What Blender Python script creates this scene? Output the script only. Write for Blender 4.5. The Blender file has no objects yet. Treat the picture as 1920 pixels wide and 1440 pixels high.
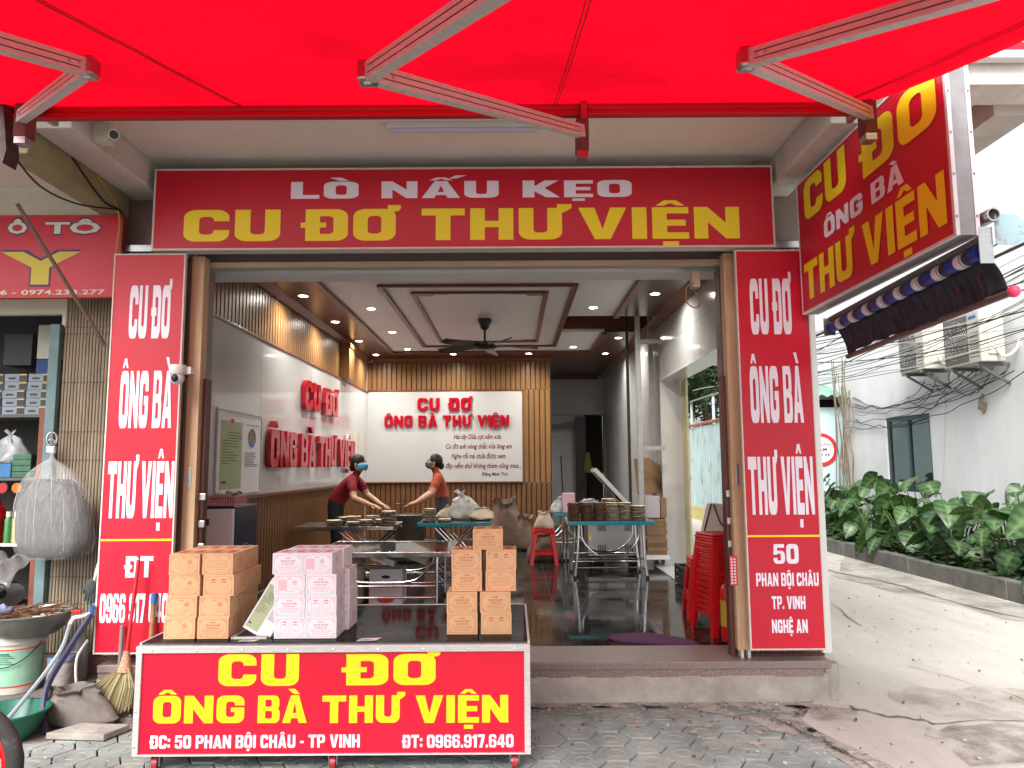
import bpy, bmesh, math, random, unicodedata
from mathutils import Vector, Matrix, Euler
from mathutils.geometry import tessellate_polygon

random.seed(7)
R = math.radians
sc = bpy.context.scene
COL = sc.collection

# ------------------------------------------------------------------ camera, sky, sun, exposure
cam_data = bpy.data.cameras.new('camera')
cam = bpy.data.objects.new('camera', cam_data)
COL.objects.link(cam)
cam_data.sensor_width = 36.0
cam_data.lens = 25.875
cam_data.clip_start = 0.05
cam_data.clip_end = 600
cam.matrix_world = (Matrix.Translation((0, 0, 1.5)) @ Matrix.Rotation(R(90 + 6.3), 4, 'X')
                    @ Matrix.Rotation(R(-0.35), 4, 'Z'))
sc.camera = cam

world = bpy.data.worlds.new('World')
sc.world = world
world.use_nodes = True
wn = world.node_tree.nodes
wl = world.node_tree.links
wn.clear()
w_out = wn.new('ShaderNodeOutputWorld')
w_bg = wn.new('ShaderNodeBackground')
w_sky = wn.new('ShaderNodeTexSky')
w_sky.sky_type = 'NISHITA'
w_sky.sun_disc = False
w_sky.sun_elevation = R(44)
w_sky.sun_rotation = R(200)
w_sky.air_density = 1.0
w_sky.dust_density = 5.0
w_sky.ozone_density = 1.0
w_hs = wn.new('ShaderNodeHueSaturation')      # an overcast sky: the blue is mostly gone
w_hs.inputs['Saturation'].default_value = 0.22
w_bg.inputs['Strength'].default_value = 0.15
wl.new(w_sky.outputs[0], w_hs.inputs['Color'])
wl.new(w_hs.outputs[0], w_bg.inputs['Color'])
wl.new(w_bg.outputs[0], w_out.inputs[0])

sun_data = bpy.data.lights.new('sun', 'SUN')
sun_data.energy = 1.5
sun_data.angle = R(25)
sun_data.color = (1.0, 0.97, 0.93)
sun = bpy.data.objects.new('sun', sun_data)
COL.objects.link(sun)
# towards the light: behind the camera to the left, (elevation 44)
sun.rotation_euler = Euler((R(90 - 44), 0, R(180 - 200)))

sc.view_settings.view_transform = 'Standard'
sc.view_settings.look = 'None'
sc.view_settings.gamma = 1.0
sc.view_settings.use_curve_mapping = False
sc.view_settings.exposure = 1.2

sc.cycles.max_bounces = 6
sc.cycles.diffuse_bounces = 3
sc.cycles.glossy_bounces = 3
sc.cycles.transmission_bounces = 3
sc.cycles.transparent_max_bounces = 6
sc.cycles.caustics_reflective = False
sc.cycles.caustics_refractive = False

# ------------------------------------------------------------------ materials
MATS = {}

def mat(name, col, rough=0.6, metal=0.0, var=0.0, vscale=6.0, col2=None, bump=0.0, bscale=40.0,
        spec=0.5, coat=0.0, emit=0.0, ecol=None, trans=0.0, alpha=1.0, rvar=0.0, stretch=None,
        translucent=0.0, coords='Object', detail=5.0, ior=1.45, dirt=0.0, dirtcol=(0.05, 0.04, 0.03), dscale=2.0):
    if name in MATS:
        return MATS[name]
    m = bpy.data.materials.new(name)
    m.use_nodes = True
    nt = m.node_tree
    n, l = nt.nodes, nt.links
    b = n['Principled BSDF']
    c4 = (*col, 1.0)
    b.inputs['Base Color'].default_value = c4
    b.inputs['Roughness'].default_value = rough
    b.inputs['Metallic'].default_value = metal
    b.inputs['Specular IOR Level'].default_value = spec
    b.inputs['Coat Weight'].default_value = coat
    b.inputs['IOR'].default_value = ior
    b.inputs['Transmission Weight'].default_value = trans
    b.inputs['Alpha'].default_value = alpha
    if emit:
        b.inputs['Emission Color'].default_value = (*(ecol or col), 1)
        b.inputs['Emission Strength'].default_value = emit
    tc = n.new('ShaderNodeTexCoord')
    gp = n.new('ShaderNodeNewGeometry')
    wsrc = gp.outputs['Position'] if coords == 'World' else tc.outputs[coords]
    src = wsrc
    if stretch:
        mp = n.new('ShaderNodeMapping')
        mp.inputs['Scale'].default_value = stretch
        l.new(src, mp.inputs['Vector'])
        src = mp.outputs[0]
    last = None
    if var > 0 or rvar > 0:
        nz = n.new('ShaderNodeTexNoise')
        nz.inputs['Scale'].default_value = vscale
        nz.inputs['Detail'].default_value = detail
        nz.inputs['Roughness'].default_value = 0.65
        l.new(src, nz.inputs['Vector'])
        rmp = n.new('ShaderNodeMapRange')
        rmp.inputs['From Min'].default_value = 0.3
        rmp.inputs['From Max'].default_value = 0.7
        l.new(nz.outputs['Fac'], rmp.inputs['Value'])
        if var > 0:
            mx = n.new('ShaderNodeMix')
            mx.data_type = 'RGBA'
            d = col2 if col2 else tuple(max(0, c * (1 - var)) for c in col)
            mx.inputs['A'].default_value = (*d, 1)
            mx.inputs['B'].default_value = c4
            l.new(rmp.outputs[0], mx.inputs['Factor'])
            last = mx.outputs['Result']
        if rvar > 0:
            r2 = n.new('ShaderNodeMapRange')
            r2.inputs['To Min'].default_value = max(0.02, rough - rvar)
            r2.inputs['To Max'].default_value = min(1, rough + rvar)
            l.new(rmp.outputs[0], r2.inputs['Value'])
            l.new(r2.outputs[0], b.inputs['Roughness'])
    if dirt > 0:
        nd = n.new('ShaderNodeTexNoise')
        nd.inputs['Scale'].default_value = dscale
        nd.inputs['Detail'].default_value = 8
        nd.inputs['Roughness'].default_value = 0.7
        l.new(wsrc, nd.inputs['Vector'])
        rd = n.new('ShaderNodeMapRange')
        rd.inputs['From Min'].default_value = 0.52
        rd.inputs['From Max'].default_value = 0.72
        rd.inputs['To Max'].default_value = dirt
        l.new(nd.outputs['Fac'], rd.inputs['Value'])
        mx2 = n.new('ShaderNodeMix')
        mx2.data_type = 'RGBA'
        if last is not None:
            l.new(last, mx2.inputs['A'])
        else:
            mx2.inputs['A'].default_value = c4
        mx2.inputs['B'].default_value = (*dirtcol, 1)
        l.new(rd.outputs[0], mx2.inputs['Factor'])
        last = mx2.outputs['Result']
    if last is not None:
        l.new(last, b.inputs['Base Color'])
    if bump > 0:
        nb = n.new('ShaderNodeTexNoise')
        nb.inputs['Scale'].default_value = bscale
        nb.inputs['Detail'].default_value = 4
        l.new(src, nb.inputs['Vector'])
        bp = n.new('ShaderNodeBump')
        bp.inputs['Strength'].default_value = bump
        bp.inputs['Distance'].default_value = 0.01
        l.new(nb.outputs['Fac'], bp.inputs['Height'])
        l.new(bp.outputs[0], b.inputs['Normal'])
    if translucent > 0:
        tr = n.new('ShaderNodeBsdfTranslucent')
        tr.inputs['Color'].default_value = c4
        if last is not None:
            l.new(last, tr.inputs['Color'])
        ms = n.new('ShaderNodeMixShader')
        ms.inputs[0].default_value = translucent
        l.new(b.outputs[0], ms.inputs[1])
        l.new(tr.outputs[0], ms.inputs[2])
        l.new(ms.outputs[0], n['Material Output'].inputs['Surface'])
    MATS[name] = m
    return m

# ------------------------------------------------------------------ mesh builder
class MB:
    def __init__(s):
        s.v = []
        s.f = []
        s.m = []

    def add(s, vs, fs, mi=0):
        o = len(s.v)
        s.v += [tuple(v) for v in vs]
        s.f += [tuple(i + o for i in f) for f in fs]
        s.m += [mi] * len(fs)

    def box(s, x0, x1, y0, y1, z0, z1, mi=0, mtx=None):
        vs = [Vector(p) for p in ((x0, y0, z0), (x1, y0, z0), (x1, y1, z0), (x0, y1, z0),
                                  (x0, y0, z1), (x1, y0, z1), (x1, y1, z1), (x0, y1, z1))]
        if mtx is not None:
            vs = [mtx @ v for v in vs]
        s.add(vs, [(0, 3, 2, 1), (4, 5, 6, 7), (0, 1, 5, 4), (1, 2, 6, 5), (2, 3, 7, 6), (3, 0, 4, 7)], mi)
        return s

    def bar(s, a, b, w, h, mi=0, up=(0, 0, 1)):
        a = Vector(a); b = Vector(b)
        d = (b - a).normalized()
        u = Vector(up)
        sd = d.cross(u)
        if sd.length < 1e-5:
            sd = d.cross(Vector((1, 0, 0)))
        sd.normalize()
        u = sd.cross(d).normalized()
        vs = []
        for p in (a, b):
            for i, j in ((-1, -1), (1, -1), (1, 1), (-1, 1)):
                vs.append(p + sd * (i * w / 2) + u * (j * h / 2))
        s.add(vs, [(0, 3, 2, 1), (4, 5, 6, 7), (0, 1, 5, 4), (1, 2, 6, 5), (2, 3, 7, 6), (3, 0, 4, 7)], mi)
        return s

    def tube(s, pts, r, n=8, mi=0, closed=False, caps=True):
        pts = [Vector(p) for p in pts]
        N = len(pts)
        rs = r if isinstance(r, (list, tuple)) else [r] * N
        rings = []
        prev = None
        for i, p in enumerate(pts):
            if closed:
                d = pts[(i + 1) % N] - pts[i - 1]
            elif i == 0:
                d = pts[1] - p
            elif i == N - 1:
                d = p - pts[-2]
            else:
                d = (pts[i + 1] - p).normalized() + (p - pts[i - 1]).normalized()
            if d.length < 1e-9:
                d = Vector((0, 0, 1))
            d.normalize()
            if prev is None:
                a = d.orthogonal().normalized()
            else:
                a = prev - d * prev.dot(d)
                if a.length < 1e-6:
                    a = d.orthogonal()
                a.normalize()
            prev = a
            b = d.cross(a)
            rings.append([p + (a * math.cos(t) + b * math.sin(t)) * rs[i] for t in [2 * math.pi * k / n for k in range(n)]])
        vs = [v for rg in rings for v in rg]
        fs = []
        M = N if closed else N - 1
        for i in range(M):
            j = (i + 1) % N
            for k in range(n):
                k2 = (k + 1) % n
                fs.append((i * n + k, i * n + k2, j * n + k2, j * n + k))
        if caps and not closed:
            fs.append(tuple(reversed(range(n))))
            fs.append(tuple((N - 1) * n + k for k in range(n)))
        s.add(vs, fs, mi)
        return s

    def lathe(s, prof, c=(0, 0, 0), n=20, mi=0, mtx=None, sx=1.0, sy=1.0):
        vs = []
        fs = []
        P = len(prof)
        for k in range(n):
            t = 2 * math.pi * k / n
            for r, z in prof:
                vs.append(Vector((c[0] + r * math.cos(t) * sx, c[1] + r * math.sin(t) * sy, c[2] + z)))
        if mtx is not None:
            vs = [mtx @ v for v in vs]
        for k in range(n):
            k2 = (k + 1) % n
            for i in range(P - 1):
                fs.append((k * P + i, k2 * P + i, k2 * P + i + 1, k * P + i + 1))
        s.add(vs, fs, mi)
        if prof[0][0] > 1e-4 and False:
            pass
        return s

    def cyl(s, c, r, z0, z1, n=16, mi=0):
        return s.lathe([(0, z0), (r, z0), (r, z1), (0, z1)], (c[0], c[1], 0), n, mi)

    def ball(s, c, r, nu=12, nv=8, mi=0, fn=None, mtx=None):
        if not isinstance(r, (list, tuple)):
            r = (r, r, r)
        vs, fs = [], []
        for i in range(nv + 1):
            ph = math.pi * i / nv
            for k in range(nu):
                t = 2 * math.pi * k / nu
                d = Vector((math.sin(ph) * math.cos(t), math.sin(ph) * math.sin(t), math.cos(ph)))
                q = fn(d) if fn else 1.0
                v = Vector((d.x * r[0] * q, d.y * r[1] * q, d.z * r[2] * q))
                if mtx is not None:
                    v = mtx @ v
                vs.append(Vector(c) + v)
        for i in range(nv):
            for k in range(nu):
                k2 = (k + 1) % nu
                fs.append((i * nu + k, (i + 1) * nu + k, (i + 1) * nu + k2, i * nu + k2))
        s.add(vs, fs, mi)
        return s

    def prism(s, poly, a0, a1, axis='y', mi=0):
        """poly: 2D outline (u,v); extruded along axis. y: (x,z); x: (y,z); z: (x,y)"""
        def P(u, v, a):
            return {'y': (u, a, v), 'x': (a, u, v), 'z': (u, v, a)}[axis]
        n = len(poly)
        vs = [P(u, v, a0) for u, v in poly] + [P(u, v, a1) for u, v in poly]
        fs = [(i, (i + 1) % n, n + (i + 1) % n, n + i) for i in range(n)]
        tri = tessellate_polygon([[Vector((u, v, 0)) for u, v in poly]])
        for t in tri:
            fs.append(tuple(t))
            fs.append(tuple(n + i for i in reversed(t)))
        s.add(vs, fs, mi)
        return s

    def mesh(s, name, mats, smooth=False, fix=True):
        me = bpy.data.meshes.new(name)
        me.from_pydata(s.v, [], s.f)
        if not isinstance(mats, (list, tuple)):
            mats = [mats]
        for m in mats:
            me.materials.append(m)
        if len(mats) > 1:
            me.polygons.foreach_set('material_index', s.m)
        if fix:
            bm = bmesh.new()
            bm.from_mesh(me)
            bmesh.ops.remove_doubles(bm, verts=bm.verts, dist=1e-6)
            bmesh.ops.recalc_face_normals(bm, faces=bm.faces)
            bm.to_mesh(me)
            bm.free()
        if smooth:
            me.polygons.foreach_set('use_smooth', [True] * len(me.polygons))
            try:
                me.set_sharp_from_angle(angle=R(40))
            except Exception:
                pass
        me.update()
        return me

    def obj(s, name, mats, parent=None, smooth=False, bevel=0.0, fix=True):
        return link(name, s.mesh(name, mats, smooth, fix), parent, bevel)


def world_of(o):
    w = o.matrix_basis.copy()
    if o.parent is not None:
        w = world_of(o.parent) @ o.matrix_parent_inverse @ w
    return w


def link(name, me, parent=None, bevel=0.0):
    o = bpy.data.objects.new(name, me)
    COL.objects.link(o)
    if parent is not None:
        o.parent = parent
        o.matrix_parent_inverse = world_of(parent).inverted()   # parts are written in world coordinates
    if bevel > 0:
        md = o.modifiers.new('bevel', 'BEVEL')
        md.width = bevel
        md.segments = 2
        md.limit_method = 'ANGLE'
        md.angle_limit = R(40)
    return o


def tag(o, label=None, cat=None, group=None, kind=None):
    if label:
        o['label'] = label
    if cat:
        o['category'] = cat
    if group:
        o['group'] = group
    if kind:
        o['kind'] = kind
    return o


def thing(name, label, cat, loc=(0, 0, 0), group=None):
    o = bpy.data.objects.new(name, None)
    o.empty_display_size = 0.1
    COL.objects.link(o)
    o.location = loc
    return tag(o, label, cat, group)


def copy_tree(o, parent=None):
    c = o.copy()
    COL.objects.link(c)
    if parent is not None:
        c.parent = parent
    for ch in [x for x in KIDS.get(o.name, [])] or [x for x in o.children]:
        copy_tree(ch, c)
    return c

KIDS = {}

def smooth_path(pts, n=6):
    """Catmull-Rom through the points"""
    P = [Vector(p) for p in pts]
    P = [P[0] * 2 - P[1]] + P + [P[-1] * 2 - P[-2]]
    out = []
    for i in range(1, len(P) - 2):
        for k in range(n):
            t = k / n
            a, b, c, d = P[i - 1:i + 3]
            out.append(0.5 * ((2 * b) + (c - a) * t + (2 * a - 5 * b + 4 * c - d) * t * t + (3 * b - a - 3 * c + d) * t ** 3))
    out.append(P[-2])
    return out


def sag_path(a, b, sag, n=14):
    a = Vector(a); b = Vector(b)
    return [a.lerp(b, i / n) - Vector((0, 0, sag * 4 * (i / n) * (1 - i / n))) for i in range(n + 1)]
# ------------------------------------------------------------------ lettering: a block alphabet drawn as outlines
def _arc(cx, cy, rx, ry, a0, a1, n=6):
    return [(cx + rx * math.cos(R(a0 + (a1 - a0) * i / n)), cy + ry * math.sin(R(a0 + (a1 - a0) * i / n))) for i in range(n + 1)]

def _rr(x0, y0, x1, y1, tl, tr, br, bl, ry=1.0):
    p = []
    p += _arc(x1 - tr, y1 - tr * ry, tr, tr * ry, 0, 90) if tr else [(x1, y1)]
    p += _arc(x0 + tl, y1 - tl * ry, tl, tl * ry, 90, 180) if tl else [(x0, y1)]
    p += _arc(x0 + bl, y0 + bl * ry, bl, bl * ry, 180, 270) if bl else [(x0, y0)]
    p += _arc(x1 - br, y0 + br * ry, br, br * ry, 270, 360) if br else [(x1, y0)]
    return p

def base_glyph(c, s=0.30, b=0.22, r=0.24, ri=0.10):
    """returns width, [(outer, [holes]), ...] in a cap height of 1"""
    W = 0.88
    i0, i1 = s, W - s
    if c in 'O0':
        return W, [(_rr(0, 0, W, 1, r, r, r, r), [_rr(i0, b, i1, 1 - b, ri, ri, ri, ri)])]
    if c == 'D':
        return W, [(_rr(0, 0, W, 1, 0, r, r, 0), [_rr(i0, b, i1, 1 - b, 0, ri, ri, 0)])]
    if c == 'Đ':
        w, p = base_glyph('D', s, b, r, ri)
        p = [(o, h) for o, h in p]
        p.append(([(-0.1, 0.42), (0, 0.42), (0, 0.58), (-0.1, 0.58)], []))
        p.append(([(i0, 0.42), (i0 + 0.13, 0.42), (i0 + 0.13, 0.58), (i0, 0.58)], []))
        return w, p
    if c in 'CG':
        g = 0.36
        p = [(W, 1 - g)] + _arc(W - r, 1 - r, r, r, 0, 90) + _arc(r, 1 - r, r, r, 90, 180) + _arc(r, r, r, r, 180, 270) + _arc(W - r, r, r, r, 270, 360)
        if c == 'C':
            p += [(W, g), (i1, g)]
        else:
            p += [(W, 0.56), (W * 0.52, 0.56), (W * 0.52, 0.40), (i1, 0.40)]
        p += [(i1, b + ri)] + list(reversed(_arc(i1 - ri, b + ri, ri, ri, 270, 360))) + list(reversed(_arc(i0 + ri, b + ri, ri, ri, 180, 270)))
        p += list(reversed(_arc(i0 + ri, 1 - b - ri, ri, ri, 90, 180))) + list(reversed(_arc(i1 - ri, 1 - b - ri, ri, ri, 0, 90)))
        p += [(i1, 1 - g)]
        return W, [(p, [])]
    if c == 'U':
        p = [(0, 1)] + _arc(r, r, r, r, 180, 270) + _arc(W - r, r, r, r, 270, 360) + [(W, 1), (i1, 1)]
        p += list(reversed(_arc(i1 - ri, b + ri, ri, ri, 270, 360))) + list(reversed(_arc(i0 + ri, b + ri, ri, ri, 180, 270))) + [(i0, 1)]
        return W, [(p, [])]
    if c == 'B':
        r1 = 0.2
        out = [(0, 0)] + _arc(W - r1, r1, r1, r1, 270, 360) + [(W, 0.42), (W - 0.07, 0.52), (W - 0.02, 0.6)] + _arc(W - 0.02 - r1, 1 - r1, r1, r1, 0, 90) + [(0, 1)]
        h = 0.15
        return W, [(out, [_rr(i0, h + 0.01, i1, 0.44, 0, 0.07, 0.07, 0), _rr(i0, 0.59, i1 - 0.02, 1 - h, 0, 0.07, 0.07, 0)])]
    if c == 'P':
        out = [(0, 0), (i0, 0), (i0, 0.36)] + _arc(W - r, 0.36 + r, r, r, 270, 360) + _arc(W - r, 1 - r, r, r, 0, 90) + [(0, 1)]
        return W, [(out, [_rr(i0, 0.53, i1, 0.83, 0, 0.08, 0.08, 0)])]
    if c == 'I':
        return s, [([(0, 0), (s, 0), (s, 1), (0, 1)], [])]
    if c == 'H':
        return W, [([(0, 0), (i0, 0), (i0, 0.4), (i1, 0.4), (i1, 0), (W, 0), (W, 1), (i1, 1), (i1, 0.6), (i0, 0.6), (i0, 1), (0, 1)], [])]
    if c == 'T':
        m = W / 2
        return W, [([(m - s / 2, 0), (m + s / 2, 0), (m + s / 2, 1 - b), (W, 1 - b), (W, 1), (0, 1), (0, 1 - b), (m - s / 2, 1 - b)], [])]
    if c == 'L':
        w = 0.72
        return w, [([(0, 0), (w, 0), (w, b), (i0, b), (i0, 1), (0, 1)], [])]
    if c == 'E':
        w = 0.74
        return w, [([(0, 0), (w, 0), (w, 0.2), (i0, 0.2), (i0, 0.41), (w - 0.06, 0.41), (w - 0.06, 0.6), (i0, 0.6), (i0, 0.8), (w, 0.8), (w, 1), (0, 1)], [])]
    if c == 'N':
        q = 0.28
        w = 0.92
        return w, [([(0, 0), (q, 0), (q, 0.52), (w - q, 0), (w, 0), (w, 1), (w - q, 1), (w - q, 0.5), (q, 1), (0, 1)], [])]
    if c == 'K':
        w = 0.95
        return w, [([(0, 0), (s, 0), (s, 0.36), (0.6, 0), (w, 0), (0.56, 0.56), (0.92, 1), (0.56, 1), (s, 0.66), (s, 1), (0, 1)], [])]
    if c == 'V':
        w = 0.98
        return w, [([(0.33, 0), (0.65, 0), (w, 1), (w - 0.33, 1), (0.49, 0.32), (0.33, 1), (0, 1)], [])]
    if c == 'A':
        w = 0.98
        return w, [([(0, 0), (0.32, 0), (0.36, 0.17), (0.62, 0.17), (0.66, 0), (w, 0), (0.65, 1), (0.33, 1)], [[(0.41, 0.36), (0.57, 0.36), (0.49, 0.74)]])]
    if c == '1':
        return 0.5, [([(0.18, 0), (0.5, 0), (0.5, 1), (0.26, 1), (0, 0.84), (0, 0.66), (0.18, 0.72)], [])]
    if c == '7':
        w = 0.8
        return w, [([(0.16, 0), (0.5, 0), (w, 0.8), (w, 1), (0, 1), (0, 0.8), (0.46, 0.8)], [])]
    if c == '4':
        w = 0.88
        return w, [([(0.46, 0), (0.76, 0), (0.76, 0.2), (w, 0.2), (w, 0.38), (0.76, 0.38), (0.76, 1), (0.4, 1), (0, 0.38), (0, 0.2), (0.46, 0.2)], [[(0.2, 0.38), (0.46, 0.38), (0.46, 0.76)]])]
    if c == '5':
        w = 0.84
        out = [(0, 0.3)] + _arc(r, r, r, r, 180, 270) + _arc(w - r, r, r, r, 270, 360) + _arc(w - r, 0.66 - r, r, r, 0, 90) + [(0.28, 0.66), (0.3, 0.82), (w - 0.04, 0.82), (w - 0.04, 1), (0.06, 1), (0, 0.46), (0.27, 0.46), (0.3, 0.51), (w - s, 0.51), (w - s, 0.17), (0.28, 0.17), (0.28, 0.3)]
        return w, [(out, [])]
    if c in '69':
        w = 0.86
        out = [(w, 0.7), (w, 0.8)] + _arc(w - r, 1 - r, r, r, 20, 90) + _arc(r, 1 - r, r, r, 90, 180) + _arc(r, r, r, r, 180, 270) + _arc(w - r, r, r, r, 270, 360) + _arc(w - r, 0.62 - r * 0.8, r, r * 0.8, 0, 90) + [(i0, 0.62), (i0, 0.83), (w - s, 0.83), (w - s, 0.7)]
        hole = _rr(i0, 0.16, w - s, 0.47, 0.06, 0.06, 0.06, 0.06)
        if c == '9':
            out = [(w - x, 1 - y) for x, y in out]
            hole = [(w - x, 1 - y) for x, y in hole]
        return w, [(out, [hole])]
    if c == '.':
        return 0.26, [([(0, 0), (0.26, 0), (0.26, 0.22), (0, 0.22)], [])]
    if c == ':':
        return 0.28, [([(0, 0.08), (0.28, 0.08), (0.28, 0.3), (0, 0.3)], []), ([(0, 0.52), (0.28, 0.52), (0.28, 0.74), (0, 0.74)], [])]
    if c == '-':
        return 0.42, [([(0, 0.36), (0.42, 0.36), (0.42, 0.52), (0, 0.52)], [])]
    return 0.4, []

def glyph(ch):
    d = unicodedata.normalize('NFD', ch)
    w, p = base_glyph(d[0])
    p = list(p)
    m = w / 2
    circ = '\u0302' in d
    for a in d[1:]:
        if a == '\u0302':
            p.append(([(m - 0.3, 1.05), (m - 0.13, 1.05), (m, 1.13), (m + 0.13, 1.05), (m + 0.3, 1.05), (m + 0.12, 1.22), (m - 0.12, 1.22)], []))
        elif a == '\u0300':
            p.append(([(m - 0.04, 1.05), (m + 0.2, 1.05), (m + 0.0, 1.24), (m - 0.3, 1.24)], []))
        elif a == '\u0301':
            o = 0.3 if circ else 0.0
            k = 0.1 if circ else 0
            p.append(([(m - 0.1 + o, 1.05 + k), (m + 0.1 + o, 1.05 + k), (m + 0.36 + o, 1.24 + k), (m + 0.08 + o, 1.24 + k)], []))
        elif a == '\u0323':
            p.append(([(m - 0.16, -0.22), (m + 0.16, -0.22), (m + 0.16, -0.08), (m - 0.16, -0.08)], []))
        elif a == '\u031b':
            if d[0] == 'O':
                p.append(([(w - 0.17, 0.985), (w - 0.055, 0.9), (w + 0.06, 0.93), (w + 0.1, 1.0), (w + 0.1, 1.12), (w - 0.17, 1.12)], []))
            else:
                p.append(([(w + 0.002, 0.84), (w + 0.12, 0.92), (w + 0.2, 1.0), (w + 0.2, 1.12), (w - 0.1, 1.12), (w - 0.1, 1.002), (w + 0.002, 1.002)], []))
    return w, p

def layout(string, gap=0.11, space=0.42):
    x = 0.0
    out = []
    for ch in string:
        if ch == ' ':
            x += space
            continue
        w, p = glyph(ch)
        ex = 0.1 if ch == 'Đ' else 0
        x += ex
        out.append((ch, x, w, p))
        x += w + gap + (0.1 if ch in 'ƠƯ' else 0)
    return x - gap - (0.1 if string[-1] in 'ƠƯ' else 0), out

def glyph_mesh(mb, polys, fn, depth, mi=0):
    """fn(u,v,d) gives a world point"""
    for outer, holes in polys:
        loops = [outer] + holes
        vec = [[Vector((u, v, 0)) for u, v in lp] for lp in loops]
        flat = [q for lp in loops for q in lp]
        tri = tessellate_polygon(vec)
        vs = [fn(u, v, depth) for u, v in flat]
        fs = [tuple(t) for t in tri]
        if depth > 0.002:
            k = len(flat)
            vs += [fn(u, v, 0) for u, v in flat]
            o = 0
            for lp in loops:
                n = len(lp)
                for i in range(n):
                    j = (i + 1) % n
                    fs.append((o + i, o + j, k + o + j, k + o + i))
                o += n
        mb.add(vs, fs, mi)

def frame_fn(org, ux, uz, un):
    org, ux, uz, un = Vector(org), Vector(ux), Vector(uz), Vector(un)
    return lambda u, v, d: org + ux * u + uz * v + un * d

def block_text(string, org, ux, uz, un, width, height, m, parent, name='lettering', depth=0.0015, split=False, gap=0.11, space=0.42, tilt=0.0):
    """string fitted to width x cap height; org is the left end of the base line"""
    W, gl = layout(string, gap, space)
    sx = width / W
    ux, uz, un = Vector(ux), Vector(uz), Vector(un)
    fn0 = frame_fn(org, ux, uz, un)
    mb = MB()
    for ch, x, w, p in gl:
        if split:
            mb = MB()
        glyph_mesh(mb, p, lambda u, v, d: fn0((x + u) * sx, v * height, d), depth)
        if split:
            mb.obj(name, m, parent, fix=depth > 0.002)
    if not split:
        return mb.obj(name, m, parent, fix=depth > 0.002)

def font_mesh(string, bold=0.0, shear=0.0, spacing=1.0, align='LEFT'):
    cu = bpy.data.curves.new('lettering', 'FONT')
    cu.body = string
    cu.offset = bold
    cu.shear = shear
    cu.space_character = spacing
    cu.align_x = align
    cu.resolution_u = 2
    o = bpy.data.objects.new('lettering', cu)
    COL.objects.link(o)
    bpy.context.view_layer.update()
    me = bpy.data.meshes.new_from_object(o.evaluated_get(bpy.context.evaluated_depsgraph_get()))
    bpy.data.objects.remove(o)
    bpy.data.curves.remove(cu)
    return me

def font_text(mb, string, org, ux, uz, un, width, height, mi=0, bold=0.0, shear=0.0, depth=0.001, spacing=1.0):
    """built-in typeface, fitted to width (None keeps proportion) and cap height; returns extent"""
    me = font_mesh(string, bold, shear, spacing)
    vs = [v.co.copy() for v in me.vertices]
    fs = [tuple(p.vertices) for p in me.polygons]
    bpy.data.meshes.remove(me)
    x0 = min(v.x for v in vs)
    x1 = max(v.x for v in vs)
    sz = height / 0.73
    sx = width / (x1 - x0) if width else sz
    fn = frame_fn(org, ux, uz, un)
    pts = [fn((v.x - x0) * sx, v.y * sz, depth) for v in vs]
    mb.add(pts, fs, mi)
    return (x1 - x0) * sx

XF, ZF, NF = (1, 0, 0), (0, 0, 1), (0, -1, 0)     # lettering on a face that looks at the street
# ------------------------------------------------------------------ shared materials
M_granite = mat('mauve_granite', (0.32, 0.255, 0.235), 0.35, var=0.9, vscale=160, col2=(0.115, 0.075, 0.07), detail=2, coords='Object')
M_plaster = mat('old_plaster', (0.55, 0.51, 0.46), 0.85, var=0.35, vscale=3, bump=0.3, bscale=60, dirt=0.5, dirtcol=(0.3, 0.26, 0.22), dscale=1.6)
M_soffit = mat('soffit_paint', (0.84, 0.78, 0.71), 0.8, var=0.12, vscale=2.2, bump=0.15, bscale=25, dirt=0.35, dirtcol=(0.42, 0.34, 0.28), dscale=1.1)
M_beam = mat('beam_paint', (0.72, 0.68, 0.63), 0.8, var=0.3, vscale=4, stretch=(1, 0.25, 1), bump=0.2, bscale=30, dirt=0.5, dirtcol=(0.3, 0.27, 0.22), dscale=2.5)
M_olive = mat('olive_paint', (0.33, 0.31, 0.17), 0.75, var=0.3, vscale=3, dirt=0.4, dirtcol=(0.16, 0.14, 0.08))
M_cream = mat('cream_paint', (0.66, 0.62, 0.50), 0.75, var=0.2, vscale=3)
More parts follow.
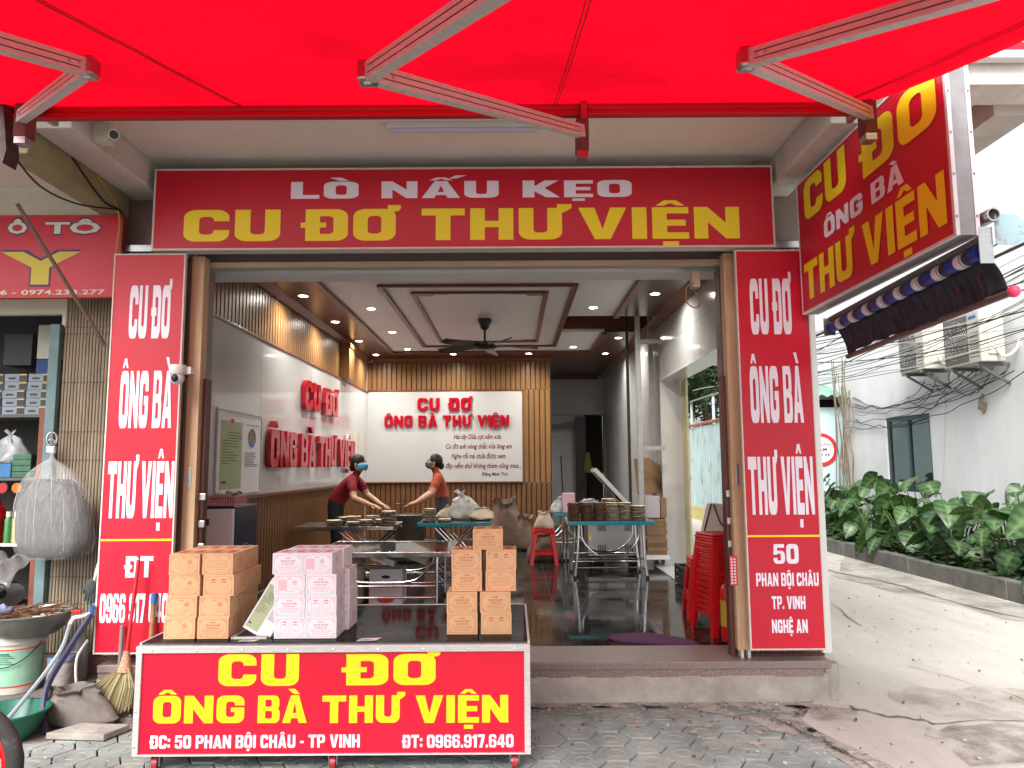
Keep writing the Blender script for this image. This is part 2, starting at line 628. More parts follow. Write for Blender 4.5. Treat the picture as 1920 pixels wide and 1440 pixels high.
def worn_concrete():
    m = bpy.data.materials.new('alley_concrete')
    m.use_nodes = True
    n, l = m.node_tree.nodes, m.node_tree.links
    b = n['Principled BSDF']
    gp = n.new('ShaderNodeNewGeometry')
    def noise(scale, detail, rough, stretch=None, rot=0.0):
        mp = n.new('ShaderNodeMapping')
        mp.inputs['Scale'].default_value = stretch or (1, 1, 1)
        mp.inputs['Rotation'].default_value = (0, 0, rot)
        l.new(gp.outputs['Position'], mp.inputs[0])
        t = n.new('ShaderNodeTexNoise')
        t.inputs['Scale'].default_value = scale
        t.inputs['Detail'].default_value = detail
        t.inputs['Roughness'].default_value = rough
        l.new(mp.outputs[0], t.inputs['Vector'])
        return t.outputs['Fac']
    def ramp(src, a, c, to=1.0):
        r = n.new('ShaderNodeMapRange')
        r.inputs['From Min'].default_value = a
        r.inputs['From Max'].default_value = c
        r.inputs['To Max'].default_value = to
        l.new(src, r.inputs['Value'])
        return r.outputs[0]
    def mix(f, a, c):
        x = n.new('ShaderNodeMix')
        x.data_type = 'RGBA'
        l.new(f, x.inputs['Factor'])
        for k, v in (('A', a), ('B', c)):
            if isinstance(v, tuple):
                x.inputs[k].default_value = (*v, 1)
            else:
                l.new(v, x.inputs[k])
        return x.outputs['Result']
    c = mix(ramp(noise(0.5, 6, .6), .35, .65), (0.58, 0.55, 0.50), (0.50, 0.475, 0.43))
    c = mix(ramp(noise(3.2, 8, .7, (1, .22, 1), .5), .42, .72, .7), c, (0.41, 0.38, 0.33))
    c = mix(ramp(noise(1.1, 10, .75), .56, .68, .55), c, (0.34, 0.31, 0.265))
    c = mix(ramp(noise(2.4, 12, .8, (1, .5, 1), .9), .62, .70, .7), c, (0.56, 0.53, 0.48))
    c = mix(ramp(noise(170, 3, .6), .40, .75, .5), c, (0.24, 0.215, 0.185))
    l.new(c, b.inputs['Base Color'])
    b.inputs['Roughness'].default_value = 0.9
    bp = n.new('ShaderNodeBump')
    bp.inputs['Strength'].default_value = 0.5
    bp.inputs['Distance'].default_value = 0.01
    l.new(noise(38, 8, .75), bp.inputs['Height'])
    l.new(bp.outputs[0], b.inputs['Normal'])
    return m
M_concrete = worn_concrete()

def ragged(name, col, scale=9.0, cut=0.5, soft=0.05, rough=0.92, amount=1.0):
    """a thin skin of cement or damp whose outline breaks up through a noise mask"""
    m = mat(name, col, rough, var=0.4, vscale=12, bump=0.4, bscale=70, coords='World', dirt=0.4, dirtcol=tuple(x * .5 for x in col), dscale=6)
    n, l = m.node_tree.nodes, m.node_tree.links
    gp = n.new('ShaderNodeNewGeometry')
    t = n.new('ShaderNodeTexNoise')
    t.inputs['Scale'].default_value = scale
    t.inputs['Detail'].default_value = 9
    t.inputs['Roughness'].default_value = 0.7
    l.new(gp.outputs['Position'], t.inputs['Vector'])
    r = n.new('ShaderNodeMapRange')
    r.inputs['From Min'].default_value = cut - soft
    r.inputs['From Max'].default_value = cut + soft
    r.inputs['To Max'].default_value = amount
    l.new(t.outputs['Fac'], r.inputs['Value'])
    l.new(r.outputs[0], n['Principled BSDF'].inputs['Alpha'])
    return m
M_step = mat('step_concrete', (0.41, 0.385, 0.345), 0.9, var=0.4, vscale=5, bump=0.4, bscale=60, dirt=0.6, dirtcol=(0.2, 0.17, 0.14), dscale=2.6)
M_mortar = ragged('cement_skin', (0.46, 0.42, 0.385), 7.0, 0.47)
M_street = mat('street_concrete', (0.38, 0.37, 0.35), 0.9, var=0.4, vscale=12, bump=0.3, bscale=150)
M_wood = mat('jamb_wood', (0.58, 0.42, 0.26), 0.55, var=0.4, vscale=5, stretch=(12, 12, 0.6), col2=(0.44, 0.30, 0.17))
M_redwood = mat('dark_red_wood', (0.11, 0.03, 0.022), 0.4, var=0.4, vscale=6, stretch=(8, 8, 0.6))
M_ceilwood = mat('ceiling_wood', (0.10, 0.033, 0.02), 0.3, var=0.35, vscale=5, stretch=(12, 0.7, 1))
M_trim = mat('ceiling_trim_wood', (0.20, 0.065, 0.035), 0.35, var=0.35, vscale=5, stretch=(3, 3, 3))
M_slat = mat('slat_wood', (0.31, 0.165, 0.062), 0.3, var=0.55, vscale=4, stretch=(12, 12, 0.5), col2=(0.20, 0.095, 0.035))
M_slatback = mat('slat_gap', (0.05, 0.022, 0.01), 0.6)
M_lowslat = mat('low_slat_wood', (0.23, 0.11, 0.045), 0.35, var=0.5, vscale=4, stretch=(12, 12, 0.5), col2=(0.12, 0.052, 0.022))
M_white = mat('white_paint', (0.74, 0.74, 0.73), 0.5, var=0.06, vscale=2)
M_ceil = mat('ceiling_panel', (0.80, 0.79, 0.79), 0.45, var=0.05, vscale=2)
M_board = mat('glossy_white_board', (0.54, 0.55, 0.56), 0.08, var=0.06, vscale=1.2)
M_walltile = mat('grey_wall_tile', (0.58, 0.59, 0.60), 0.12, var=0.12, vscale=2.0, col2=(0.50, 0.51, 0.53))
M_gap = mat('wide_joint', (0.25, 0.25, 0.25), 0.8)
M_grout = mat('pale_grout', (0.30, 0.30, 0.29), 0.8)
M_chrome = mat('chrome', (0.66, 0.66, 0.66), 0.2, metal=1.0, rvar=0.06, var=0.1, vscale=8)
M_alu = mat('aluminium', (0.66, 0.65, 0.63), 0.5, metal=0.35, var=0.25, vscale=20, stretch=(1, 1, 6))
M_steel = mat('brushed_steel', (0.5, 0.5, 0.5), 0.3, metal=1.0, var=0.25, vscale=10, stretch=(1, 1, 8))
M_dark = mat('dark_void', (0.012, 0.011, 0.012), 0.8)
M_black = mat('black_plastic', (0.02, 0.02, 0.022), 0.4)
M_red = mat('sign_red', (0.56, 0.006, 0.028), 0.38, var=0.16, vscale=1.6, bump=0.35, bscale=2.6, dirt=0.18, dirtcol=(0.40, 0.06, 0.06), dscale=5)
M_yellow = mat('print_yellow', (0.85, 0.70, 0.012), 0.42)
M_pale = mat('print_white', (0.76, 0.73, 0.84), 0.45)
M_signframe = mat('sign_frame', (0.66, 0.63, 0.56), 0.5, var=0.2, vscale=12)
M_wire = mat('black_cable', (0.02, 0.02, 0.02), 0.55)
M_wirepale = mat('pale_cable', (0.5, 0.48, 0.44), 0.6)

def struct(name, mb, m, parent=None, **k):
    o = mb.obj(name, m, parent, **k)
    if parent is None:
        o['kind'] = 'structure'
    return o

# ------------------------------------------------------------------ ground
g = MB()
g.add([(-150, -150, -0.05), (150, -150, -0.05), (150, 150, -0.05), (-150, 150, -0.05)], [(0, 1, 2, 3)])
struct('ground', g, M_street, fix=False)

M_paver = mat('grey_paver', (0.32, 0.365, 0.35), 0.85, var=0.5, vscale=3.5, bump=0.5, bscale=60, dirt=0.65, dirtcol=(0.40, 0.355, 0.32), dscale=2.2, coords='World')
M_groove = mat('paver_groove', (0.44, 0.42, 0.39), 0.95, var=0.4, vscale=15)
M_bed = mat('paver_bed', (0.06, 0.055, 0.05), 0.95, var=0.4, vscale=20)
g = MB()
g.box(-6.0, 1.75, -0.6, 4.95, -0.045, -0.022)
pave = struct('pavement', g, M_bed)
# one elongated hexagonal paver with its ring groove and three spokes
HS = 0.118
def paver_mesh(mat_top):
    mb = MB()
    hexo = [(HS * math.cos(R(60 * k)) * 1.0, HS * math.sin(R(60 * k))) for k in range(6)]
    def ring(r, n=18):
        return [(r * math.cos(2 * math.pi * k / n), r * math.sin(2 * math.pi * k / n)) for k in range(n)]
    hx = []
    for k in range(6):
        a, b = hexo[k], hexo[(k + 1) % 6]
        for t in (0, 1 / 3, 2 / 3):
            hx.append((a[0] + (b[0] - a[0]) * t, a[1] + (b[1] - a[1]) * t))
    sh = 0.962
    L = [([(x * sh, y * sh) for x, y in hx], -0.03), ([(x * sh, y * sh) for x, y in hx], -0.006),
         ([(x * (sh - .03), y * (sh - .03)) for x, y in hx], 0.0), (ring(0.050), 0.0), (ring(0.0485), -0.004), (ring(0.0455), -0.004), (ring(0.044), 0.0)]
    vs, fs, mi = [], [], []
    for pts, z in L:
        vs += [(x, y, z) for x, y in pts]
    for i in range(len(L) - 1):
        for k in range(18):
            k2 = (k + 1) % 18
            fs.append((i * 18 + k, i * 18 + k2, (i + 1) * 18 + k2, (i + 1) * 18 + k))
            mi.append(1 if i in (3, 4, 5) else 0)
    fs.append(tuple((len(L) - 1) * 18 + k for k in range(18)))
    mi.append(0)
    for f, m_ in zip(fs, mi):
        mb.add([], [], 0)
    mb.v, mb.f, mb.m = vs, fs, mi
    # pale spoke lines from the ring to every other corner
    for k in (0, 2, 4):
        a = R(60 * k)
        p0 = Vector((0.055 * math.cos(a), 0.055 * math.sin(a), 0.0008))
        p1 = Vector((HS * 0.9 * math.cos(a), HS * 0.9 * math.sin(a), 0.0008))
        nrm = Vector((-math.sin(a), math.cos(a), 0)) * 0.0022
        mb.add([p0 - nrm, p1 - nrm, p1 + nrm, p0 + nrm], [(0, 1, 2, 3)], 1)
    return mb.mesh('paver', [mat_top, M_groove], fix=False)
pm = paver_mesh(M_paver)
cs, rs_ = HS * 1.5, HS * math.sqrt(3)
rnd = random.Random(3)
for i in range(-24, 13):
    for j in range(18, 29):
        x = i * cs
        y = (j + (0.5 if i % 2 else 0)) * rs_ - 0.35
        lim = 1.70
        if x > lim or x < -3.6 or y > 4.78 or y < 3.3:
            continue
        o = link('paver', pm, pave)
        o.location = (x, y, -0.001 + rnd.uniform(-0.003, 0.003))
        o.rotation_euler = (rnd.gauss(0, 0.008), rnd.gauss(0, 0.008), rnd.choice((0, 1, 2, 3, 4, 5)) * R(60))
# cement smeared over the pavers along the foot of the step
def blotch(name, pts, z, m, parent, seed, amp=0.03, sub=5):
    r = random.Random(seed)
    out = []
    n = len(pts)
    for i in range(n):
        a, b = Vector((*pts[i], 0)), Vector((*pts[(i + 1) % n], 0))
        for k in range(sub):
            q = a.lerp(b, k / sub)
            out.append((q.x + r.uniform(-amp, amp), q.y + r.uniform(-amp, amp)))
    mb = MB()
    tri = tessellate_polygon([[Vector((x, y, 0)) for x, y in out]])
    mb.add([(x, y, z) for x, y in out], [tuple(t) for t in tri])
    return mb.obj(name, m, parent, fix=False)
blotch('cement_smear', [(0.0, 4.98), (0.0, 4.78), (0.35, 4.74), (0.8, 4.76), (1.15, 4.68), (1.3, 4.6), (1.42, 4.45), (1.5, 4.3), (1.62, 4.2), (1.66, 3.9), (1.76, 3.7), (1.9, 3.7), (1.9, 4.98)], 0.0035, M_mortar, pave, 5, 0.025)
for k, (x, y, w) in enumerate(((1.13, 4.42, 0.09), (1.02, 4.32, 0.055), (1.28, 4.15, 0.08), (1.4, 4.05, 0.05), (0.98, 4.58, 0.08), (1.38, 4.33, 0.1), (0.55, 4.66, 0.06), (1.5, 4.1, .06), (0.72, 4.5, .05))):
    blotch('cement_smear', [(x - w, y), (x, y - w * 0.6), (x + w, y), (x, y + w * 0.6)], 0.0045, M_mortar, pave, 20 + k, 0.02, 3)
blotch('cement_smear', [(-3.6, 5.0), (-3.6, 4.2), (-3.0, 4.15), (-2.5, 4.3), (-2.1, 4.45), (-1.9, 4.95)], 0.0035, ragged('dirty_mortar', (0.22, 0.19, 0.165), 5.0, 0.44, .06), pave, 9, 0.03)

# the alley: a cracked concrete apron that runs back between the shop and the white house
al = MB()
NX, NY = 28, 60
vs, fs = [], []
rnd = random.Random(11)
for j in range(NY + 1):
    y = -1.0 + 34.0 * (j / NY) ** 1.25
    for i in range(NX + 1):
        left = 1.70 + 0.03 * math.sin(y * 5) if y < 4.9 else 2.02
        x = left + (5.6 - left) * i / NX + (rnd.uniform(-0.02, 0.02) if i == 0 else 0)
        z = 0.006 + 0.006 * math.sin(x * 1.7 + y * 0.6) * 0.6
        vs.append((x, y, z))
for j in range(NY):
    for i in range(NX):
        a = j * (NX + 1) + i
        fs.append((a, a + 1, a + NX + 2, a + NX + 1))
al.add(vs, fs)
alley = struct('alley', al, M_concrete, smooth=True, fix=False)
M_crack = mat('crack_dirt', (0.13, 0.115, 0.095), 1.0)
def crack(pts, w, z=0.0135, parent=alley, seed=0):
    r = random.Random(seed)
    P = smooth_path([(x, y, z) for x, y in pts], 5)
    P = [p + Vector((r.uniform(-.02, .02), r.uniform(-.02, .02), 0)) for p in P]
    mb = MB()
    vs, fs = [], []
    for i, p in enumerate(P):
        q = P[min(i + 1, len(P) - 1)] - P[max(i - 1, 0)]
        nrm = Vector((-q.y, q.x, 0)).normalized() * w * r.uniform(0.2, 1.0)
        vs += [p - nrm, p + nrm]
    for i in range(len(P) - 1):
        fs.append((2 * i, 2 * i + 1, 2 * i + 3, 2 * i + 2))
    mb.add(vs, fs)
    return mb.obj('crack', M_crack, parent, fix=False)
crack([(4.6, 12.2), (4.4, 10.6), (4.7, 9.4), (4.75, 8.0), (5.0, 6.8)], 0.022, seed=1)
crack([(2.06, 4.72), (2.2, 4.55), (2.35, 4.5), (2.42, 4.42)], 0.012, seed=2)
crack([(1.55, 4.5), (1.65, 4.2), (1.72, 3.95), (1.85, 3.6)], 0.010, seed=3)
crack([(2.4, 4.42), (2.9, 4.46), (3.5, 4.3)], 0.005, seed=4)
crack([(2.9, 5.6), (3.2, 4.9), (3.1, 4.3)], 0.005, seed=5)
crack([(3.6, 14.0), (3.2, 11.5), (3.5, 9.0), (3.2, 7.0)], 0.009, seed=6)
M_wet = ragged('damp_stain', (0.15, 0.125, 0.10), 5.0, 0.55, 0.16, 0.7, 0.65)
M_tan = ragged('tan_stain', (0.34, 0.295, 0.225), 4.0, 0.58, 0.2, .9, 0.55)
blotch('stain', [(2.3, 3.85), (3.3, 3.75), (3.4, 4.25), (2.6, 4.4), (2.3, 4.3)], 0.0165, M_wet, alley, 31, 0.06, 4)
blotch('stain', [(2.08, 4.42), (1.72, 4.5), (1.8, 4.74), (2.08, 4.7)], 0.0168, M_wet, alley, 32, 0.03, 4)
blotch('stain', [(2.5, 4.5), (3.6, 4.3), (3.9, 4.8), (3.0, 5.1), (2.4, 5.0)], 0.0172, M_tan, alley, 33, 0.08, 4)
blotch('stain', [(4.2, 9.7), (4.7, 7.2), (5.34, 6.4), (5.34, 9.6), (5.34, 12), (4.9, 11.4)], 0.0165, ragged('gutter_dirt', (0.20, 0.17, 0.13), 2.2, 0.56, 0.2, .95, 0.6), alley, 35, 0.10, 5)

# grit, crumbs of mortar and dry leaf bits on the pavement and the lane
gb = MB()
rnd = random.Random(91)
for k in range(800):
    if k % 3 == 0:
        x, y = rnd.uniform(-3.4, 1.9), 4.86 - abs(rnd.gauss(0, .25))
    elif k % 3 == 1:
        x, y = rnd.uniform(1.4, 4.6), rnd.uniform(3.5, 8.5)
    else:
        x, y = rnd.uniform(-3.4, 2.0), rnd.uniform(3.6, 4.85)
    s_ = rnd.choice((.003, .004, .005, .008)) * rnd.uniform(.7, 1.4)
    a = rnd.uniform(0, 3.14)
    z = .016 if x > 1.6 else .007
    mt = Matrix.Translation((x, y, z + s_ * .3)) @ Euler((rnd.uniform(-.4, .4), rnd.uniform(-.4, .4), a)).to_matrix().to_4x4()
    gb.box(-s_, s_, -s_ * .7, s_ * .7, -s_ * .4, s_ * .4, rnd.choice((0, 0, 1, 2)), mtx=mt)
tag(gb.obj('ground_grit', [mat('pale_grit', (0.42, 0.39, 0.35), 0.9), mat('dark_grit', (0.10, 0.09, 0.08), 0.9), mat('leaf_crumb', (0.20, 0.13, 0.05), 0.9)], fix=False), 'scattered grit and crumbs on the pavement and lane', 'grit', kind='stuff')

# ------------------------------------------------------------------ the shop
shop = thing('shop_building', 'open-fronted candy shop with mauve granite piers and slatted brown interior', 'building', (0, 4.9, 0))
FZ = 0.22
p = MB()
p.box(-2.62, 2.02, 4.9, 16.0, -0.02, 0.197)
p.obj('plinth', M_step, shop)
p = MB()                                                # plaster foot of the step, a little uneven
vs, fs = [], []
rnd = random.Random(4)
for i in range(41):
    x = -2.66 + 4.74 * i / 40
    for k, (y, z) in enumerate(((4.885, 0.168), (4.872, 0.155), (4.868, 0.06), (4.845, -0.015), (4.9, -0.02))):
        vs.append((x, y + rnd.uniform(-0.004, 0.004), z))
for i in range(40):
    for k in range(4):
        a = i * 5 + k
        fs.append((a, a + 5, a + 6, a + 1))
p.add(vs, fs)
p.lathe([(0.0, 0.232), (0.05, 0.228), (0.055, 0.2), (0.055, 0.08), (0.075, -0.02)], (2.035, 4.915, 0), 14)
p.box(2.02, 2.085, 4.92, 9.0, -0.02, 0.2)
p.obj('step_foot', M_step, shop, smooth=True)
p = MB()
p.box(-2.66, 2.03, 4.862, 5.30, 0.198, 0.247)
p.obj('sill', M_granite, shop, bevel=0.006)
p = MB()
p.box(-2.655, 1.98, 4.872, 4.899, 0.150, 0.197)
p.obj('sill_band', M_granite, shop)

# black marble floor tiles, laid apart with pale joints
def marble():
    m = bpy.data.materials.new('black_marble')
    m.use_nodes = True
    n, l = m.node_tree.nodes, m.node_tree.links
    b = n['Principled BSDF']
    tc = n.new('ShaderNodeTexCoord')
    mp = n.new('ShaderNodeMapping')
    mp.inputs['Scale'].default_value = (0.5, 1.6, 1)
    gp = n.new('ShaderNodeNewGeometry')
    l.new(gp.outputs['Position'], mp.inputs[0])
    n1 = n.new('ShaderNodeTexNoise')
    n1.inputs['Scale'].default_value = 2.2
    n1.inputs['Detail'].default_value = 9
    n1.inputs['Roughness'].default_value = 0.62
    n1.inputs['Distortion'].default_value = 1.4
    l.new(mp.outputs[0], n1.inputs['Vector'])
    cr = n.new('ShaderNodeValToRGB')
    e = cr.color_ramp.elements
    e[0].position = 0.38
    e[0].color = (0.008, 0.008, 0.009, 1)
    e[1].position = 0.62
    e[1].color = (0.022, 0.022, 0.022, 1)
    for pos, c in ((0.495, (0.018, 0.018, 0.018, 1)), (0.505, (0.075, 0.07, 0.066, 1)), (0.517, (0.02, 0.02, 0.02, 1))):
        k = e.new(pos)
        k.color = c
    l.new(n1.outputs['Fac'], cr.inputs[0])
    l.new(cr.outputs[0], b.inputs['Base Color'])
    rm = n.new('ShaderNodeMapRange')                      # trodden dust dulls the polish in patches
    n2 = n.new('ShaderNodeTexNoise')
    n2.inputs['Scale'].default_value = 3.0
    n2.inputs['Detail'].default_value = 8
    l.new(gp.outputs['Position'], n2.inputs['Vector'])
    rm.inputs['From Min'].default_value = 0.4
    rm.inputs['From Max'].default_value = 0.7
    rm.inputs['To Min'].default_value = 0.045
    rm.inputs['To Max'].default_value = 0.2
    l.new(n2.outputs['Fac'], rm.inputs['Value'])
    l.new(rm.outputs[0], b.inputs['Roughness'])
    b.inputs['Specular IOR Level'].default_value = 0.4
    return m
M_marble = marble()
p = MB()
p.box(-2.6, 1.94, 5.31, 15.9, 0.1975, 0.2145)
floor = p.obj('floor', M_grout, shop)
T = 0.78
tm = MB().box(-T / 2 + 0.002, T / 2 - 0.002, -T / 2 + 0.002, T / 2 - 0.002, -0.005, 0.0).mesh('floor_tile', M_marble)
tm2 = MB().box(-T / 2 + 0.002, T / 2 - 0.002, -0.16, 0.16, -0.005, 0.0).mesh('floor_tile', M_marble)
for i in range(6):
    for j in range(14):
        x = -2.36 + (i) * T
        y = 5.31 + T / 2 + j * T
        if y > 15.8:
            continue
        o = link('floor_tile', tm, floor)
        w = 1.0
        if x + T / 2 > 1.94:
            w = (1.94 - (x - T / 2)) / T
            x = x - T / 2 + w * T / 2
        o.scale = (w, 1, 1)
        o.location = (x, y, FZ)

# walls
def wall(name, boxes, m, parent=shop):
    mb = MB()
    for b in boxes:
        mb.box(*b)
    return mb.obj(name, m, parent)
wl_ = wall('left_wall', [(-2.76, -2.60, 5.255, 13.2, 0.2, 4.2)], M_white)
wb_ = wall('back_wall', [(-2.76, 0.69, 13.02, 13.2, 0.2, 4.2)], M_white)
def slats(name, x0, x1, z0, z1, parent, m, along, at, sgn, pitch=0.088, back=True):
    """vertical slats along an axis; one part, each slat a few pixels wide"""
    mb = MB()
    d = 0.018
    n = int((x1 - x0) / pitch)
    pitch = (x1 - x0) / n
    for k in range(n):
        a, b = x0 + k * pitch, x0 + k * pitch + pitch * 0.80
        if along == 'y':
            mb.prism([(a, at), (a + pitch * .12, at + sgn * d), (b - pitch * .12, at + sgn * d), (b, at)], z0, z1, 'z') if False else mb.box(min(at, at + sgn * d), max(at, at + sgn * d), a, b, z0, z1)
        else:
            mb.box(a, b, min(at, at + sgn * d), max(at, at + sgn * d), z0, z1)
    o = mb.obj(name, m, parent, bevel=0.006)
    o['kind'] = 'stuff'
    bk = MB()
    if along == 'y':
        bk.box(min(at, at + sgn * .003), max(at, at + sgn * .003), x0, x1, z0, z1)
    else:
        bk.box(x0, x1, min(at, at + sgn * .003), max(at, at + sgn * .003), z0, z1)
    bk.obj('slat_backing', M_slatback, parent)
    return o
slats('slats', 5.35, 13.0, 2.80, 3.33, wl_, M_slat, 'y', -2.598, 1)
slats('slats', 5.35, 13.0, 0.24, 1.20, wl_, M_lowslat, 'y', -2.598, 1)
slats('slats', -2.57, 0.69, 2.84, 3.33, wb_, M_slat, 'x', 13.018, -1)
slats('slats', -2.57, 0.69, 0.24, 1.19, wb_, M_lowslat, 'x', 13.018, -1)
slats('slats', 0.205, 0.69, 1.20, 2.835, wb_, M_slat, 'x', 13.018, -1)
p = MB()
p.box(-2.59, -2.44, 10.95, 11.32, 2.80, 3.34)
p.box(-2.592, -2.42, 10.93, 11.34, 3.28, 3.345)
p.obj('pilaster', M_slat, wl_, bevel=0.005)
p = MB()
p.box(-2.579, -2.545, 5.35, 13.0, 1.19, 1.225)
p.box(-2.579, -2.545, 5.35, 13.0, 2.782, 2.812)
p.obj('board_moulding', M_trim, wl_, bevel=0.004)
# the wall beyond the slatted wall, the passage and the right wall with the side opening
wall('passage_wall', [(0.55, 0.688, 13.21, 15.6, 0.2, 4.0)], M_walltile)
pw = wall('rear_wall', [(0.69, 2.2, 15.6, 15.75, 2.55, 4.0), (0.69, 1.52, 15.6, 15.75, 0.2, 2.549), (1.93, 2.2, 15.6, 15.75, 0.2, 2.549)], M_gap)
wr_ = wall('right_wall', [(1.96, 2.2, 5.255, 6.55, 0.2, 4.2), (1.96, 2.2, 9.62, 15.6, 0.2, 4.2), (1.96, 2.2, 6.551, 9.619, 2.61, 4.2)], M_white)
# wall tiles on the right and rear walls
def tiles(name, parent, along, at, sgn, u0, u1, z0, z1, tw, th, m, hole=None):
    nU = max(1, round((u1 - u0) / tw))
    nZ = max(1, round((z1 - z0) / th))
    tw = (u1 - u0) / nU
    th = (z1 - z0) / nZ
    cache = {}
    for i in range(nU):
        for k in range(nZ):
            a, b, c, d = u0 + i * tw, u0 + (i + 1) * tw, z0 + k * th, z0 + (k + 1) * th
            if hole:
                h0, h1, hz = hole
                if a >= h0 - .01 and b <= h1 + .01 and d <= hz + .01:
                    continue
                if c < hz - .01 and d > hz and b > h0 and a < h1:
                    c = hz
            g_ = 0.002
            mb = MB()
            if along == 'y':
                mb.box(min(at, at + sgn * .008), max(at, at + sgn * .008), a + g_, b - g_, c + g_, d - g_)
            else:
                mb.box(a + g_, b - g_, min(at, at + sgn * .008), max(at, at + sgn * .008), c + g_, d - g_)
            mb.obj('wall_tile', m, parent)
M_gapt = M_gap
tiles('wall_tile', wr_, 'y', 1.959, -1, 5.5, 6.55, 0.24, 2.61, 0.525, 0.79, M_walltile)
tiles('wall_tile', wr_, 'y', 1.959, -1, 5.5, 9.62, 2.61, 3.40, 0.687, 0.395, M_walltile)
tiles('wall_tile', wr_, 'y', 1.959, -1, 9.62, 15.6, 0.24, 3.40, 0.75, 0.79, M_walltile)
tiles('wall_tile', pw, 'x', 15.599, -1, 0.70, 1.95, 2.56, 3.40, 0.625, 0.42, M_walltile)
tiles('wall_tile', pw, 'x', 15.599, -1, 0.70, 1.52, 0.24, 2.545, 0.41, 0.46, M_walltile)
# reveal of the side opening and its pale threshold
p = MB()
p.box(1.94, 2.22, 9.60, 9.618, 0.2, 2.60)
p.box(1.94, 2.22, 6.552, 9.60, 2.585, 2.609)
p.obj('side_reveal', mat('pale_marble', (0.68, 0.67, 0.65), 0.25, var=0.15, vscale=3), shop)
p = MB()
p.box(1.80, 2.24, 6.55, 9.615, 0.198, 0.228)
p.obj('side_threshold', MATS['pale_marble'], shop)
p = MB()
p.box(1.52, 1.93, 15.78, 15.95, 0.2, 2.6)
p.obj('rear_recess', M_dark, shop)

# ceiling: white panels with wood strips, a stair void on the right and raised mouldings
cl = MB()
cl.box(-2.0, 0.70, 5.5, 12.15, 3.40, 3.44)
cl.box(0.70, 1.33, 5.5, 9.30, 3.40, 3.44)
cl.box(0.70, 1.33, 10.42, 12.15, 3.40, 3.44)
ceil = cl.obj('ceiling', M_ceil, shop)
p = MB()
p.box(-2.62, -2.0, 5.5, 13.05, 3.395, 3.43)
p.box(-2.0, 1.96, 12.15, 15.6, 3.395, 3.43)
p.box(1.33, 1.96, 5.5, 9.30, 3.395, 3.43)
p.box(1.33, 1.96, 10.42, 12.15, 3.395, 3.43)
p.obj('wood_strip', M_ceilwood, ceil)
p = MB()
p.box(0.68, 1.97, 10.42, 10.46, 3.445, 4.1)
p.box(0.66, 0.70, 9.3, 10.42, 3.445, 4.1)
p.box(0.70, 1.97, 9.26, 9.30, 3.445, 4.1)
p.box(0.66, 1.97, 9.26, 10.46, 4.1, 4.14)
p.obj('stair_void', M_trim, ceil)
def moulding(x0, x1, y0, y1, w=0.055, d=0.03, name='moulding'):
    mb = MB()
    z0, z1 = 3.40 - d, 3.399
    mb.box(x0, x0 + w, y0, y1, z0, z1)
    mb.box(x1 - w, x1, y0, y1, z0, z1)
    mb.box(x0 + w, x1 - w, y0, y0 + w, z0, z1)
    mb.box(x0 + w, x1 - w, y1 - w, y1, z0, z1)
    return mb.obj(name, M_trim, ceil, bevel=0.008)
moulding(-1.42, 0.71, 7.58, 11.6)
mo = moulding(-1.11, 0.41, 7.91, 11.2, 0.045, 0.025)
for sx, x in ((1, -1.11), (-1, 0.41)):
    for sy, y in ((1, 7.91), (-1, 11.2)):
        mb = MB()
        mb.box(min(x, x + sx * .24), max(x, x + sx * .24), min(y + sy * .046, y + sy * .14), max(y + sy * .046, y + sy * .14), 3.377, 3.399)
        mb.box(min(x + sx * .24, x + sx * .42), max(x + sx * .24, x + sx * .42), min(y + sy * .046, y + sy * .09), max(y + sy * .046, y + sy * .09), 3.38, 3.399)
        mb.obj('corner_block', M_trim, ceil, bevel=0.006)
p = MB()
for a in ((-2.04, -1.97, 5.5, 12.12), (1.30, 1.37, 5.5, 9.28), (1.30, 1.37, 10.43, 12.12)):
    p.box(*a, 3.36, 3.394)
p.box(-2.04, 1.37, 12.121, 12.18, 3.36, 3.394)
p.obj('strip_edge', M_trim, ceil, bevel=0.008)
p = MB()                                               # crown moulding round the room
p.prism([(-2.578, 3.394), (-2.578, 3.33), (-2.55, 3.33), (-2.50, 3.37), (-2.48, 3.394)], 5.5, 12.92, 'y')
p.prism([(13.0, 3.394), (13.0, 3.33), (12.97, 3.33), (12.93, 3.37), (12.90, 3.394)], -2.47, 0.70, 'x')
p.prism([(1.95, 3.394), (1.95, 3.31), (1.92, 3.31), (1.86, 3.36), (1.84, 3.394)], 5.5, 15.5, 'y')
p.prism([(15.58, 3.394), (15.58, 3.31), (15.55, 3.31), (15.49, 3.36), (15.47, 3.394)], 0.70, 1.83, 'x')
p.obj('crown_moulding', M_trim, ceil)

# front: piers, lintel, shutter rails, jambs
p = MB()
p.box(-2.76, -2.205, 5.10, 5.25, 0.2475, 3.598)
p.obj('pier', M_granite, shop)
p = MB()
p.box(1.50, 2.075, 5.10, 5.25, 0.2475, 3.598)
p.obj('pier', M_granite, shop)
p = MB()
p.box(-2.204, 1.499, 5.10, 5.25, 2.925, 3.55)
p.obj('lintel', M_granite, shop)
p = MB()
p.box(-2.59, 1.955, 5.255, 5.497, 2.90, 3.45)
p.obj('lintel_lining', M_white, shop)
p = MB()
p.box(-2.2, 1.535, 5.021, 5.095, 2.886, 2.924)
p.obj('shutter_rail', mat('cream_rail', (0.52, 0.45, 0.35), 0.5, var=0.25, vscale=5, stretch=(0.4, 6, 6)), shop, bevel=0.003)
for x0, x1 in ((-2.202, -2.150), (1.470, 1.499)):
    p = MB()
    p.box(x0, x1, 5.11, 5.22, 0.248, 2.884)
    p.obj('granite_jamb', M_granite, shop)
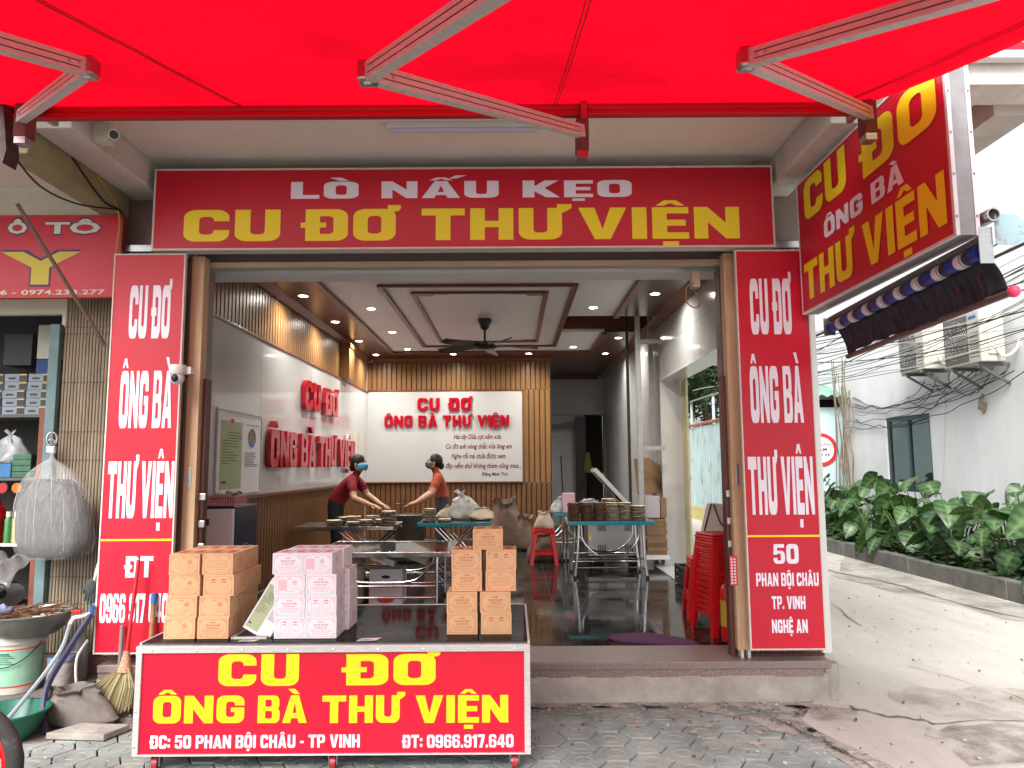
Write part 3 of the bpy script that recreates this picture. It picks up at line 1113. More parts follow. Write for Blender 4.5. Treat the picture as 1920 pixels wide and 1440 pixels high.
for x0, x1 in ((-2.19, -2.105), (1.455, 1.535)):
    p = MB()
    p.box(x0, x1, 4.93, 5.02, 0.30, 2.94)
    j = p.obj('shutter_post', M_wood, shop, bevel=0.003)
    p = MB()
    p.box(x0 + 0.03, x1 - 0.03, 4.926, 4.9295, 1.36, 1.50)
    p.obj('lock_plate', M_steel, j, bevel=0.002)
    p = MB()
    for q in (0.02, 0.065):
        p.box(x0 + q, x0 + q + 0.02, 4.94, 5.0, 0.2485, 0.299)
    p.obj('foot_channel', M_alu, j)
# dark red inner posts with bolt fittings
for x0, x1 in ((-2.103, -2.075), (1.424, 1.453)):
    p = MB()
    p.box(x0, x1, 4.985, 5.06, 0.248, 2.10)
    q = p.obj('inner_post', M_redwood, shop, bevel=0.003)
    for z in (1.1, 1.28, 0.95):
        b = MB().box(x0 + 0.004, x1 + 0.02, 4.972, 4.984, z, z + 0.045)
        b.obj('bolt', M_steel, q, bevel=0.003)
# folded accordion gates behind the two tall banners
M_gate = mat('gate_cream', (0.40, 0.34, 0.25), 0.55, var=0.35, vscale=4, stretch=(4, 4, 0.5), dirt=0.4, dirtcol=(0.15, 0.11, 0.07), dscale=5)
def gate(name, x0, x1, y, z0, z1, parent, pitch=0.023, m=M_gate):
    mb = MB()
    n = int((x1 - x0) / pitch)
    pt = (x1 - x0) / n
    for k in range(n):
        a = x0 + k * pt
        mb.prism([(a + pt * .06, y), (a + pt * .2, y - 0.014), (a + pt * .5, y - .019), (a + pt * .8, y - 0.014), (a + pt * .94, y)], z0, z1, 'z')
    mb.box(x0, x1, y + 0.001, y + 0.02, z0, z1)
    o = mb.obj(name, m, parent)
    o['kind'] = 'stuff'
    return o
gate('gate_slats', -2.66, -2.19, 5.06, 0.262, 2.955, shop)
gate('gate_slats', 1.50, 2.02, 5.06, 0.262, 2.955, shop)
for x0, x1 in ((-2.68, -2.19), (1.498, 2.04)):
    p = MB()
    p.box(x0, x1, 4.985, 5.085, 2.995, 3.04)
    tr = p.obj('gate_track', M_steel, shop)
    p = MB()
    n = 11
    for k in range(n):
        x = x0 + (k + .5) * (x1 - x0) / n
        p.box(x - .010, x + .010, 5.02, 5.045, 2.957, 2.992)
        p.box(x - .014, x + .014, 5.012, 5.019, 2.972, 2.99)
    p.obj('gate_rollers', M_alu, tr)['kind'] = 'stuff'
    p = MB()
    p.box(x0, x1, 4.99, 5.08, 0.2475, 0.2615)
    p.obj('gate_track', M_redwood, shop)

# upper floor slab, beams, soffit
p = MB()
p.box(-2.75, 2.0, 3.95, 5.099, 3.60, 3.70)
p.obj('soffit', M_soffit, shop)
p = MB()
p.box(-2.75, 3.0, 3.72, 3.949, 3.50, 4.1)
p.obj('front_beam', M_beam, shop)
def side_beam(x0, x1, name='side_beam', m=M_beam, z=3.40):
    mb = MB()
    mb.box(x0, x1, 3.949 + .001, 5.099, z, 3.599)
    return mb.obj(name, m, shop, bevel=0.01)
side_beam(-2.70, -2.47)
side_beam(1.80, 1.985)
p = MB()
p.box(-2.76, 2.2, 5.5, 16, 4.21, 4.4)
p.box(-2.59, 1.955, 5.26, 5.6, 3.46, 4.2)
p.box(-2.76, 2.2, 5.101, 5.4995, 3.601, 4.4)
p.obj('upper_floor', M_plaster, shop)
# overhang above the alley
p = MB()
p.box(2.001, 2.72, 3.95, 16.0, 3.58, 3.70)
p.obj('alley_soffit', M_soffit, shop)
p = MB()
p.box(2.72, 2.95, 3.95, 16.0, 3.44, 3.9)
p.obj('alley_beam', M_plaster, shop)
p = MB()
p.box(2.201, 2.215, 5.11, 16, 0.0, 3.57)
p.obj('alley_wall', M_plaster, shop) if False else None
# ------------------------------------------------------------------ signs on the front
def sign_box(name, label, x0, x1, y0, y1, z0, z1, fw=0.012):
    t = thing(name, label, 'sign', ((x0 + x1) / 2, y1, z0))
    p = MB()
    p.box(x0 + fw, x1 - fw, y0 + 0.004, y1, z0 + fw, z1 - fw)
    p.obj('panel', M_red, t)
    p = MB()
    p.box(x0, x0 + fw, y0, y1, z0, z1)
    p.box(x1 - fw, x1, y0, y1, z0, z1)
    p.box(x0 + fw, x1 - fw, y0, y1, z0, z0 + fw)
    p.box(x0 + fw, x1 - fw, y0, y1, z1 - fw, z1)
    p.obj('frame', M_signframe, t)
    return t

hd = sign_box('header_sign', 'long red sign with white and yellow letters above the shop opening', -2.413, 1.772, 4.80, 4.90, 2.945, 3.512)
yf = 4.803
block_text('LÒ', (-1.486, yf, 3.297), XF, ZF, NF, 0.457, 0.118, M_pale, hd)
block_text('NẤU', (-0.874, yf, 3.297), XF, ZF, NF, 0.792, 0.118, M_pale, hd)
block_text('KẸO', (0.08, yf, 3.297), XF, ZF, NF, 0.737, 0.118, M_pale, hd)
block_text('CU', (-2.201, yf, 3.004), XF, ZF, NF, 0.65, 0.219, M_yellow, hd)
block_text('ĐƠ', (-1.415, yf, 3.004), XF, ZF, NF, 0.64, 0.219, M_yellow, hd)
block_text('THƯ', (-0.602, yf, 3.004), XF, ZF, NF, 0.945, 0.219, M_yellow, hd)
block_text('VIỆN', (0.453, yf, 3.004), XF, ZF, NF, 1.083, 0.219, M_yellow, hd)
p = MB()
for x in (-2.22, 1.66):
    p.tube([(x, 4.86, 3.5), (x + .005, 4.83, 3.535), (x - .01, 4.80, 3.545)], 0.004, 5)
p.obj('hook', M_steel, hd)

lb = sign_box('tall_banner', 'tall narrow red banner with a phone number, left of the shop opening', -2.668, -2.188, 4.822, 4.85, 0.325, 2.930, 0.009)
yb = 4.825
block_text('CU ĐƠ', (-2.548, yb, 2.352), XF, ZF, NF, 0.272, 0.36, M_pale, lb, space=0.30)
block_text('ÔNG BÀ', (-2.582, yb, 1.757), XF, ZF, NF, 0.345, 0.378, M_pale, lb, space=0.38)
block_text('THƯ VIỆN', (-2.632, yb, 1.175), XF, ZF, NF, 0.430, 0.365, M_pale, lb, space=0.32)
block_text('ĐT', (-2.497, yb, 0.80), XF, ZF, NF, 0.185, 0.133, M_pale, lb)
block_text('0966 917 640', (-2.640, yb, 0.518), XF, ZF, NF, 0.435, 0.181, M_pale, lb, space=0.45)
MB().box(-2.655, -2.20, yb - .0015, yb - .0005, 1.030, 1.042).obj('stripe', M_yellow, lb)

rb = sign_box('tall_banner', 'tall narrow red banner with a street address, right of the shop opening', 1.502, 1.986, 4.822, 4.85, 0.325, 2.930, 0.009)
block_text('CU ĐƠ', (1.592, yb, 2.354), XF, ZF, NF, 0.272, 0.378, M_pale, rb, space=0.30)
block_text('ÔNG BÀ', (1.568, yb, 1.766), XF, ZF, NF, 0.345, 0.375, M_pale, rb, space=0.38)
block_text('THƯ VIỆN', (1.533, yb, 1.172), XF, ZF, NF, 0.422, 0.373, M_pale, rb, space=0.32)
MB().box(1.511, 1.977, yb - .0015, yb - .0005, 1.030, 1.042).obj('stripe', M_yellow, rb)
block_text('50', (1.673, yb, 0.861), XF, ZF, NF, 0.162, 0.124, M_pale, rb)
block_text('PHAN BỘI CHÂU', (1.556, yb, 0.721), XF, ZF, NF, 0.40, 0.083, M_pale, rb)
block_text('TP. VINH', (1.650, yb, 0.578), XF, ZF, NF, 0.214, 0.08, M_pale, rb)
block_text('NGHỆ AN', (1.644, yb, 0.430), XF, ZF, NF, 0.227, 0.083, M_pale, rb)

# the projecting sign, a two-sided box at right angles to the front
SX = 1.92
ps = thing('projecting_sign', 'large red box sign with yellow letters standing out over the alley corner', 'sign', (SX, 4.78, 2.47))
p = MB()
y0, y1, z0, z1 = 3.085, 4.78, 2.475, 3.36
p.box(SX + .003, SX + 0.008, y0 + .012, y1 - .012, z0 + .012, z1 - .012)
p.obj('panel', M_red, ps)
p = MB()
p.box(SX + .098, SX + 0.103, y0 + .012, y1 - .012, z0 + .012, z1 - .012)
p.obj('panel', M_red, ps)
p = MB()
M_whiteframe = mat('white_frame', (0.72, 0.72, 0.72), 0.4, var=0.15, vscale=12)
for xx in (SX, SX + 0.088):
    p.box(xx, xx + 0.018, y0, y0 + .018, z0, z1)
    p.box(xx, xx + 0.018, y1 - .012, y1, z0, z1)
    p.box(xx, xx + 0.018, y0 + .018, y1 - .012, z0, z0 + .012)
    p.box(xx, xx + 0.018, y0 + .018, y1 - .012, z1 - .012, z1)
p.obj('frame', M_whiteframe, ps)
p = MB()
p.box(SX + .0181, SX + .0879, y0 + .004, y0 + .02, z0 + .002, z1 - .002)
p.box(SX + .0181, SX + .0879, y0 + .02, y1, z0 + .002, z0 + .02)
p.obj('box_edge', mat('grey_sheet', (0.30, 0.29, 0.30), 0.5, metal=0.4, var=0.3, vscale=8), ps)
UX, NS_ = (0, -1, 0), (-1, 0, 0)
xs = SX + 0.001
block_text('CU', (xs, 4.66, 3.065), UX, ZF, NS_, 0.60, 0.262, M_yellow, ps)
block_text('ĐƠ', (xs, 3.90, 3.035), UX, ZF, NS_, 0.74, 0.255, M_yellow, ps)
block_text('ÔNG', (xs, 4.385, 2.865), UX, ZF, NS_, 0.50, 0.115, M_pale, ps)
block_text('BÀ', (xs, 3.79, 2.865), UX, ZF, NS_, 0.325, 0.115, M_pale, ps)
block_text('THƯ VIỆN', (xs, 4.715, 2.548), UX, ZF, NS_, 1.575, 0.245, M_yellow, ps, space=0.34)
p = MB()
for k in range(5):
    z = 2.56 + k * 0.19
    p.ball((SX + 0.009, y0 - .001, z), 0.006, 6, 4)
    p.ball((SX + 0.097, y0 - .001, z), 0.006, 6, 4)
p.obj('rivets', M_steel, ps)['kind'] = 'stuff'

# strip of another sign on the slab edge above the alley
us = thing('fascia_sign', 'end of a red and yellow sign with white frame on the slab above the alley', 'sign', (2.9, 3.70, 3.62))
p = MB()
p.box(2.15, 4.2, 3.66, 3.70, 3.655, 4.3)
p.obj('panel', M_red, us)
p = MB()
p.box(2.15, 4.2, 3.655, 3.715, 3.615, 3.6545)
p.obj('frame', M_whiteframe, us)
p = MB()
p.box(2.45, 4.1, 3.657, 3.6595, 3.70, 3.76)
p.obj('stripe', M_yellow, us)

# ------------------------------------------------------------------ folding-arm awning
def awning_fabric_mat():
    m = bpy.data.materials.new('awning_fabric')
    m.use_nodes = True
    n, l = m.node_tree.nodes, m.node_tree.links
    b = n['Principled BSDF']
    b.inputs['Base Color'].default_value = (0.45, 0.002, 0.012, 1)
    b.inputs['Roughness'].default_value = 0.9
    b.inputs['Specular IOR Level'].default_value = 0.05
    gp = n.new('ShaderNodeNewGeometry')
    nz = n.new('ShaderNodeTexNoise')
    nz.inputs['Scale'].default_value = 1.7
    nz.inputs['Detail'].default_value = 7
    l.new(gp.outputs['Position'], nz.inputs['Vector'])
    bp = n.new('ShaderNodeBump')
    bp.inputs['Strength'].default_value = 0.35
    bp.inputs['Distance'].default_value = 0.03
    l.new(nz.outputs['Fac'], bp.inputs['Height'])
    l.new(bp.outputs[0], b.inputs['Normal'])
    tr = n.new('ShaderNodeBsdfTranslucent')
    tr.inputs['Color'].default_value = (0.56, 0.0015, 0.012, 1)
    l.new(bp.outputs[0], tr.inputs['Normal'])
    n3 = n.new('ShaderNodeTexNoise')
    n3.inputs['Scale'].default_value = 0.9
    n3.inputs['Detail'].default_value = 10
    n3.inputs['Roughness'].default_value = 0.7
    l.new(gp.outputs['Position'], n3.inputs['Vector'])
    cr = n.new('ShaderNodeValToRGB')
    cr.color_ramp.elements[0].position = 0.36
    cr.color_ramp.elements[0].color = (0.42, 0.001, 0.009, 1)
    cr.color_ramp.elements[1].position = 0.55
    cr.color_ramp.elements[1].color = (0.58, 0.0015, 0.012, 1)
    l.new(n3.outputs['Fac'], cr.inputs[0])
    l.new(cr.outputs[0], tr.inputs['Color'])
    mx = n.new('ShaderNodeMixShader')
    mx.inputs[0].default_value = 0.5
    l.new(b.outputs[0], mx.inputs[1])
    l.new(tr.outputs[0], mx.inputs[2])
    l.new(mx.outputs[0], n['Material Output'].inputs['Surface'])
    return m
M_awn = awning_fabric_mat()
M_awnroll = mat('awning_roll_cloth', (0.50, 0.004, 0.02), 0.5, var=0.2, vscale=3, stretch=(0.3, 4, 4), bump=0.2, bscale=8)
SL = 0.29
AX0, AX1, AY, AZ = -2.62, 1.885, 3.66, 3.372
aw = thing('awning', 'wide red fabric awning with folding metal arms hanging over the shop front', 'awning', (0, AY, AZ))
NXA, NYA = 72, 30
AY_END = 1.15
seams = (-1.40, 0.235, 1.72)
def fab(x, y):
    t = (AY - y) / (AY - AY_END)
    z = AZ - SL * (AY - y)
    edges = (AX0,) + seams + (AX1,)
    sag = 0
    for a, b in zip(edges[:-1], edges[1:]):
        if a <= x <= b:
            u = (x - a) / (b - a)
            sag = 0.03 * math.sin(math.pi * u) * math.sin(math.pi * min(1, t))
    return Vector((x, y, z - sag - 0.02 * math.sin(math.pi * min(1, t)) + 0.008 * math.sin(x * 2.3 + y * 1.7) * min(1, t * 3) + 0.0035 * math.sin(x * 9 + y * 14) * math.sin(y * 5 - x * 3) * min(1, t * 2)))
p = MB()
vs, fs = [], []
for j in range(NYA + 1):
    y = AY - (AY - AY_END) * j / NYA
    for i in range(NXA + 1):
        vs.append(fab(AX0 + (AX1 - AX0) * i / NXA, y))
for j in range(NYA):
    for i in range(NXA):
        a = j * (NXA + 1) + i
        fs.append((a, a + 1, a + NXA + 2, a + NXA + 1))
p.add(vs, fs)
cloth = p.obj('fabric', M_awn, aw, smooth=True, fix=False)
M_seam = mat('seam_thread', (0.24, 0.002, 0.008), 0.8)
for sx in seams:
    p = MB()
    for off in (-0.007, 0.007):
        pts = [fab(sx + off, AY - (AY - AY_END) * k / 24) - Vector((0, 0, 0.004)) for k in range(25)]
        p.tube(pts, 0.0022, 4)
    p.obj('seam', M_seam, cloth)
rnd = random.Random(21)                    # small tears and scuffs in the cloth
M_tear = mat('dark_tear', (0.08, 0.004, 0.008), 0.9)
for k in range(22):
    x, y = rnd.uniform(-2.1, 1.6), rnd.uniform(2.1, 3.4)
    c = fab(x, y) - Vector((0, 0, 0.003))
    a = rnd.uniform(0, 3.14)
    L = rnd.uniform(0.006, 0.02)
    p = MB()
    d = Vector((math.cos(a), math.sin(a), 0)) * L
    q = Vector((-math.sin(a), math.cos(a), 0)) * L * 0.2
    sl = lambda v: Vector((v.x, v.y, v.y * SL))
    p.add([c + sl(-d), c + sl(q), c + sl(d), c + sl(-q)], [(0, 1, 2, 3)])
    p.obj('scuff', M_tear, cloth, fix=False)
p = MB()
p.tube([(AX0 + .03, AY + .02, AZ - .012), (AX1 - .02, AY + .02, AZ - .012)], 0.036, 18)
p.obj('roller', M_awnroll, aw, smooth=True)
p = MB()
p.box(AX0 + .04, AX1 - 0.01, AY - .035, AY + .012, AZ - 0.075, AZ - 0.045)
p.obj('valance_fold', M_awnroll, aw, bevel=0.008)
p = MB()
p.box(AX0, AX1, AY_END - .05, AY_END + .01, AZ - SL * (AY - AY_END) - .05, AZ - SL * (AY - AY_END) + .03)
p.obj('front_rail', M_alu, aw)
def arm(sh, el, fr):
    """two aluminium profiles with an elbow; each profile has a groove line along its side"""
    sh, el, fr = Vector(sh), Vector(el), Vector(fr)
    for a, b in ((sh, el), (el, fr)):
        p = MB()
        p.bar(a, b, 0.040, 0.062, 0)
        d = (b - a).normalized()
        sd = d.cross(Vector((0, 0, 1))).normalized()
        for s_ in (-1, 1):
            for h in (-0.013, 0.011):
                o = sd * (s_ * 0.0202) + Vector((0, 0, h))
                p.bar(a + o + d * .05, b + o - d * .05, 0.003, 0.004, 1)
        o = p.obj('arm', [M_alu, M_black], aw, bevel=0.003)
        p = MB()
        L = (b - a).length
        for t in (0.06, 0.10, L - 0.06, L - 0.10):
            c = a + d * t
            for s_ in (-1, 1):
                p.ball(c + sd * (s_ * 0.021), 0.006, 6, 4)
        p.obj('screws', M_steel, o)['kind'] = 'stuff'
    p = MB()
    p.box(el.x - .032, el.x + .032, el.y - .032, el.y + .032, el.z - .036, el.z + .036)
    p.cyl((el.x, el.y), 0.016, el.z - .045, el.z + .045, 10)
    p.obj('elbow', M_steel, aw, bevel=0.008)
    p = MB()
    p.box(sh.x - .03, sh.x + .035, sh.y - .01, sh.y + .07, sh.z - .10, sh.z + .07)
    p.obj('shoulder', mat('grimy_bracket', (0.20, 0.085, 0.075), 0.6, metal=0.3, var=0.5, vscale=20), aw, bevel=0.006)
    p = MB()
    p.box(sh.x + .0, sh.x + .03, sh.y + .02, sh.y + .25, sh.z + .071, sh.z + .2)
    p.obj('bracket', M_steel, aw)
    p = MB()
    p.box(sh.x - .025, sh.x + .03, sh.y - .005, sh.y + .06, sh.z - .135, sh.z - .101)
    p.obj('end_plate', M_steel, aw)
arm((0.36, 3.55, 3.17), (-0.484, 2.377, 2.83), (0.183, 1.25, 2.503))
arm((1.80, 3.52, 3.24), (0.852, 2.506, 2.946), (1.621, 1.25, 2.581))
arm((-2.44, 3.50, 3.24), (-1.568, 2.588, 2.976), (-1.975, 1.25, 2.585))

# ------------------------------------------------------------------ things fixed under the soffit
tl = thing('tube_light', 'white tube light batten under the soffit', 'light', (-0.3, 4.34, 3.6))
p = MB()
p.box(-0.76, 0.20, 4.31, 4.37, 3.565, 3.599)
p.obj('batten', M_white, tl, bevel=0.004)
p = MB()
p.box(-0.735, 0.175, 4.317, 4.363, 3.545, 3.5645)
p.obj('diffuser', mat('lilac_diffuser', (0.62, 0.60, 0.74), 0.4), tl, bevel=0.006)
cm = thing('security_camera', 'white bullet security camera on a box under the left beam', 'camera', (-2.45, 4.2, 3.4))
p = MB()
p.box(-2.469, -2.37, 4.15, 4.24, 3.42, 3.53)
p.obj('junction_box', M_cream, cm, bevel=0.006)
p = MB()
p.tube([(-2.37, 4.19, 3.47), (-2.34, 4.15, 3.455), (-2.32, 4.12, 3.44)], 0.014, 8)
p.obj('mount', M_cream, cm, smooth=True)
p = MB()
p.tube([(-2.345, 4.16, 3.455), (-2.27, 4.03, 3.395)], 0.032, 14)
p.obj('body', M_cream, cm, smooth=True)
p = MB()
p.tube([(-2.271, 4.032, 3.396), (-2.266, 4.022, 3.392)], 0.024, 12)
p.obj('lens', M_black, cm)
dm = thing('dome_camera', 'white swivel camera fixed over the edge of the left tall banner', 'camera', (-2.16, 4.82, 2.06))
p = MB()
p.lathe([(0, .06), (.05, .06), (.053, .05), (.053, .02), (.045, .0), (0, 0)], (-2.17, 4.74, 2.10), 20)
p.box(-2.16, -2.09, 4.75, 4.80, 2.105, 2.15)
p.obj('base', M_white, dm, smooth=True)
p = MB()
p.ball((-2.17, 4.74, 2.075), 0.043, 16, 12)
p.obj('head', M_white, dm, smooth=True)
p = MB()
p.ball((-2.172, 4.71, 2.072), (0.026, 0.022, 0.026), 14, 10)
p.obj('lens', M_black, dm, smooth=True)

# ------------------------------------------------------------------ the sales cart
ct = thing('sales_cart', 'low red-fronted cart with black stone top on small casters', 'cart', (-0.9, 4.3, 0))
CX0, CX1, CY0, CY1, CZ0, CZ1 = -1.885, 0.082, 3.80, 4.81, 0.085, 0.622
M_carttop = M_marble.copy()
M_carttop.name = 'cart_top_stone'
_n, _l = M_carttop.node_tree.nodes, M_carttop.node_tree.links
_n['Principled BSDF'].inputs['Specular IOR Level'].default_value = 0.0
_gl = _n.new('ShaderNodeBsdfGlossy')                     # a worn polish: about a tenth of the light is mirrored
_gl.inputs['Roughness'].default_value = 0.05
_mx = _n.new('ShaderNodeMixShader')
_mx.inputs[0].default_value = 0.10
_l.new(_n['Principled BSDF'].outputs[0], _mx.inputs[1])
_l.new(_gl.outputs[0], _mx.inputs[2])
_l.new(_mx.outputs[0], _n['Material Output'].inputs['Surface'])

p = MB()
p.box(CX0 + .012, CX1 - .012, CY0 + .03, CY1 - .01, CZ1 - .022, CZ1 - .001)
p.obj('top', M_carttop, ct)
p = MB()
p.box(CX0 + .03, CX1 - .03, CY0 + .01, CY0 + .016, CZ0 + .008, CZ1 - .045)
p.obj('front_panel', mat('cart_banner_red', (0.66, 0.007, 0.035), 0.4, var=0.1, vscale=1.3, bump=0.12, bscale=3.5), ct)
p = MB()
fy = CY0
p.box(CX0, CX1, fy - .004, CY0 + .03, CZ1 - .045, CZ1 - .012)
p.box(CX0, CX0 + .03, fy - .002, CY0 + .03, CZ0, CZ1 - .0455)
p.box(CX1 - .03, CX1, fy - .002, CY0 + .03, CZ0, CZ1 - .0455)
p.box(CX0 + .0301, CX1 - .0301, fy - .002, CY0 + .03, CZ0, CZ0 + .0075)
p.box(CX1 - .012, CX1, CY0 + .0301, CY1, CZ1 - .04, CZ1)
p.box(CX0, CX0 + .012, CY0 + .0301, CY1, CZ1 - .04, CZ1)
p.box(CX0 + .0121, CX1 - .0121, CY1 - .0099, CY1, CZ1 - .04, CZ1 + .004)
p.obj('edge_frame', M_alu, ct, bevel=0.002)
p = MB()
p.box(CX1 - .025, CX1 - .004, CY0 + .031, CY1 - .01, CZ0, CZ1 - .041)
p.box(CX0 + .004, CX0 + .025, CY0 + .031, CY1 - .01, CZ0, CZ1 - .041)
p.obj('side_panel', mat('cart_plywood', (0.30, 0.18, 0.09), 0.6, var=0.3, vscale=6, stretch=(1, 1, 6)), ct)
p = MB()
p.box(CX0 + .026, CX1 - .026, CY1 - .03, CY1 - .012, CZ0, CZ1 - .041)
p.box(CX0 + .026, CX1 - .026, CY0 + .04, CY1 - .031, CZ0, CZ0 + .02)
p.obj('body', M_dark, ct)
p = MB()
for k in range(9):
    p.ball((CX0 + .08 + k * 0.226, fy - .005, CZ1 - .03), 0.006, 6, 4)
for z in (.13, .3, .47):
    p.ball((CX0 + .012, fy - .003, z), 0.005, 6, 4)
    p.ball((CX1 - .012, fy - .003, z), 0.005, 6, 4)
p.obj('rivets', M_chrome, ct)['kind'] = 'stuff'
yc = CY0 + .0095
block_text('CU', (-1.474, yc, 0.415), XF, ZF, NF, 0.402, 0.153, M_yellow, ct)
block_text('ĐƠ', (-0.860, yc, 0.415), XF, ZF, NF, 0.470, 0.150, M_yellow, ct)
M_yel2 = M_yellow
block_text('ÔNG', (-1.791, yc, 0.239), XF, ZF, NF, 0.452, 0.131, M_yellow, ct)
block_text('BÀ', (-1.272, yc, 0.238), XF, ZF, NF, 0.244, 0.131, M_yellow, ct)
block_text('THƯ', (-0.952, yc, 0.236), XF, ZF, NF, 0.385, 0.131, M_yellow, ct)
block_text('VIỆN', (-0.489, yc, 0.234), XF, ZF, NF, 0.460, 0.131, M_yellow, ct)
block_text('ĐC: 50 PHAN BỘI CHÂU - TP VINH', (-1.803, yc, 0.120), XF, ZF, NF, 1.04, 0.062, M_pale, ct)
block_text('ĐT: 0966.917.640', (-0.555, yc, 0.116), XF, ZF, NF, 0.552, 0.062, M_pale, ct)
for x in (CX0 + .10, (CX0 + CX1) / 2, CX1 - .08):
    for y in (CY0 + .055, CY1 - .08):
        c = MB()
        c.tube([(x - .013, y, .036), (x + .013, y, .036)], 0.034, 16)
        w = c.obj('caster', mat('caster_red', (0.35, 0.03, 0.04), 0.4), ct, smooth=True)
        c = MB()
        c.tube([(x - .0145, y, .036), (x + .0145, y, .036)], 0.018, 12)
        c.box(x - .024, x - .018, y - .018, y + .018, .025, .078)
        c.box(x + .018, x + .024, y - .018, y + .018, .025, .078)
        c.box(x - .028, x + .028, y - .028, y + .028, .0785, .0845)
        c.obj('fork', M_steel, w)

# ------------------------------------------------------------------ printed cartons
BW, BD, BH = 0.160, 0.20, 0.107
M_orange = mat('orange_card', (0.74, 0.47, 0.25), 0.65, var=0.20, vscale=4, coords='World')
M_pinkcard = mat('white_card', (0.80, 0.81, 0.85), 0.6, var=0.05, vscale=5, coords='World')
M_rprint = mat('red_print', (0.48, 0.07, 0.03), 0.6)
M_pprint = mat('pink_print', (0.70, 0.20, 0.30), 0.6)
M_lprint = mat('light_pink_print', (0.78, 0.52, 0.60), 0.6)
M_tape = mat('clear_tape', (0.55, 0.35, 0.22), 0.2)

def print_mesh(kind, W, H, mi=0):
    """one face of a carton in the x-z plane, centred, looking along -y"""
    mb = MB()
    def rect(x0, z0, x1, z1, m_=0):
        mb.add([(x0, -0.0006, z0), (x1, -0.0006, z0), (x1, -0.0006, z1), (x0, -0.0006, z1)], [(0, 1, 2, 3)], m_)
    w, h = W / 2 - .010, H / 2 - .009
    t = 0.0013
    cx = 0.016
    # double line border with scrolls at the corners
    rect(-w + cx, h - t, w - cx, h); rect(-w + cx, -h, w - cx, -h + t)
    rect(-w, -h + cx, -w + t, h - cx); rect(w - t, -h + cx, w, h - cx)
    for sx in (-1, 1):
        for sz in (-1, 1):
            pts = [(sx * (w - cx * math.cos(a)), sz * (h - cx * math.sin(a))) for a in [R(90) * k / 5 for k in range(6)]]
            for k in range(5):
                a, b = Vector((pts[k][0], 0, pts[k][1])), Vector((pts[k + 1][0], 0, pts[k + 1][1]))
                n = Vector((-(b - a).z, 0, (b - a).x)).normalized() * 0.0011
                mb.add([a - n - Vector((0, .0006, 0)), b - n - Vector((0, .0006, 0)), b + n - Vector((0, .0006, 0)), a + n - Vector((0, .0006, 0))], [(0, 1, 2, 3)], 0)
            for (ux, uz, s_) in ((0.002, 0.002, .004), (0.008, 0.0015, .003), (0.0015, 0.008, .003), (0.013, .001, .002), (.001, .013, .002)):
                x, z = sx * (w - ux), sz * (h - uz)
                rect(x - s_ / 2, z - s_ / 2, x + s_ / 2, z + s_ / 2)
    rnd = random.Random(kind)
    def line(z, x0, x1, th=0.0016, m_=0):
        x = x0
        while x < x1:
            L = rnd.uniform(0.004, 0.011)
            rect(x, z, min(x + L, x1), z + th, m_)
            x += L + 0.0022
    def ftext(s_, z, hh, width, bold=0.03):
        tb = MB()
        font_text(tb, s_, (-width / 2, 0, z), XF, ZF, NF, width, hh, 0, bold, depth=0.0006)
        mb.add(tb.v, tb.f, 0)
    if kind == 0:
        ftext('CU ĐƠ', 0.025, 0.0085, 0.030)
        ftext('ÔNG BÀ THƯ VIỆN', 0.010, 0.0085, 0.075)
        ftext('ĐT: 0966.917.640', -0.003, 0.007, 0.06)
        for k in range(4):
            line(-0.011 - k * .0075, -.058 + k * .006, .058 - k * .006)
    elif kind == 1:
        for sx in (-1, 1):
            x = sx * 0.027
            rect(x - .021, -.034, x - .020, .030); rect(x + .020, -.034, x + .021, .030)
            rect(x - .021, -.035, x + .021, -.034)
            rect(x - .011, .026, x + .011, .032)
            for k in range(6):
                a0, a1 = R(30 + 20 * k), R(50 + 20 * k)
                mb.add([(x + .014 * math.cos(a0), -.0006, .006 + .014 * math.sin(a0)), (x + .014 * math.cos(a1), -.0006, .006 + .014 * math.sin(a1)),
                        (x + .008 * math.cos(a1), -.0006, .008 + .008 * math.sin(a1)), (x + .008 * math.cos(a0), -.0006, .008 + .008 * math.sin(a0))], [(0, 1, 2, 3)], 0)
            line(-.010, x - .015, x + .015, .001)
            line(-.018, x - .012, x + .012, .001)
            line(-.026, x - .014, x + .014, .001)
    elif kind == 2:
        ftext('CU ĐƠ', 0.030, 0.006, 0.022)
        rect(-.058, -.028, -.012, .026, 1)
        for k in range(5):
            line(-.022 + k * .0095, -.055, -.016, .001)
        for k in range(10):
            a0, a1 = R(36 * k), R(36 * k + 36)
            mb.add([(.028 + .012 * math.cos(a0), -.0006, .012 + .012 * math.sin(a0)), (.028 + .012 * math.cos(a1), -.0006, .012 + .012 * math.sin(a1)),
                    (.028 + .0095 * math.cos(a1), -.0006, .012 + .0095 * math.sin(a1)), (.028 + .0095 * math.cos(a0), -.0006, .012 + .0095 * math.sin(a0))], [(0, 1, 2, 3)], 0)
        rect(.022, .010, .034, .015)
        line(-.010, .002, .056, .001); line(-.018, -.004, .056, .0012); line(-.024, .008, .050, .001); line(-.033, -.02, .03, .0016)
    else:
        ftext('CU ĐƠ', 0.029, 0.006, 0.024, 0.01)
        for k in range(7):
            line(0.019 - k * .0075, -.056 + (0 if k else .012), .056 - (0.02 if k == 6 else 0), .0014)
        line(-.036, -.016, .016, .0014)
    return mb

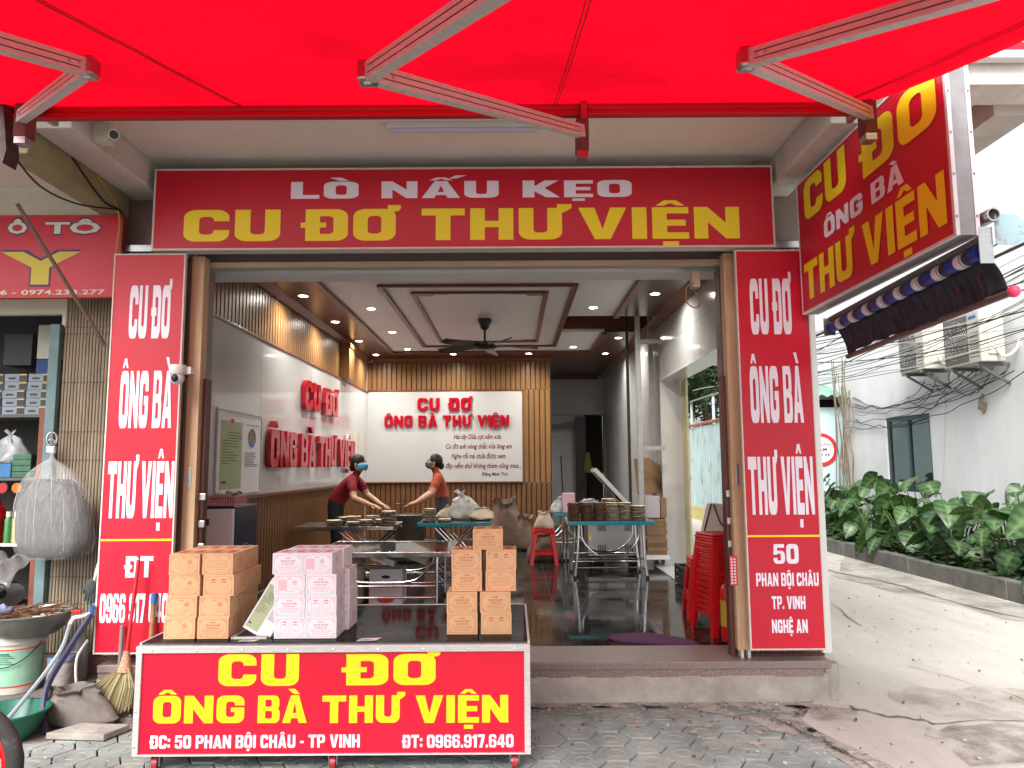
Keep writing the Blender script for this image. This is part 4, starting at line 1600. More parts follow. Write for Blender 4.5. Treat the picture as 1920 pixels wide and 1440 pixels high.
def make_box(name, card, pr, lp, kinds):
    root = thing(name, 'x', 'box')
    b = MB()
    b.box(-BW / 2, BW / 2, 0, BD, 0, BH)
    b.obj('carton', card, root, bevel=0.0018)
    pm_ = print_mesh(kinds[0], BW, BH).mesh('print', [pr, lp], fix=False)
    o = link('print', pm_, root)
    o.location = (0, 0, BH / 2)
    pm2 = print_mesh(kinds[1], BD, BH).mesh('print', [pr, lp], fix=False)
    o = link('print', pm2, root)
    o.location = (BW / 2, BD / 2, BH / 2)
    o.rotation_euler = (0, 0, R(90))
    b = MB()
    b.box(-0.003, 0.003, .002, BD - .002, BH - .0004, BH + .0006)
    b.box(-BW / 2 + .02, -.02, BD * .25, BD * .75, BH, BH + .0005, 1)
    b.box(.02, BW / 2 - .02, BD * .25, BD * .75, BH, BH + .0005, 1)
    b.obj('lid_seam', [M_tape, pr], root)
    return root

PROTO = {}
def box_at(colour, kinds, x, y, z, label, group, rz=0.0):
    key = (colour, kinds)
    if key not in PROTO:
        if colour == 'orange':
            PROTO[key] = make_box('orange_carton', M_orange, M_rprint, M_orange, kinds)
        else:
            PROTO[key] = make_box('white_carton', M_pinkcard, M_pprint, M_lprint, kinds)
        o = PROTO[key]
    else:
        o = copy_tree(PROTO[key])
    o.location = (x, y, z)
    o.rotation_euler = (0, 0, rz)
    tag(o, label, 'box', group)
    return o

rnd = random.Random(12)
lev = ('bottom', 'second from bottom', 'third from bottom', 'top')
TZ = CZ1 + 0.0005
fk = {('l', 0): 2, ('l', 1): 2, ('l', 2): 2, ('l', 3): 2, ('r', 0): 0, ('r', 1): 2, ('r', 2): 1, ('r', 3): 3}
for k in range(4):
    z = TZ + k * (BH + .0006)
    for s_, x in (('l', -1.702), ('r', -1.533)):
        for d in range(2):
            kd = (fk[(s_, k)] if d == 0 else (k + 1) % 4, (k + (1 if d == 0 else 0)) % 4 if s_ == 'r' else 0)
            xx = x + (-.016, -.008, .003, -.004)[k] + rnd.uniform(-.003, .003) + (.0 if s_ == 'l' else (.004, .002, .008, .003)[k])
            box_at('orange', kd, xx, 3.895 + d * (BD + .003) + rnd.uniform(0, .004), z,
                   'orange carton, %s level, %s column%s, left stack' % (lev[k], 'left' if s_ == 'l' else 'right', ', front row' if d == 0 else ', row behind'),
                   'orange cartons in the left stack', rnd.uniform(-.025, .025))
pk = {('l', 0): 1, ('l', 1): 0, ('l', 2): 2, ('l', 3): 0, ('r', 0): 0, ('r', 1): 1, ('r', 2): 0, ('r', 3): 2}
for k in range(4):
    z = TZ + k * (BH + .0006)
    for s_, x in (('l', -1.156), ('r', -.994)):
        for d in range(2):
            xx = x + (.004, .002, 0, -.010)[k] + rnd.uniform(-.002, .002) + (0 if s_ == 'l' else (.0, .002, .001, -.012)[k]) + (0.022 * d if k < 3 else 0.014 * d)
            box_at('pink', (pk[(s_, k)] if d == 0 else 0, 0 if (k + d) % 2 else 3), xx, 3.895 + d * (BD + .004), z,
                   'white and pink printed carton, %s level, %s column%s' % (lev[k], 'left' if s_ == 'l' else 'right', ' of the front row' if d == 0 else ' of the row behind'),
                   'white and pink cartons in the middle stack', rnd.uniform(-.02, .02))
rows = [(0, -0.268, -0.090, (0, 1)), (1, -0.270, -0.094, (0, 0)), (2, -0.246, -0.066, (0, 3)), (3, -0.248, -0.064, (0, 1))]
for k, xa, xb, kk in rows:
    z = TZ + k * (BH + .0006)
    for n_, (x, q) in enumerate(((xa, kk[0]), (xb, kk[1]))):
        box_at('orange', (q, 0), x, 3.965 + (0.03 if k > 1 else 0), z, 'orange carton, %s level, %s column of the right stack' % (lev[k] if k < 3 else 'fourth', 'left' if n_ == 0 else 'right'),
               'orange cartons in the right stack', rnd.uniform(-.02, .02))
box_at('orange', (0, 3), -0.134, 4.0, TZ + 4 * (BH + .0006), 'single orange printed carton on the very top of the right stack', 'orange cartons in the right stack', 0.02)

# framed certificate leaning on a black tray, paper slips
M_cert = mat('certificate_green', (0.36, 0.42, 0.23), 0.5, var=0.15, vscale=8)
M_paper = mat('paper', (0.72, 0.70, 0.73), 0.6, var=0.05, vscale=6)
M_ink = mat('ink', (0.06, 0.06, 0.06), 0.7)
M_emblem = mat('emblem_red', (0.6, 0.03, 0.02), 0.5)
def cert_panel(parent, fn, w, h, with_page=True, flip=False):
    """certificate (green) beside a white page with an oval portrait blur, laid out on a w x h board through fn(u,v,d)"""
    def rect(mb, u0, v0, u1, v1, d, mi=0):
        mb.add([fn(u0, v0, d), fn(u1, v0, d), fn(u1, v1, d), fn(u0, v1, d)], [(0, 1, 2, 3)], mi)
    mb = MB(); rect(mb, w * .06, h * .05, w * .53, h * .88, 0.0015)
    mb.obj('certificate', M_cert, parent, fix=False)
    mb = MB()
    r_ = random.Random(5)
    for k in range(12):
        v = h * (.74 - k * .035)
        a = w * (.10 + .1 * (k in (0, 1, 2)))
        rect(mb, a, v, w * (.10 + .1 * (k in (0, 1, 2)) + r_.uniform(.15, .36)), v + h * .008, 0.0025)
    rect(mb, w * .1, h * .12, w * .2, h * .15, 0.0025)
    for k in range(9):
        v = h * (.50 - k * .022)
        rect(mb, w * .60, v, w * (.60 + r_.uniform(.2, .34)), v + h * .007, 0.0025)
    rect(mb, w * .62, h * .86, w * .94, h * .868, 0.0025)
    mb.obj('print', M_ink, parent, fix=False)
    mb = MB()
    c = [(w * .30 + w * .045 * math.cos(R(30 * k)), h * .885 + h * .03 * math.sin(R(30 * k))) for k in range(12)]
    mb.add([fn(u, v, 0.0028) for u, v in c], [tuple(range(12))])
    mb.obj('emblem', M_emblem, parent, fix=False)
    mb = MB()
    c = [(w * .77 + w * .10 * math.cos(R(30 * k)), h * .70 + h * .125 * math.sin(R(30 * k))) for k in range(12)]
    mb.add([fn(u, v, 0.0025) for u, v in c], [tuple(range(12))])
    mb.obj('portrait', mat('portrait_tones', (0.35, 0.24, 0.18), 0.5, var=0.9, vscale=30, col2=(0.04, 0.035, 0.04)), parent, fix=False)
    mb = MB()
    c = [(w * .77 + w * .06 * math.cos(R(30 * k)), h * .60 + h * .03 * math.sin(R(30 * k))) for k in range(12)]
    mb.add([fn(u, v, 0.0032) for u, v in c], [tuple(range(12))])
    mb.obj('portrait', mat('portrait_blue', (0.06, 0.2, 0.5), 0.5), parent, fix=False)

cf = thing('certificate_board', 'thick white board with a green certificate leaning between the carton stacks', 'certificate', (-1.33, 3.98, TZ))
base = Matrix.Translation((-1.345, 3.945, TZ + 0.012)) @ Matrix.Rotation(R(28), 4, 'Y') @ Matrix.Rotation(R(-14), 4, 'X') @ Matrix.Rotation(R(-14), 4, 'Z')
p = MB()
cw, ch = 0.165, 0.285
p.box(-cw / 2, cw / 2, 0, 0.012, 0.0, ch, mtx=base)
p.box(-cw / 2 + .002, cw / 2 - .002, 0.0125, 0.026, 0.0, ch - .003, mtx=base)
p.obj('board', M_paper, cf, bevel=0.002)
cert_panel(cf, lambda u, v, d: base @ Vector((u - cw / 2, -d, v)), cw, ch)
ty = thing('display_tray', 'black glass tray with a chrome rim lying under the leaning certificate', 'tray', (-1.36, 4.02, TZ))
p = MB()
p.box(-1.435, -1.27, 3.90, 4.16, TZ, TZ + .006)
p.obj('base', M_black, ty)
p = MB()
p.box(-1.44, -1.265, 3.888, 3.8995, TZ, TZ + .012)
p.box(-1.44, -1.265, 4.1605, 4.172, TZ, TZ + .012)
p.box(-1.447, -1.4355, 3.888, 4.172, TZ, TZ + .012)
p.obj('rim', M_alu, ty)
for (x, y, w, h, a, lab) in ((-0.735, 3.865, .10, .055, .12, 'white paper slip with small print lying on the cart top in the open'), (-1.345, 3.853, .085, .03, .03, 'white paper slip at the cart edge in front of the tray')):
    pc = thing('paper_slip', lab, 'paper', (x, y, TZ))
    mt = Matrix.Translation((x, y, TZ)) @ Matrix.Rotation(a, 4, 'Z') @ Matrix(((1, .45, 0, 0), (0, 1, 0, 0), (0, 0, 1, 0), (0, 0, 0, 1)))
    MB().box(-w / 2, w / 2, -h / 2, h / 2, 0.001, 0.002, mtx=mt).obj('sheet', M_paper, pc)
    b = MB()
    for k in range(3):
        b.box(-w * .4, w * (.1 + .1 * k), -h * .35 + k * h * .14, -h * .30 + k * h * .14, 0.0021, 0.0026, mtx=mt)
    b.obj('print', mat('violet_ink', (0.12, 0.08, 0.3), 0.6), pc)
# ------------------------------------------------------------------ boards on the walls
M_letter = mat('glossy_red_letter', (0.42, 0.004, 0.02), 0.12)
M_letterside = mat('red_letter_side', (0.55, 0.008, 0.03), 0.2)
wbl = thing('wall_board', 'long glossy white board with thick red letters on the left wall', 'board', (-2.57, 9.5, 1.225))
p = MB()
p.box(-2.578, -2.556, 5.6, 12.99, 1.227, 2.781)
p.obj('panel', M_board, wbl)
p = MB()
for y in (7.45, 9.3, 11.15):
    p.box(-2.556, -2.5552, y - .002, y + .002, 1.23, 2.78)
p.obj('panel_joints', M_gap, wbl)['kind'] = 'stuff'
block_text('CU ĐƠ', (-2.54, 8.85, 2.19), (0, 1, 0), ZF, (1, 0, 0), 1.68, 0.36, M_letter, wbl, 'letter', depth=0.05, split=True, space=0.5)
block_text('ÔNG BÀ THƯ VIỆN', (-2.54, 7.62, 1.49), (0, 1, 0), ZF, (1, 0, 0), 4.1, 0.40, M_letter, wbl, 'letter', depth=0.05, split=True)
wbb = thing('wall_board', 'glossy white board with red letters and a verse on the back wall', 'board', (-1.2, 12.99, 1.2))
p = MB()
p.box(-2.555, 0.178, 12.975, 12.999, 1.222, 2.808)
p.obj('panel', M_board, wbb)
p = MB()
p.box(0.1785, 0.20, 12.965, 12.999, 1.197, 2.833)
p.box(-2.553, 0.1784, 12.965, 12.999, 1.197, 1.2215)
p.box(-2.553, 0.1784, 12.965, 12.999, 2.8085, 2.833)
p.obj('frame', M_trim, wbb, bevel=0.004)
block_text('CU ĐƠ', (-1.67, 12.96, 2.465), XF, ZF, NF, 0.95, 0.225, M_letter, wbb, 'letter', depth=0.022, split=True, space=0.55, gap=0.14)
block_text('ÔNG BÀ THƯ VIỆN', (-2.25, 12.96, 2.182), XF, ZF, NF, 2.20, 0.20, M_letter, wbb, 'letter', depth=0.022, split=True, gap=0.13)
M_verse = mat('verse_red', (0.20, 0.008, 0.02), 0.5)
for s_, x0, x1, z in (('Hai cây Dừa cụt năm xưa', -1.03, -0.20, 1.965), ('Cu đơ anh nóng chắc vừa lòng em', -1.17, -0.01, 1.795), ('Nghe rồi mà chửa được xem', -1.07, -0.12, 1.625), ('đây nếm thử không thèm cũng mua...', -1.17, 0.155, 1.455)):
    b = MB()
    font_text(b, s_, (x0, 12.974, z), XF, ZF, NF, x1 - x0, 0.088, bold=0.012, shear=0.25, depth=0.002)
    b.obj('verse_line', M_verse, wbb, fix=False)
b = MB()
font_text(b, 'Đặng Minh Thư', (-0.535, 12.974, 1.325), XF, ZF, NF, 0.45, 0.055, bold=0.02, depth=0.002)
b.obj('verse_line', M_ink, wbb, fix=False)
cw_ = thing('wall_certificate', 'green certificate beside a printed page framed on the left wall board', 'certificate', (-2.55, 6.9, 1.27))
p = MB()
p.box(-2.5545, -2.545, 6.36, 7.46, 1.265, 2.0)
p.obj('board', M_paper, cw_)
p = MB()
p.box(-2.5545, -2.538, 6.345, 6.3595, 1.25, 2.015)
p.box(-2.5545, -2.538, 7.4605, 7.475, 1.25, 2.015)
p.box(-2.5545, -2.538, 6.36, 7.46, 2.0005, 2.015)
p.box(-2.5545, -2.538, 6.36, 7.46, 1.25, 1.2645)
p.obj('frame', M_alu, cw_)
cert_panel(cw_, lambda u, v, d: Vector((-2.545 + d, 6.36 + u, 1.265 + v)), 1.1, 0.735)
for k, y in enumerate((11.95, 12.45)):
    hp = thing('paper_strip', 'narrow cream paper strip with red marks on the board corner, %s' % ('nearer one' if k == 0 else 'farther one'), 'paper', (-2.553, y, 1.6), 'paper strips')
    MB().box(-2.5545, -2.552, y - .15, y + .15, 1.26, 2.05).obj('sheet', mat('cream_paper', (0.62, 0.58, 0.46), 0.6), hp)
    b = MB()
    for z in (1.9, 1.72, 1.5):
        b.box(-2.5519, -2.5508, y - .07, y + .07, z - .05, z + .04)
    b.obj('print', M_lprint, hp)

# ------------------------------------------------------------------ downlights and fan
M_glow = mat('lit_lens', (1, 1, 1), 0.5, emit=22.0, ecol=(1.0, 0.95, 0.86))
def downlight(x, y, label, z=3.394, energy=46):
    t = thing('downlight', label, 'light', (x, y, z), 'ceiling downlights')
    b = MB()
    b.lathe([(0.050, 0), (0.066, 0), (0.066, -.006), (0.050, -.009), (0.050, 0)], (x, y, z), 20)
    b.obj('trim_ring', M_white, t, smooth=True)
    b = MB()
    b.lathe([(0, -.003), (0.049, -.003)], (x, y, z), 20)
    b.obj('lens', M_glow, t, fix=False)
    ld = bpy.data.lights.new('downlight_lamp', 'SPOT')
    ld.energy = energy
    ld.spot_size = R(165)
    ld.spot_blend = 1.0
    ld.shadow_soft_size = 0.045
    ld.color = (1.0, 0.93, 0.82)
    lo = bpy.data.objects.new('downlight_lamp', ld)
    COL.objects.link(lo)
    lo.parent = t
    lo.location = (0, 0, -0.015)
for nm, x, z, ys in (('left wood strip', -2.32, 3.394, (8.04, 9.53, 11.03, 12.43)), ('white panel left of the fan', -1.70, 3.399, (8.76, 10.33, 11.88)),
                     ('white panel right of the fan', 0.99, 3.399, (8.77, 11.76)), ('right wood strip', 1.60, 3.394, (8.04, 10.89, 12.45))):
    ordn = ['nearest', 'second', 'third', 'farthest'] if len(ys) == 4 else (['nearest', 'middle', 'farthest'] if len(ys) == 3 else ['nearer', 'farther'])
    for k, y in enumerate(ys):
        downlight(x, y, 'round lit downlight in the %s, %s of its row' % (nm, ordn[k]), z)
downlight(-1.0, 12.42, 'round lit downlight in the back wood strip, left one', 3.394)
downlight(0.29, 12.40, 'round lit downlight in the back wood strip, right one', 3.394)

fn_ = thing('ceiling_fan', 'black five-bladed ceiling fan hanging from the white panel', 'fan', (-0.35, 9.45, 3.39))
FX, FY = -0.35, 9.45
M_fan = mat('fan_black', (0.015, 0.015, 0.016), 0.35)
p = MB()
p.lathe([(0, .399), (.085, .399), (.09, .37), (.05, .27), (.02, .25), (0, .25)], (FX, FY, 3.0), 20)
p.obj('canopy', M_fan, fn_, smooth=True)
p = MB()
p.cyl((FX, FY), 0.014, 3.10, 3.26, 10)
p.obj('rod', M_fan, fn_)
p = MB()
p.lathe([(0, .105), (.05, .10), (.09, .07), (.15, .05), (.16, .03), (.12, .0), (0, -.01)], (FX, FY, 3.0), 24)
p.obj('motor', M_fan, fn_, smooth=True)
for k in range(5):
    a = R(8 + 72 * k)
    ca, sa = math.cos(a), math.sin(a)
    b = MB()
    vs, fs = [], []
    prof = [(.12, .05, .03), (.25, .075, .045), (.45, .085, .03), (.62, .07, .025), (.70, .03, .03)]
    for r_, hw, zz in prof:
        for s_, dz in ((-1, -.020), (1, .020)):
            for th in (0, .006):
                lx, ly = r_, s_ * hw + .03 * (r_ - .12)
                vs.append((FX + lx * ca - ly * sa, FY + lx * sa + ly * ca, 3.0 + zz + dz + th))
    for i in range(len(prof) - 1):
        o = i * 4
        fs += [(o, o + 4, o + 6, o + 2), (o + 1, o + 3, o + 7, o + 5), (o, o + 1, o + 5, o + 4), (o + 2, o + 6, o + 7, o + 3)]
    fs += [(0, 2, 3, 1), (16, 17, 19, 18)]
    b.add(vs, fs)
    b.obj('blade', M_fan, fn_, smooth=True)

# ------------------------------------------------------------------ tables
M_tabletop = mat('dark_table_glass', (0.035, 0.037, 0.04), 0.06, spec=0.8)
M_steeltop = mat('steel_top', (0.42, 0.42, 0.42), 0.22, metal=1.0, var=0.2, vscale=6)
M_film = mat('blue_film', (0.02, 0.33, 0.42), 0.15, spec=0.7, var=0.3, vscale=9, stretch=(0.6, 4, 4))
def table(label, x0, x1, y0, y1, z, top, edge, style, splay=0.0, fz=FZ):
    t = thing('folding_table', label, 'table', ((x0 + x1) / 2, (y0 + y1) / 2, fz))
    MB().box(x0 + .012, x1 - .012, y0 + .012, y1 - .012, z - .02, z).obj('tabletop', top, t)
    b = MB()
    b.box(x0, x1, y0, y0 + .0118, z - .042, z + .003)
    b.box(x0, x1, y1 - .0118, y1, z - .042, z + .003)
    b.box(x0, x0 + .0118, y0 + .012, y1 - .012, z - .042, z + .003)
    b.box(x1 - .0118, x1, y0 + .012, y1 - .012, z - .042, z + .003)
    b.obj('edge_trim', edge, t, bevel=0.004)
    h = z - .045
    if style == 'frame':
        for y in (y0 + .09, y1 - .09):
            for s_, x in ((-1, x0 + .13), (1, x1 - .13)):
                b = MB()
                b.tube([(x, y, h), (x + s_ * splay * .4, y, fz + (h - fz) * .45), (x + s_ * splay, y, fz + .02)], 0.014, 8)
                lg = b.obj('leg', M_chrome, t, smooth=True)
                b = MB()
                b.cyl((x + s_ * splay, y), 0.018, fz, fz + .03, 8)
                b.obj('rubber_foot', M_black, lg)
            for zz in (fz + .12, fz + .22):
                w = splay * (1 - (zz - fz) / (h - fz))
                b = MB()
                b.tube([(x0 + .13 - w, y, zz), (x1 - .13 + w, y, zz)], 0.011, 8)
                b.obj('crossbar', M_chrome, t, smooth=True)
            xa, xb = x0 + .16, x1 - .16
            yy = y + (.035 if y < (y0 + y1) / 2 else -.035)
            pts = smooth_path([(xa, yy, h), (xa + .02, yy, fz + .42), (xa + .16, yy, fz + .27), ((xa + xb) / 2, yy, fz + .245), (xb - .16, yy, fz + .27), (xb - .02, yy, fz + .42), (xb, yy, h)], 5)
            b = MB()
            b.tube(pts, 0.011, 8)
            b.obj('brace', M_chrome, t, smooth=True)
    else:
        for y in (y0 + .12, y1 - .12):
            for sgn in (1, -1):
                for off in (0, .055):
                    cx = (x0 + x1) / 2 + splay
                    w = (x1 - x0) * .30
                    yy = y + .02 * sgn
                    b = MB()
                    b.tube([(cx - sgn * (w - off), yy, h), (cx + sgn * (w * .9 + off), yy, fz + .01)], 0.011, 8)
                    b.obj('leg', M_chrome, t, smooth=True)
            b = MB()
            b.tube([((x0 + x1) / 2 + splay - .25, y, fz + .09), ((x0 + x1) / 2 + splay + .25, y, fz + .09)], 0.010, 8)
            b.obj('crossbar', M_chrome, t, smooth=True)
    return t
table('dark glass-topped folding table with chrome edge just behind the cart', -1.78, -0.55, 6.60, 7.58, 0.742, M_tabletop, M_chrome, 'frame')
table('steel-edged folding table stacked with crackers at the left wall', -2.50, -1.36, 8.50, 9.22, 0.815, M_steeltop, M_chrome, 'cross', 0.24)
table('folding table with blue edge film in front of the woman in salmon', -1.17, -0.28, 9.15, 10.05, 0.800, M_tabletop, M_film, 'cross')
table('blue-edged folding table with tall cracker stacks before the steel machine', 0.62, 1.60, 8.42, 9.12, 0.862, M_steeltop, M_film, 'frame', 0.05)
table('small blue-edged table behind the red stool', 0.55, 0.86, 9.95, 10.7, 0.86, M_steeltop, M_film, 'frame')

# ------------------------------------------------------------------ crackers in stacks
M_rice = mat('rice_paper', (0.62, 0.55, 0.43), 0.7, var=0.3, vscale=60)
M_molasses = mat('peanut_molasses', (0.13, 0.055, 0.03), 0.35, var=0.6, vscale=70, bump=0.6, bscale=120)
M_sesame = mat('brown_cracker', (0.20, 0.115, 0.06), 0.6, var=0.5, vscale=90)
def cracker_mesh(name, r, mats, seed):
    r_ = random.Random(seed)
    n = 16
    rad = [r * (1 + r_.uniform(-.06, .06)) for _ in range(n)]
    wav = [r_.uniform(-.0025, .0025) for _ in range(n)]
    lv = [(0.0, .96, 0), (.003, 1.0, 0), (.0045, .93, 1), (.012, .95, 1), (.0135, 1.0, 0), (.0165, .97, 0)]
    b = MB()
    vs, fs, mi = [], [], []
    for z, k, m_ in lv:
        for i in range(n):
            t = 2 * math.pi * i / n
            vs.append((rad[i] * k * math.cos(t), rad[i] * k * math.sin(t), z + wav[i]))
    for j in range(len(lv) - 1):
        for i in range(n):
            i2 = (i + 1) % n
            fs.append((j * n + i, j * n + i2, (j + 1) * n + i2, (j + 1) * n + i))
            mi.append(1 if j in (1, 2, 3) else 0)
    fs.append(tuple(reversed(range(n)))); mi.append(0)
    fs.append(tuple((len(lv) - 1) * n + i for i in range(n))); mi.append(0)
    b.v, b.f, b.m = vs, fs, mi
    return b.mesh(name, mats, fix=False)
CW = [cracker_mesh('filled_cracker', 0.085, [M_rice, M_molasses], s) for s in (1, 2, 3)]
CB = [cracker_mesh('filled_cracker', 0.072, [M_sesame, M_molasses], s) for s in (4, 5)]
CL = [cracker_mesh('filled_cracker', 0.076, [M_rice, M_sesame], s) for s in (6, 7)]
rnd = random.Random(40)
def stack(x, y, z, n, ms, label, group):
    for k in range(n):
        o = link('filled_cracker', rnd.choice(ms))
        o.location = (x + rnd.uniform(-.005, .005), y + rnd.uniform(-.005, .005), z + k * .0168)
        o.rotation_euler = (rnd.gauss(0, .012), rnd.gauss(0, .012), rnd.uniform(0, 6.28))
        tag(o, label, 'cracker', group)
T4Z = .865
for (x, n, ms, d) in ((0.70, 12, CB, 'first from left, dark'), (0.845, 12, CB, 'second from left, dark'), (0.99, 12, CB, 'third from left, dark'), (1.14, 12, CL, 'fourth from left, pale-edged'), (1.29, 12, CL, 'fifth from left, pale-edged'), (1.44, 10, CW, 'rightmost, palest')):
    stack(x, 8.56 + (.03 if n == 12 else 0), T4Z, n, ms, 'round cracker in a stack on the right blue-edged table, ' + d, 'crackers on the right table: ' + d)
stack(1.13, 8.80, T4Z, 14, CW, 'round cracker in the pale stack behind the front row on the right table', 'crackers on the right table: rear stack')
T2Z = .818
for (x, y, n, d) in ((-2.06, 8.62, 4, 'low stack farthest left'), (-1.87, 8.75, 6, 'second stack from left'), (-1.70, 8.64, 4, 'low front stack in the middle'), (-1.66, 8.85, 6, 'rear stack in the middle'), (-1.53, 8.70, 4, 'low stack beside the tall one'), (-1.43, 8.62, 10, 'tallest stack at the right end'), (-2.0, 8.9, 5, 'rear stack at the left'), (-1.83, 8.60, 3, 'lowest stack in the front row')):
    stack(x, y, T2Z, n, CW, 'white and brown filled cracker on the left table, ' + d, 'crackers on the left table: ' + d)
stack(-1.52, 8.93, T2Z, 7, CB, 'dark cracker on the left table, behind the tall stack', 'crackers on the left table: dark stack')
stack(-1.035, 9.28, .803, 10, CW, 'white and brown filled cracker in the stack beside the salmon-shirted woman', 'crackers on the middle table')
stack(-0.86, 9.40, .803, 2, [CW[0]], 'white cracker in the flat pair on the middle table', 'flat crackers on the middle table')

# ------------------------------------------------------------------ fridge with basket
fr = thing('small_fridge', 'small fridge with white front and navy side inside the left jamb', 'fridge', (-2.35, 6.05, FZ))
MB().box(-2.52, -2.17, 5.84, 6.34, FZ + .03, 1.19).obj('cabinet', mat('navy_steel', (0.008, 0.014, 0.045), 0.25), fr, bevel=0.008)
MB().box(-2.515, -2.175, 5.80, 5.838, FZ + .06, 1.175).obj('door', mat('fridge_white', (0.80, 0.81, 0.82), 0.25, var=0.04, vscale=3), fr, bevel=0.006)
MB().box(-2.47, -2.36, 5.795, 5.7995, 1.05, 1.10).obj('handle', M_black, fr)
b = MB()
font_text(b, 'Slim', (-2.169, 5.98, 0.82), (0, 1, 0), ZF, (1, 0, 0), 0.25, 0.075, bold=0.005, shear=0.3, depth=0.001)
b.obj('lettering', mat('pale_blue_print', (0.12, 0.22, 0.42), 0.4), fr, fix=False)
bk = thing('pink_basket', 'pink plastic basket heaped with small packets on the fridge', 'basket', (-2.32, 6.0, 1.192))
M_pinkp = mat('pink_plastic', (0.62, 0.28, 0.30), 0.45)
b = MB()
bx0, bx1, by0, by1 = -2.44, -2.20, 5.88, 6.14
def wall_of_slots(b, p0, p1, z0, z1, n):
    p0, p1 = Vector(p0), Vector(p1)
    b.bar(p0 + Vector((0, 0, z0 + .006)), p1 + Vector((0, 0, z0 + .006)), .004, .012)
    b.bar(p0 + Vector((0, 0, z1 - .006)), p1 + Vector((0, 0, z1 - .006)), .008, .014)
    for k in range(n + 1):
        q = p0.lerp(p1, k / n)
        b.bar(q + Vector((0, 0, z0)), q + Vector((0, 0, z1)), .005, .005)
for a, c in (((bx0, by0, 0), (bx1, by0, 0)), ((bx1, by0, 0), (bx1, by1, 0)), ((bx1, by1, 0), (bx0, by1, 0)), ((bx0, by1, 0), (bx0, by0, 0))):
    wall_of_slots(b, a, c, 1.195, 1.275, 12)
b.box(bx0, bx1, by0, by1, 1.1925, 1.197)
b.obj('basket_body', M_pinkp, bk)
b = MB()
r_ = random.Random(8)
for k in range(26):
    x, y = r_.uniform(bx0 + .03, bx1 - .03), r_.uniform(by0 + .03, by1 - .03)
    mt = Matrix.Translation((x, y, r_.uniform(1.25, 1.295))) @ Euler((r_.uniform(-.5, .5), r_.uniform(-.5, .5), r_.uniform(0, 3))).to_matrix().to_4x4()
    b.box(-.03, .03, -.02, .02, -.006, .006, r_.choice((0, 1)), mtx=mt)
b.obj('packets', [mat('packet_foil', (0.45, 0.44, 0.45), 0.3), mat('packet_dark', (0.12, 0.08, 0.08), 0.4)], bk)['kind'] = 'stuff'

# ------------------------------------------------------------------ clutter under and round the tables
def carton(label, x0, x1, y0, y1, z0, z1, m, name='carton', cat='box', group=None, rz=0, flaps=True):
    t = thing(name, label, cat, ((x0 + x1) / 2, (y0 + y1) / 2, z0), group)
    MB().box(x0, x1, y0, y1, z0, z1).obj('body', m, t, bevel=0.004)
    if flaps:
        MB().box(x0 + .002, x1 - .002, (y0 + y1) / 2 - .004, (y0 + y1) / 2 + .004, z1, z1 + .0015).obj('seam', M_tape, t)
    return t
M_kraft = mat('kraft_card', (0.30, 0.19, 0.10), 0.75, var=0.25, vscale=6, coords='World')
ap = carton('white apple carton with red print under the dark glass table', -1.34, -1.03, 7.0, 7.28, FZ, .545, mat('grey_white_card', (0.55, 0.50, 0.53), 0.65, var=0.08, vscale=4))
b = MB()
b.ball((-1.185, 6.9995, .475), (.042, .0008, .016), 14, 6)
b.obj('hand_hole', M_dark, ap)
b = MB()
font_text(b, 'Fresh', (-1.235, 6.9985, .415), XF, ZF, NF, .06, .02, bold=.02)
font_text(b, 'Apples', (-1.235, 6.9985, .388), XF, ZF, NF, .07, .02, bold=.02)
b.obj('lettering', M_pprint, ap, fix=False)
b = MB()
b.ball((-1.185, 6.9992, .265), (.08, .0008, .028), 16, 8)
b.obj('apple_print', M_emblem, ap)
def steel_tray(label, c, rot, w=.30, d=.2, h=.055):
    t = thing('steel_tray', label, 'tray', c, 'steel trays on the apple carton')
    mt = Matrix.Translation(c) @ Euler(rot).to_matrix().to_4x4()
    b = MB()
    b.box(-w / 2, w / 2, -d / 2, d / 2, 0, .004, mtx=mt)
    b.box(-w / 2, w / 2, -d / 2, -d / 2 + .004, .0041, h, mtx=mt)
    b.box(-w / 2, w / 2, d / 2 - .004, d / 2, .0041, h, mtx=mt)
    b.box(-w / 2, -w / 2 + .004, -d / 2 + .0041, d / 2 - .0041, .0041, h, mtx=mt)
    b.box(w / 2 - .004, w / 2, -d / 2 + .0041, d / 2 - .0041, .0041, h, mtx=mt)
    b.obj('pan', M_steel, t)
    b = MB()
    for k in range(5):
        b.box(-w / 2 + .02 + k * .02, -w / 2 + .028 + k * .02, -d / 2 - .001, -d / 2, .02, .045, mtx=mt)
    b.obj('vent_slots', M_dark, t)['kind'] = 'stuff'
steel_tray('steel tray tilted on the apple carton, left one', (-1.22, 7.10, .60), (0, R(18), 0), .22)
steel_tray('steel tray tilted over the apple carton, larger right one', (-0.98, 7.14, .63), (0, R(22), R(8)), .30)
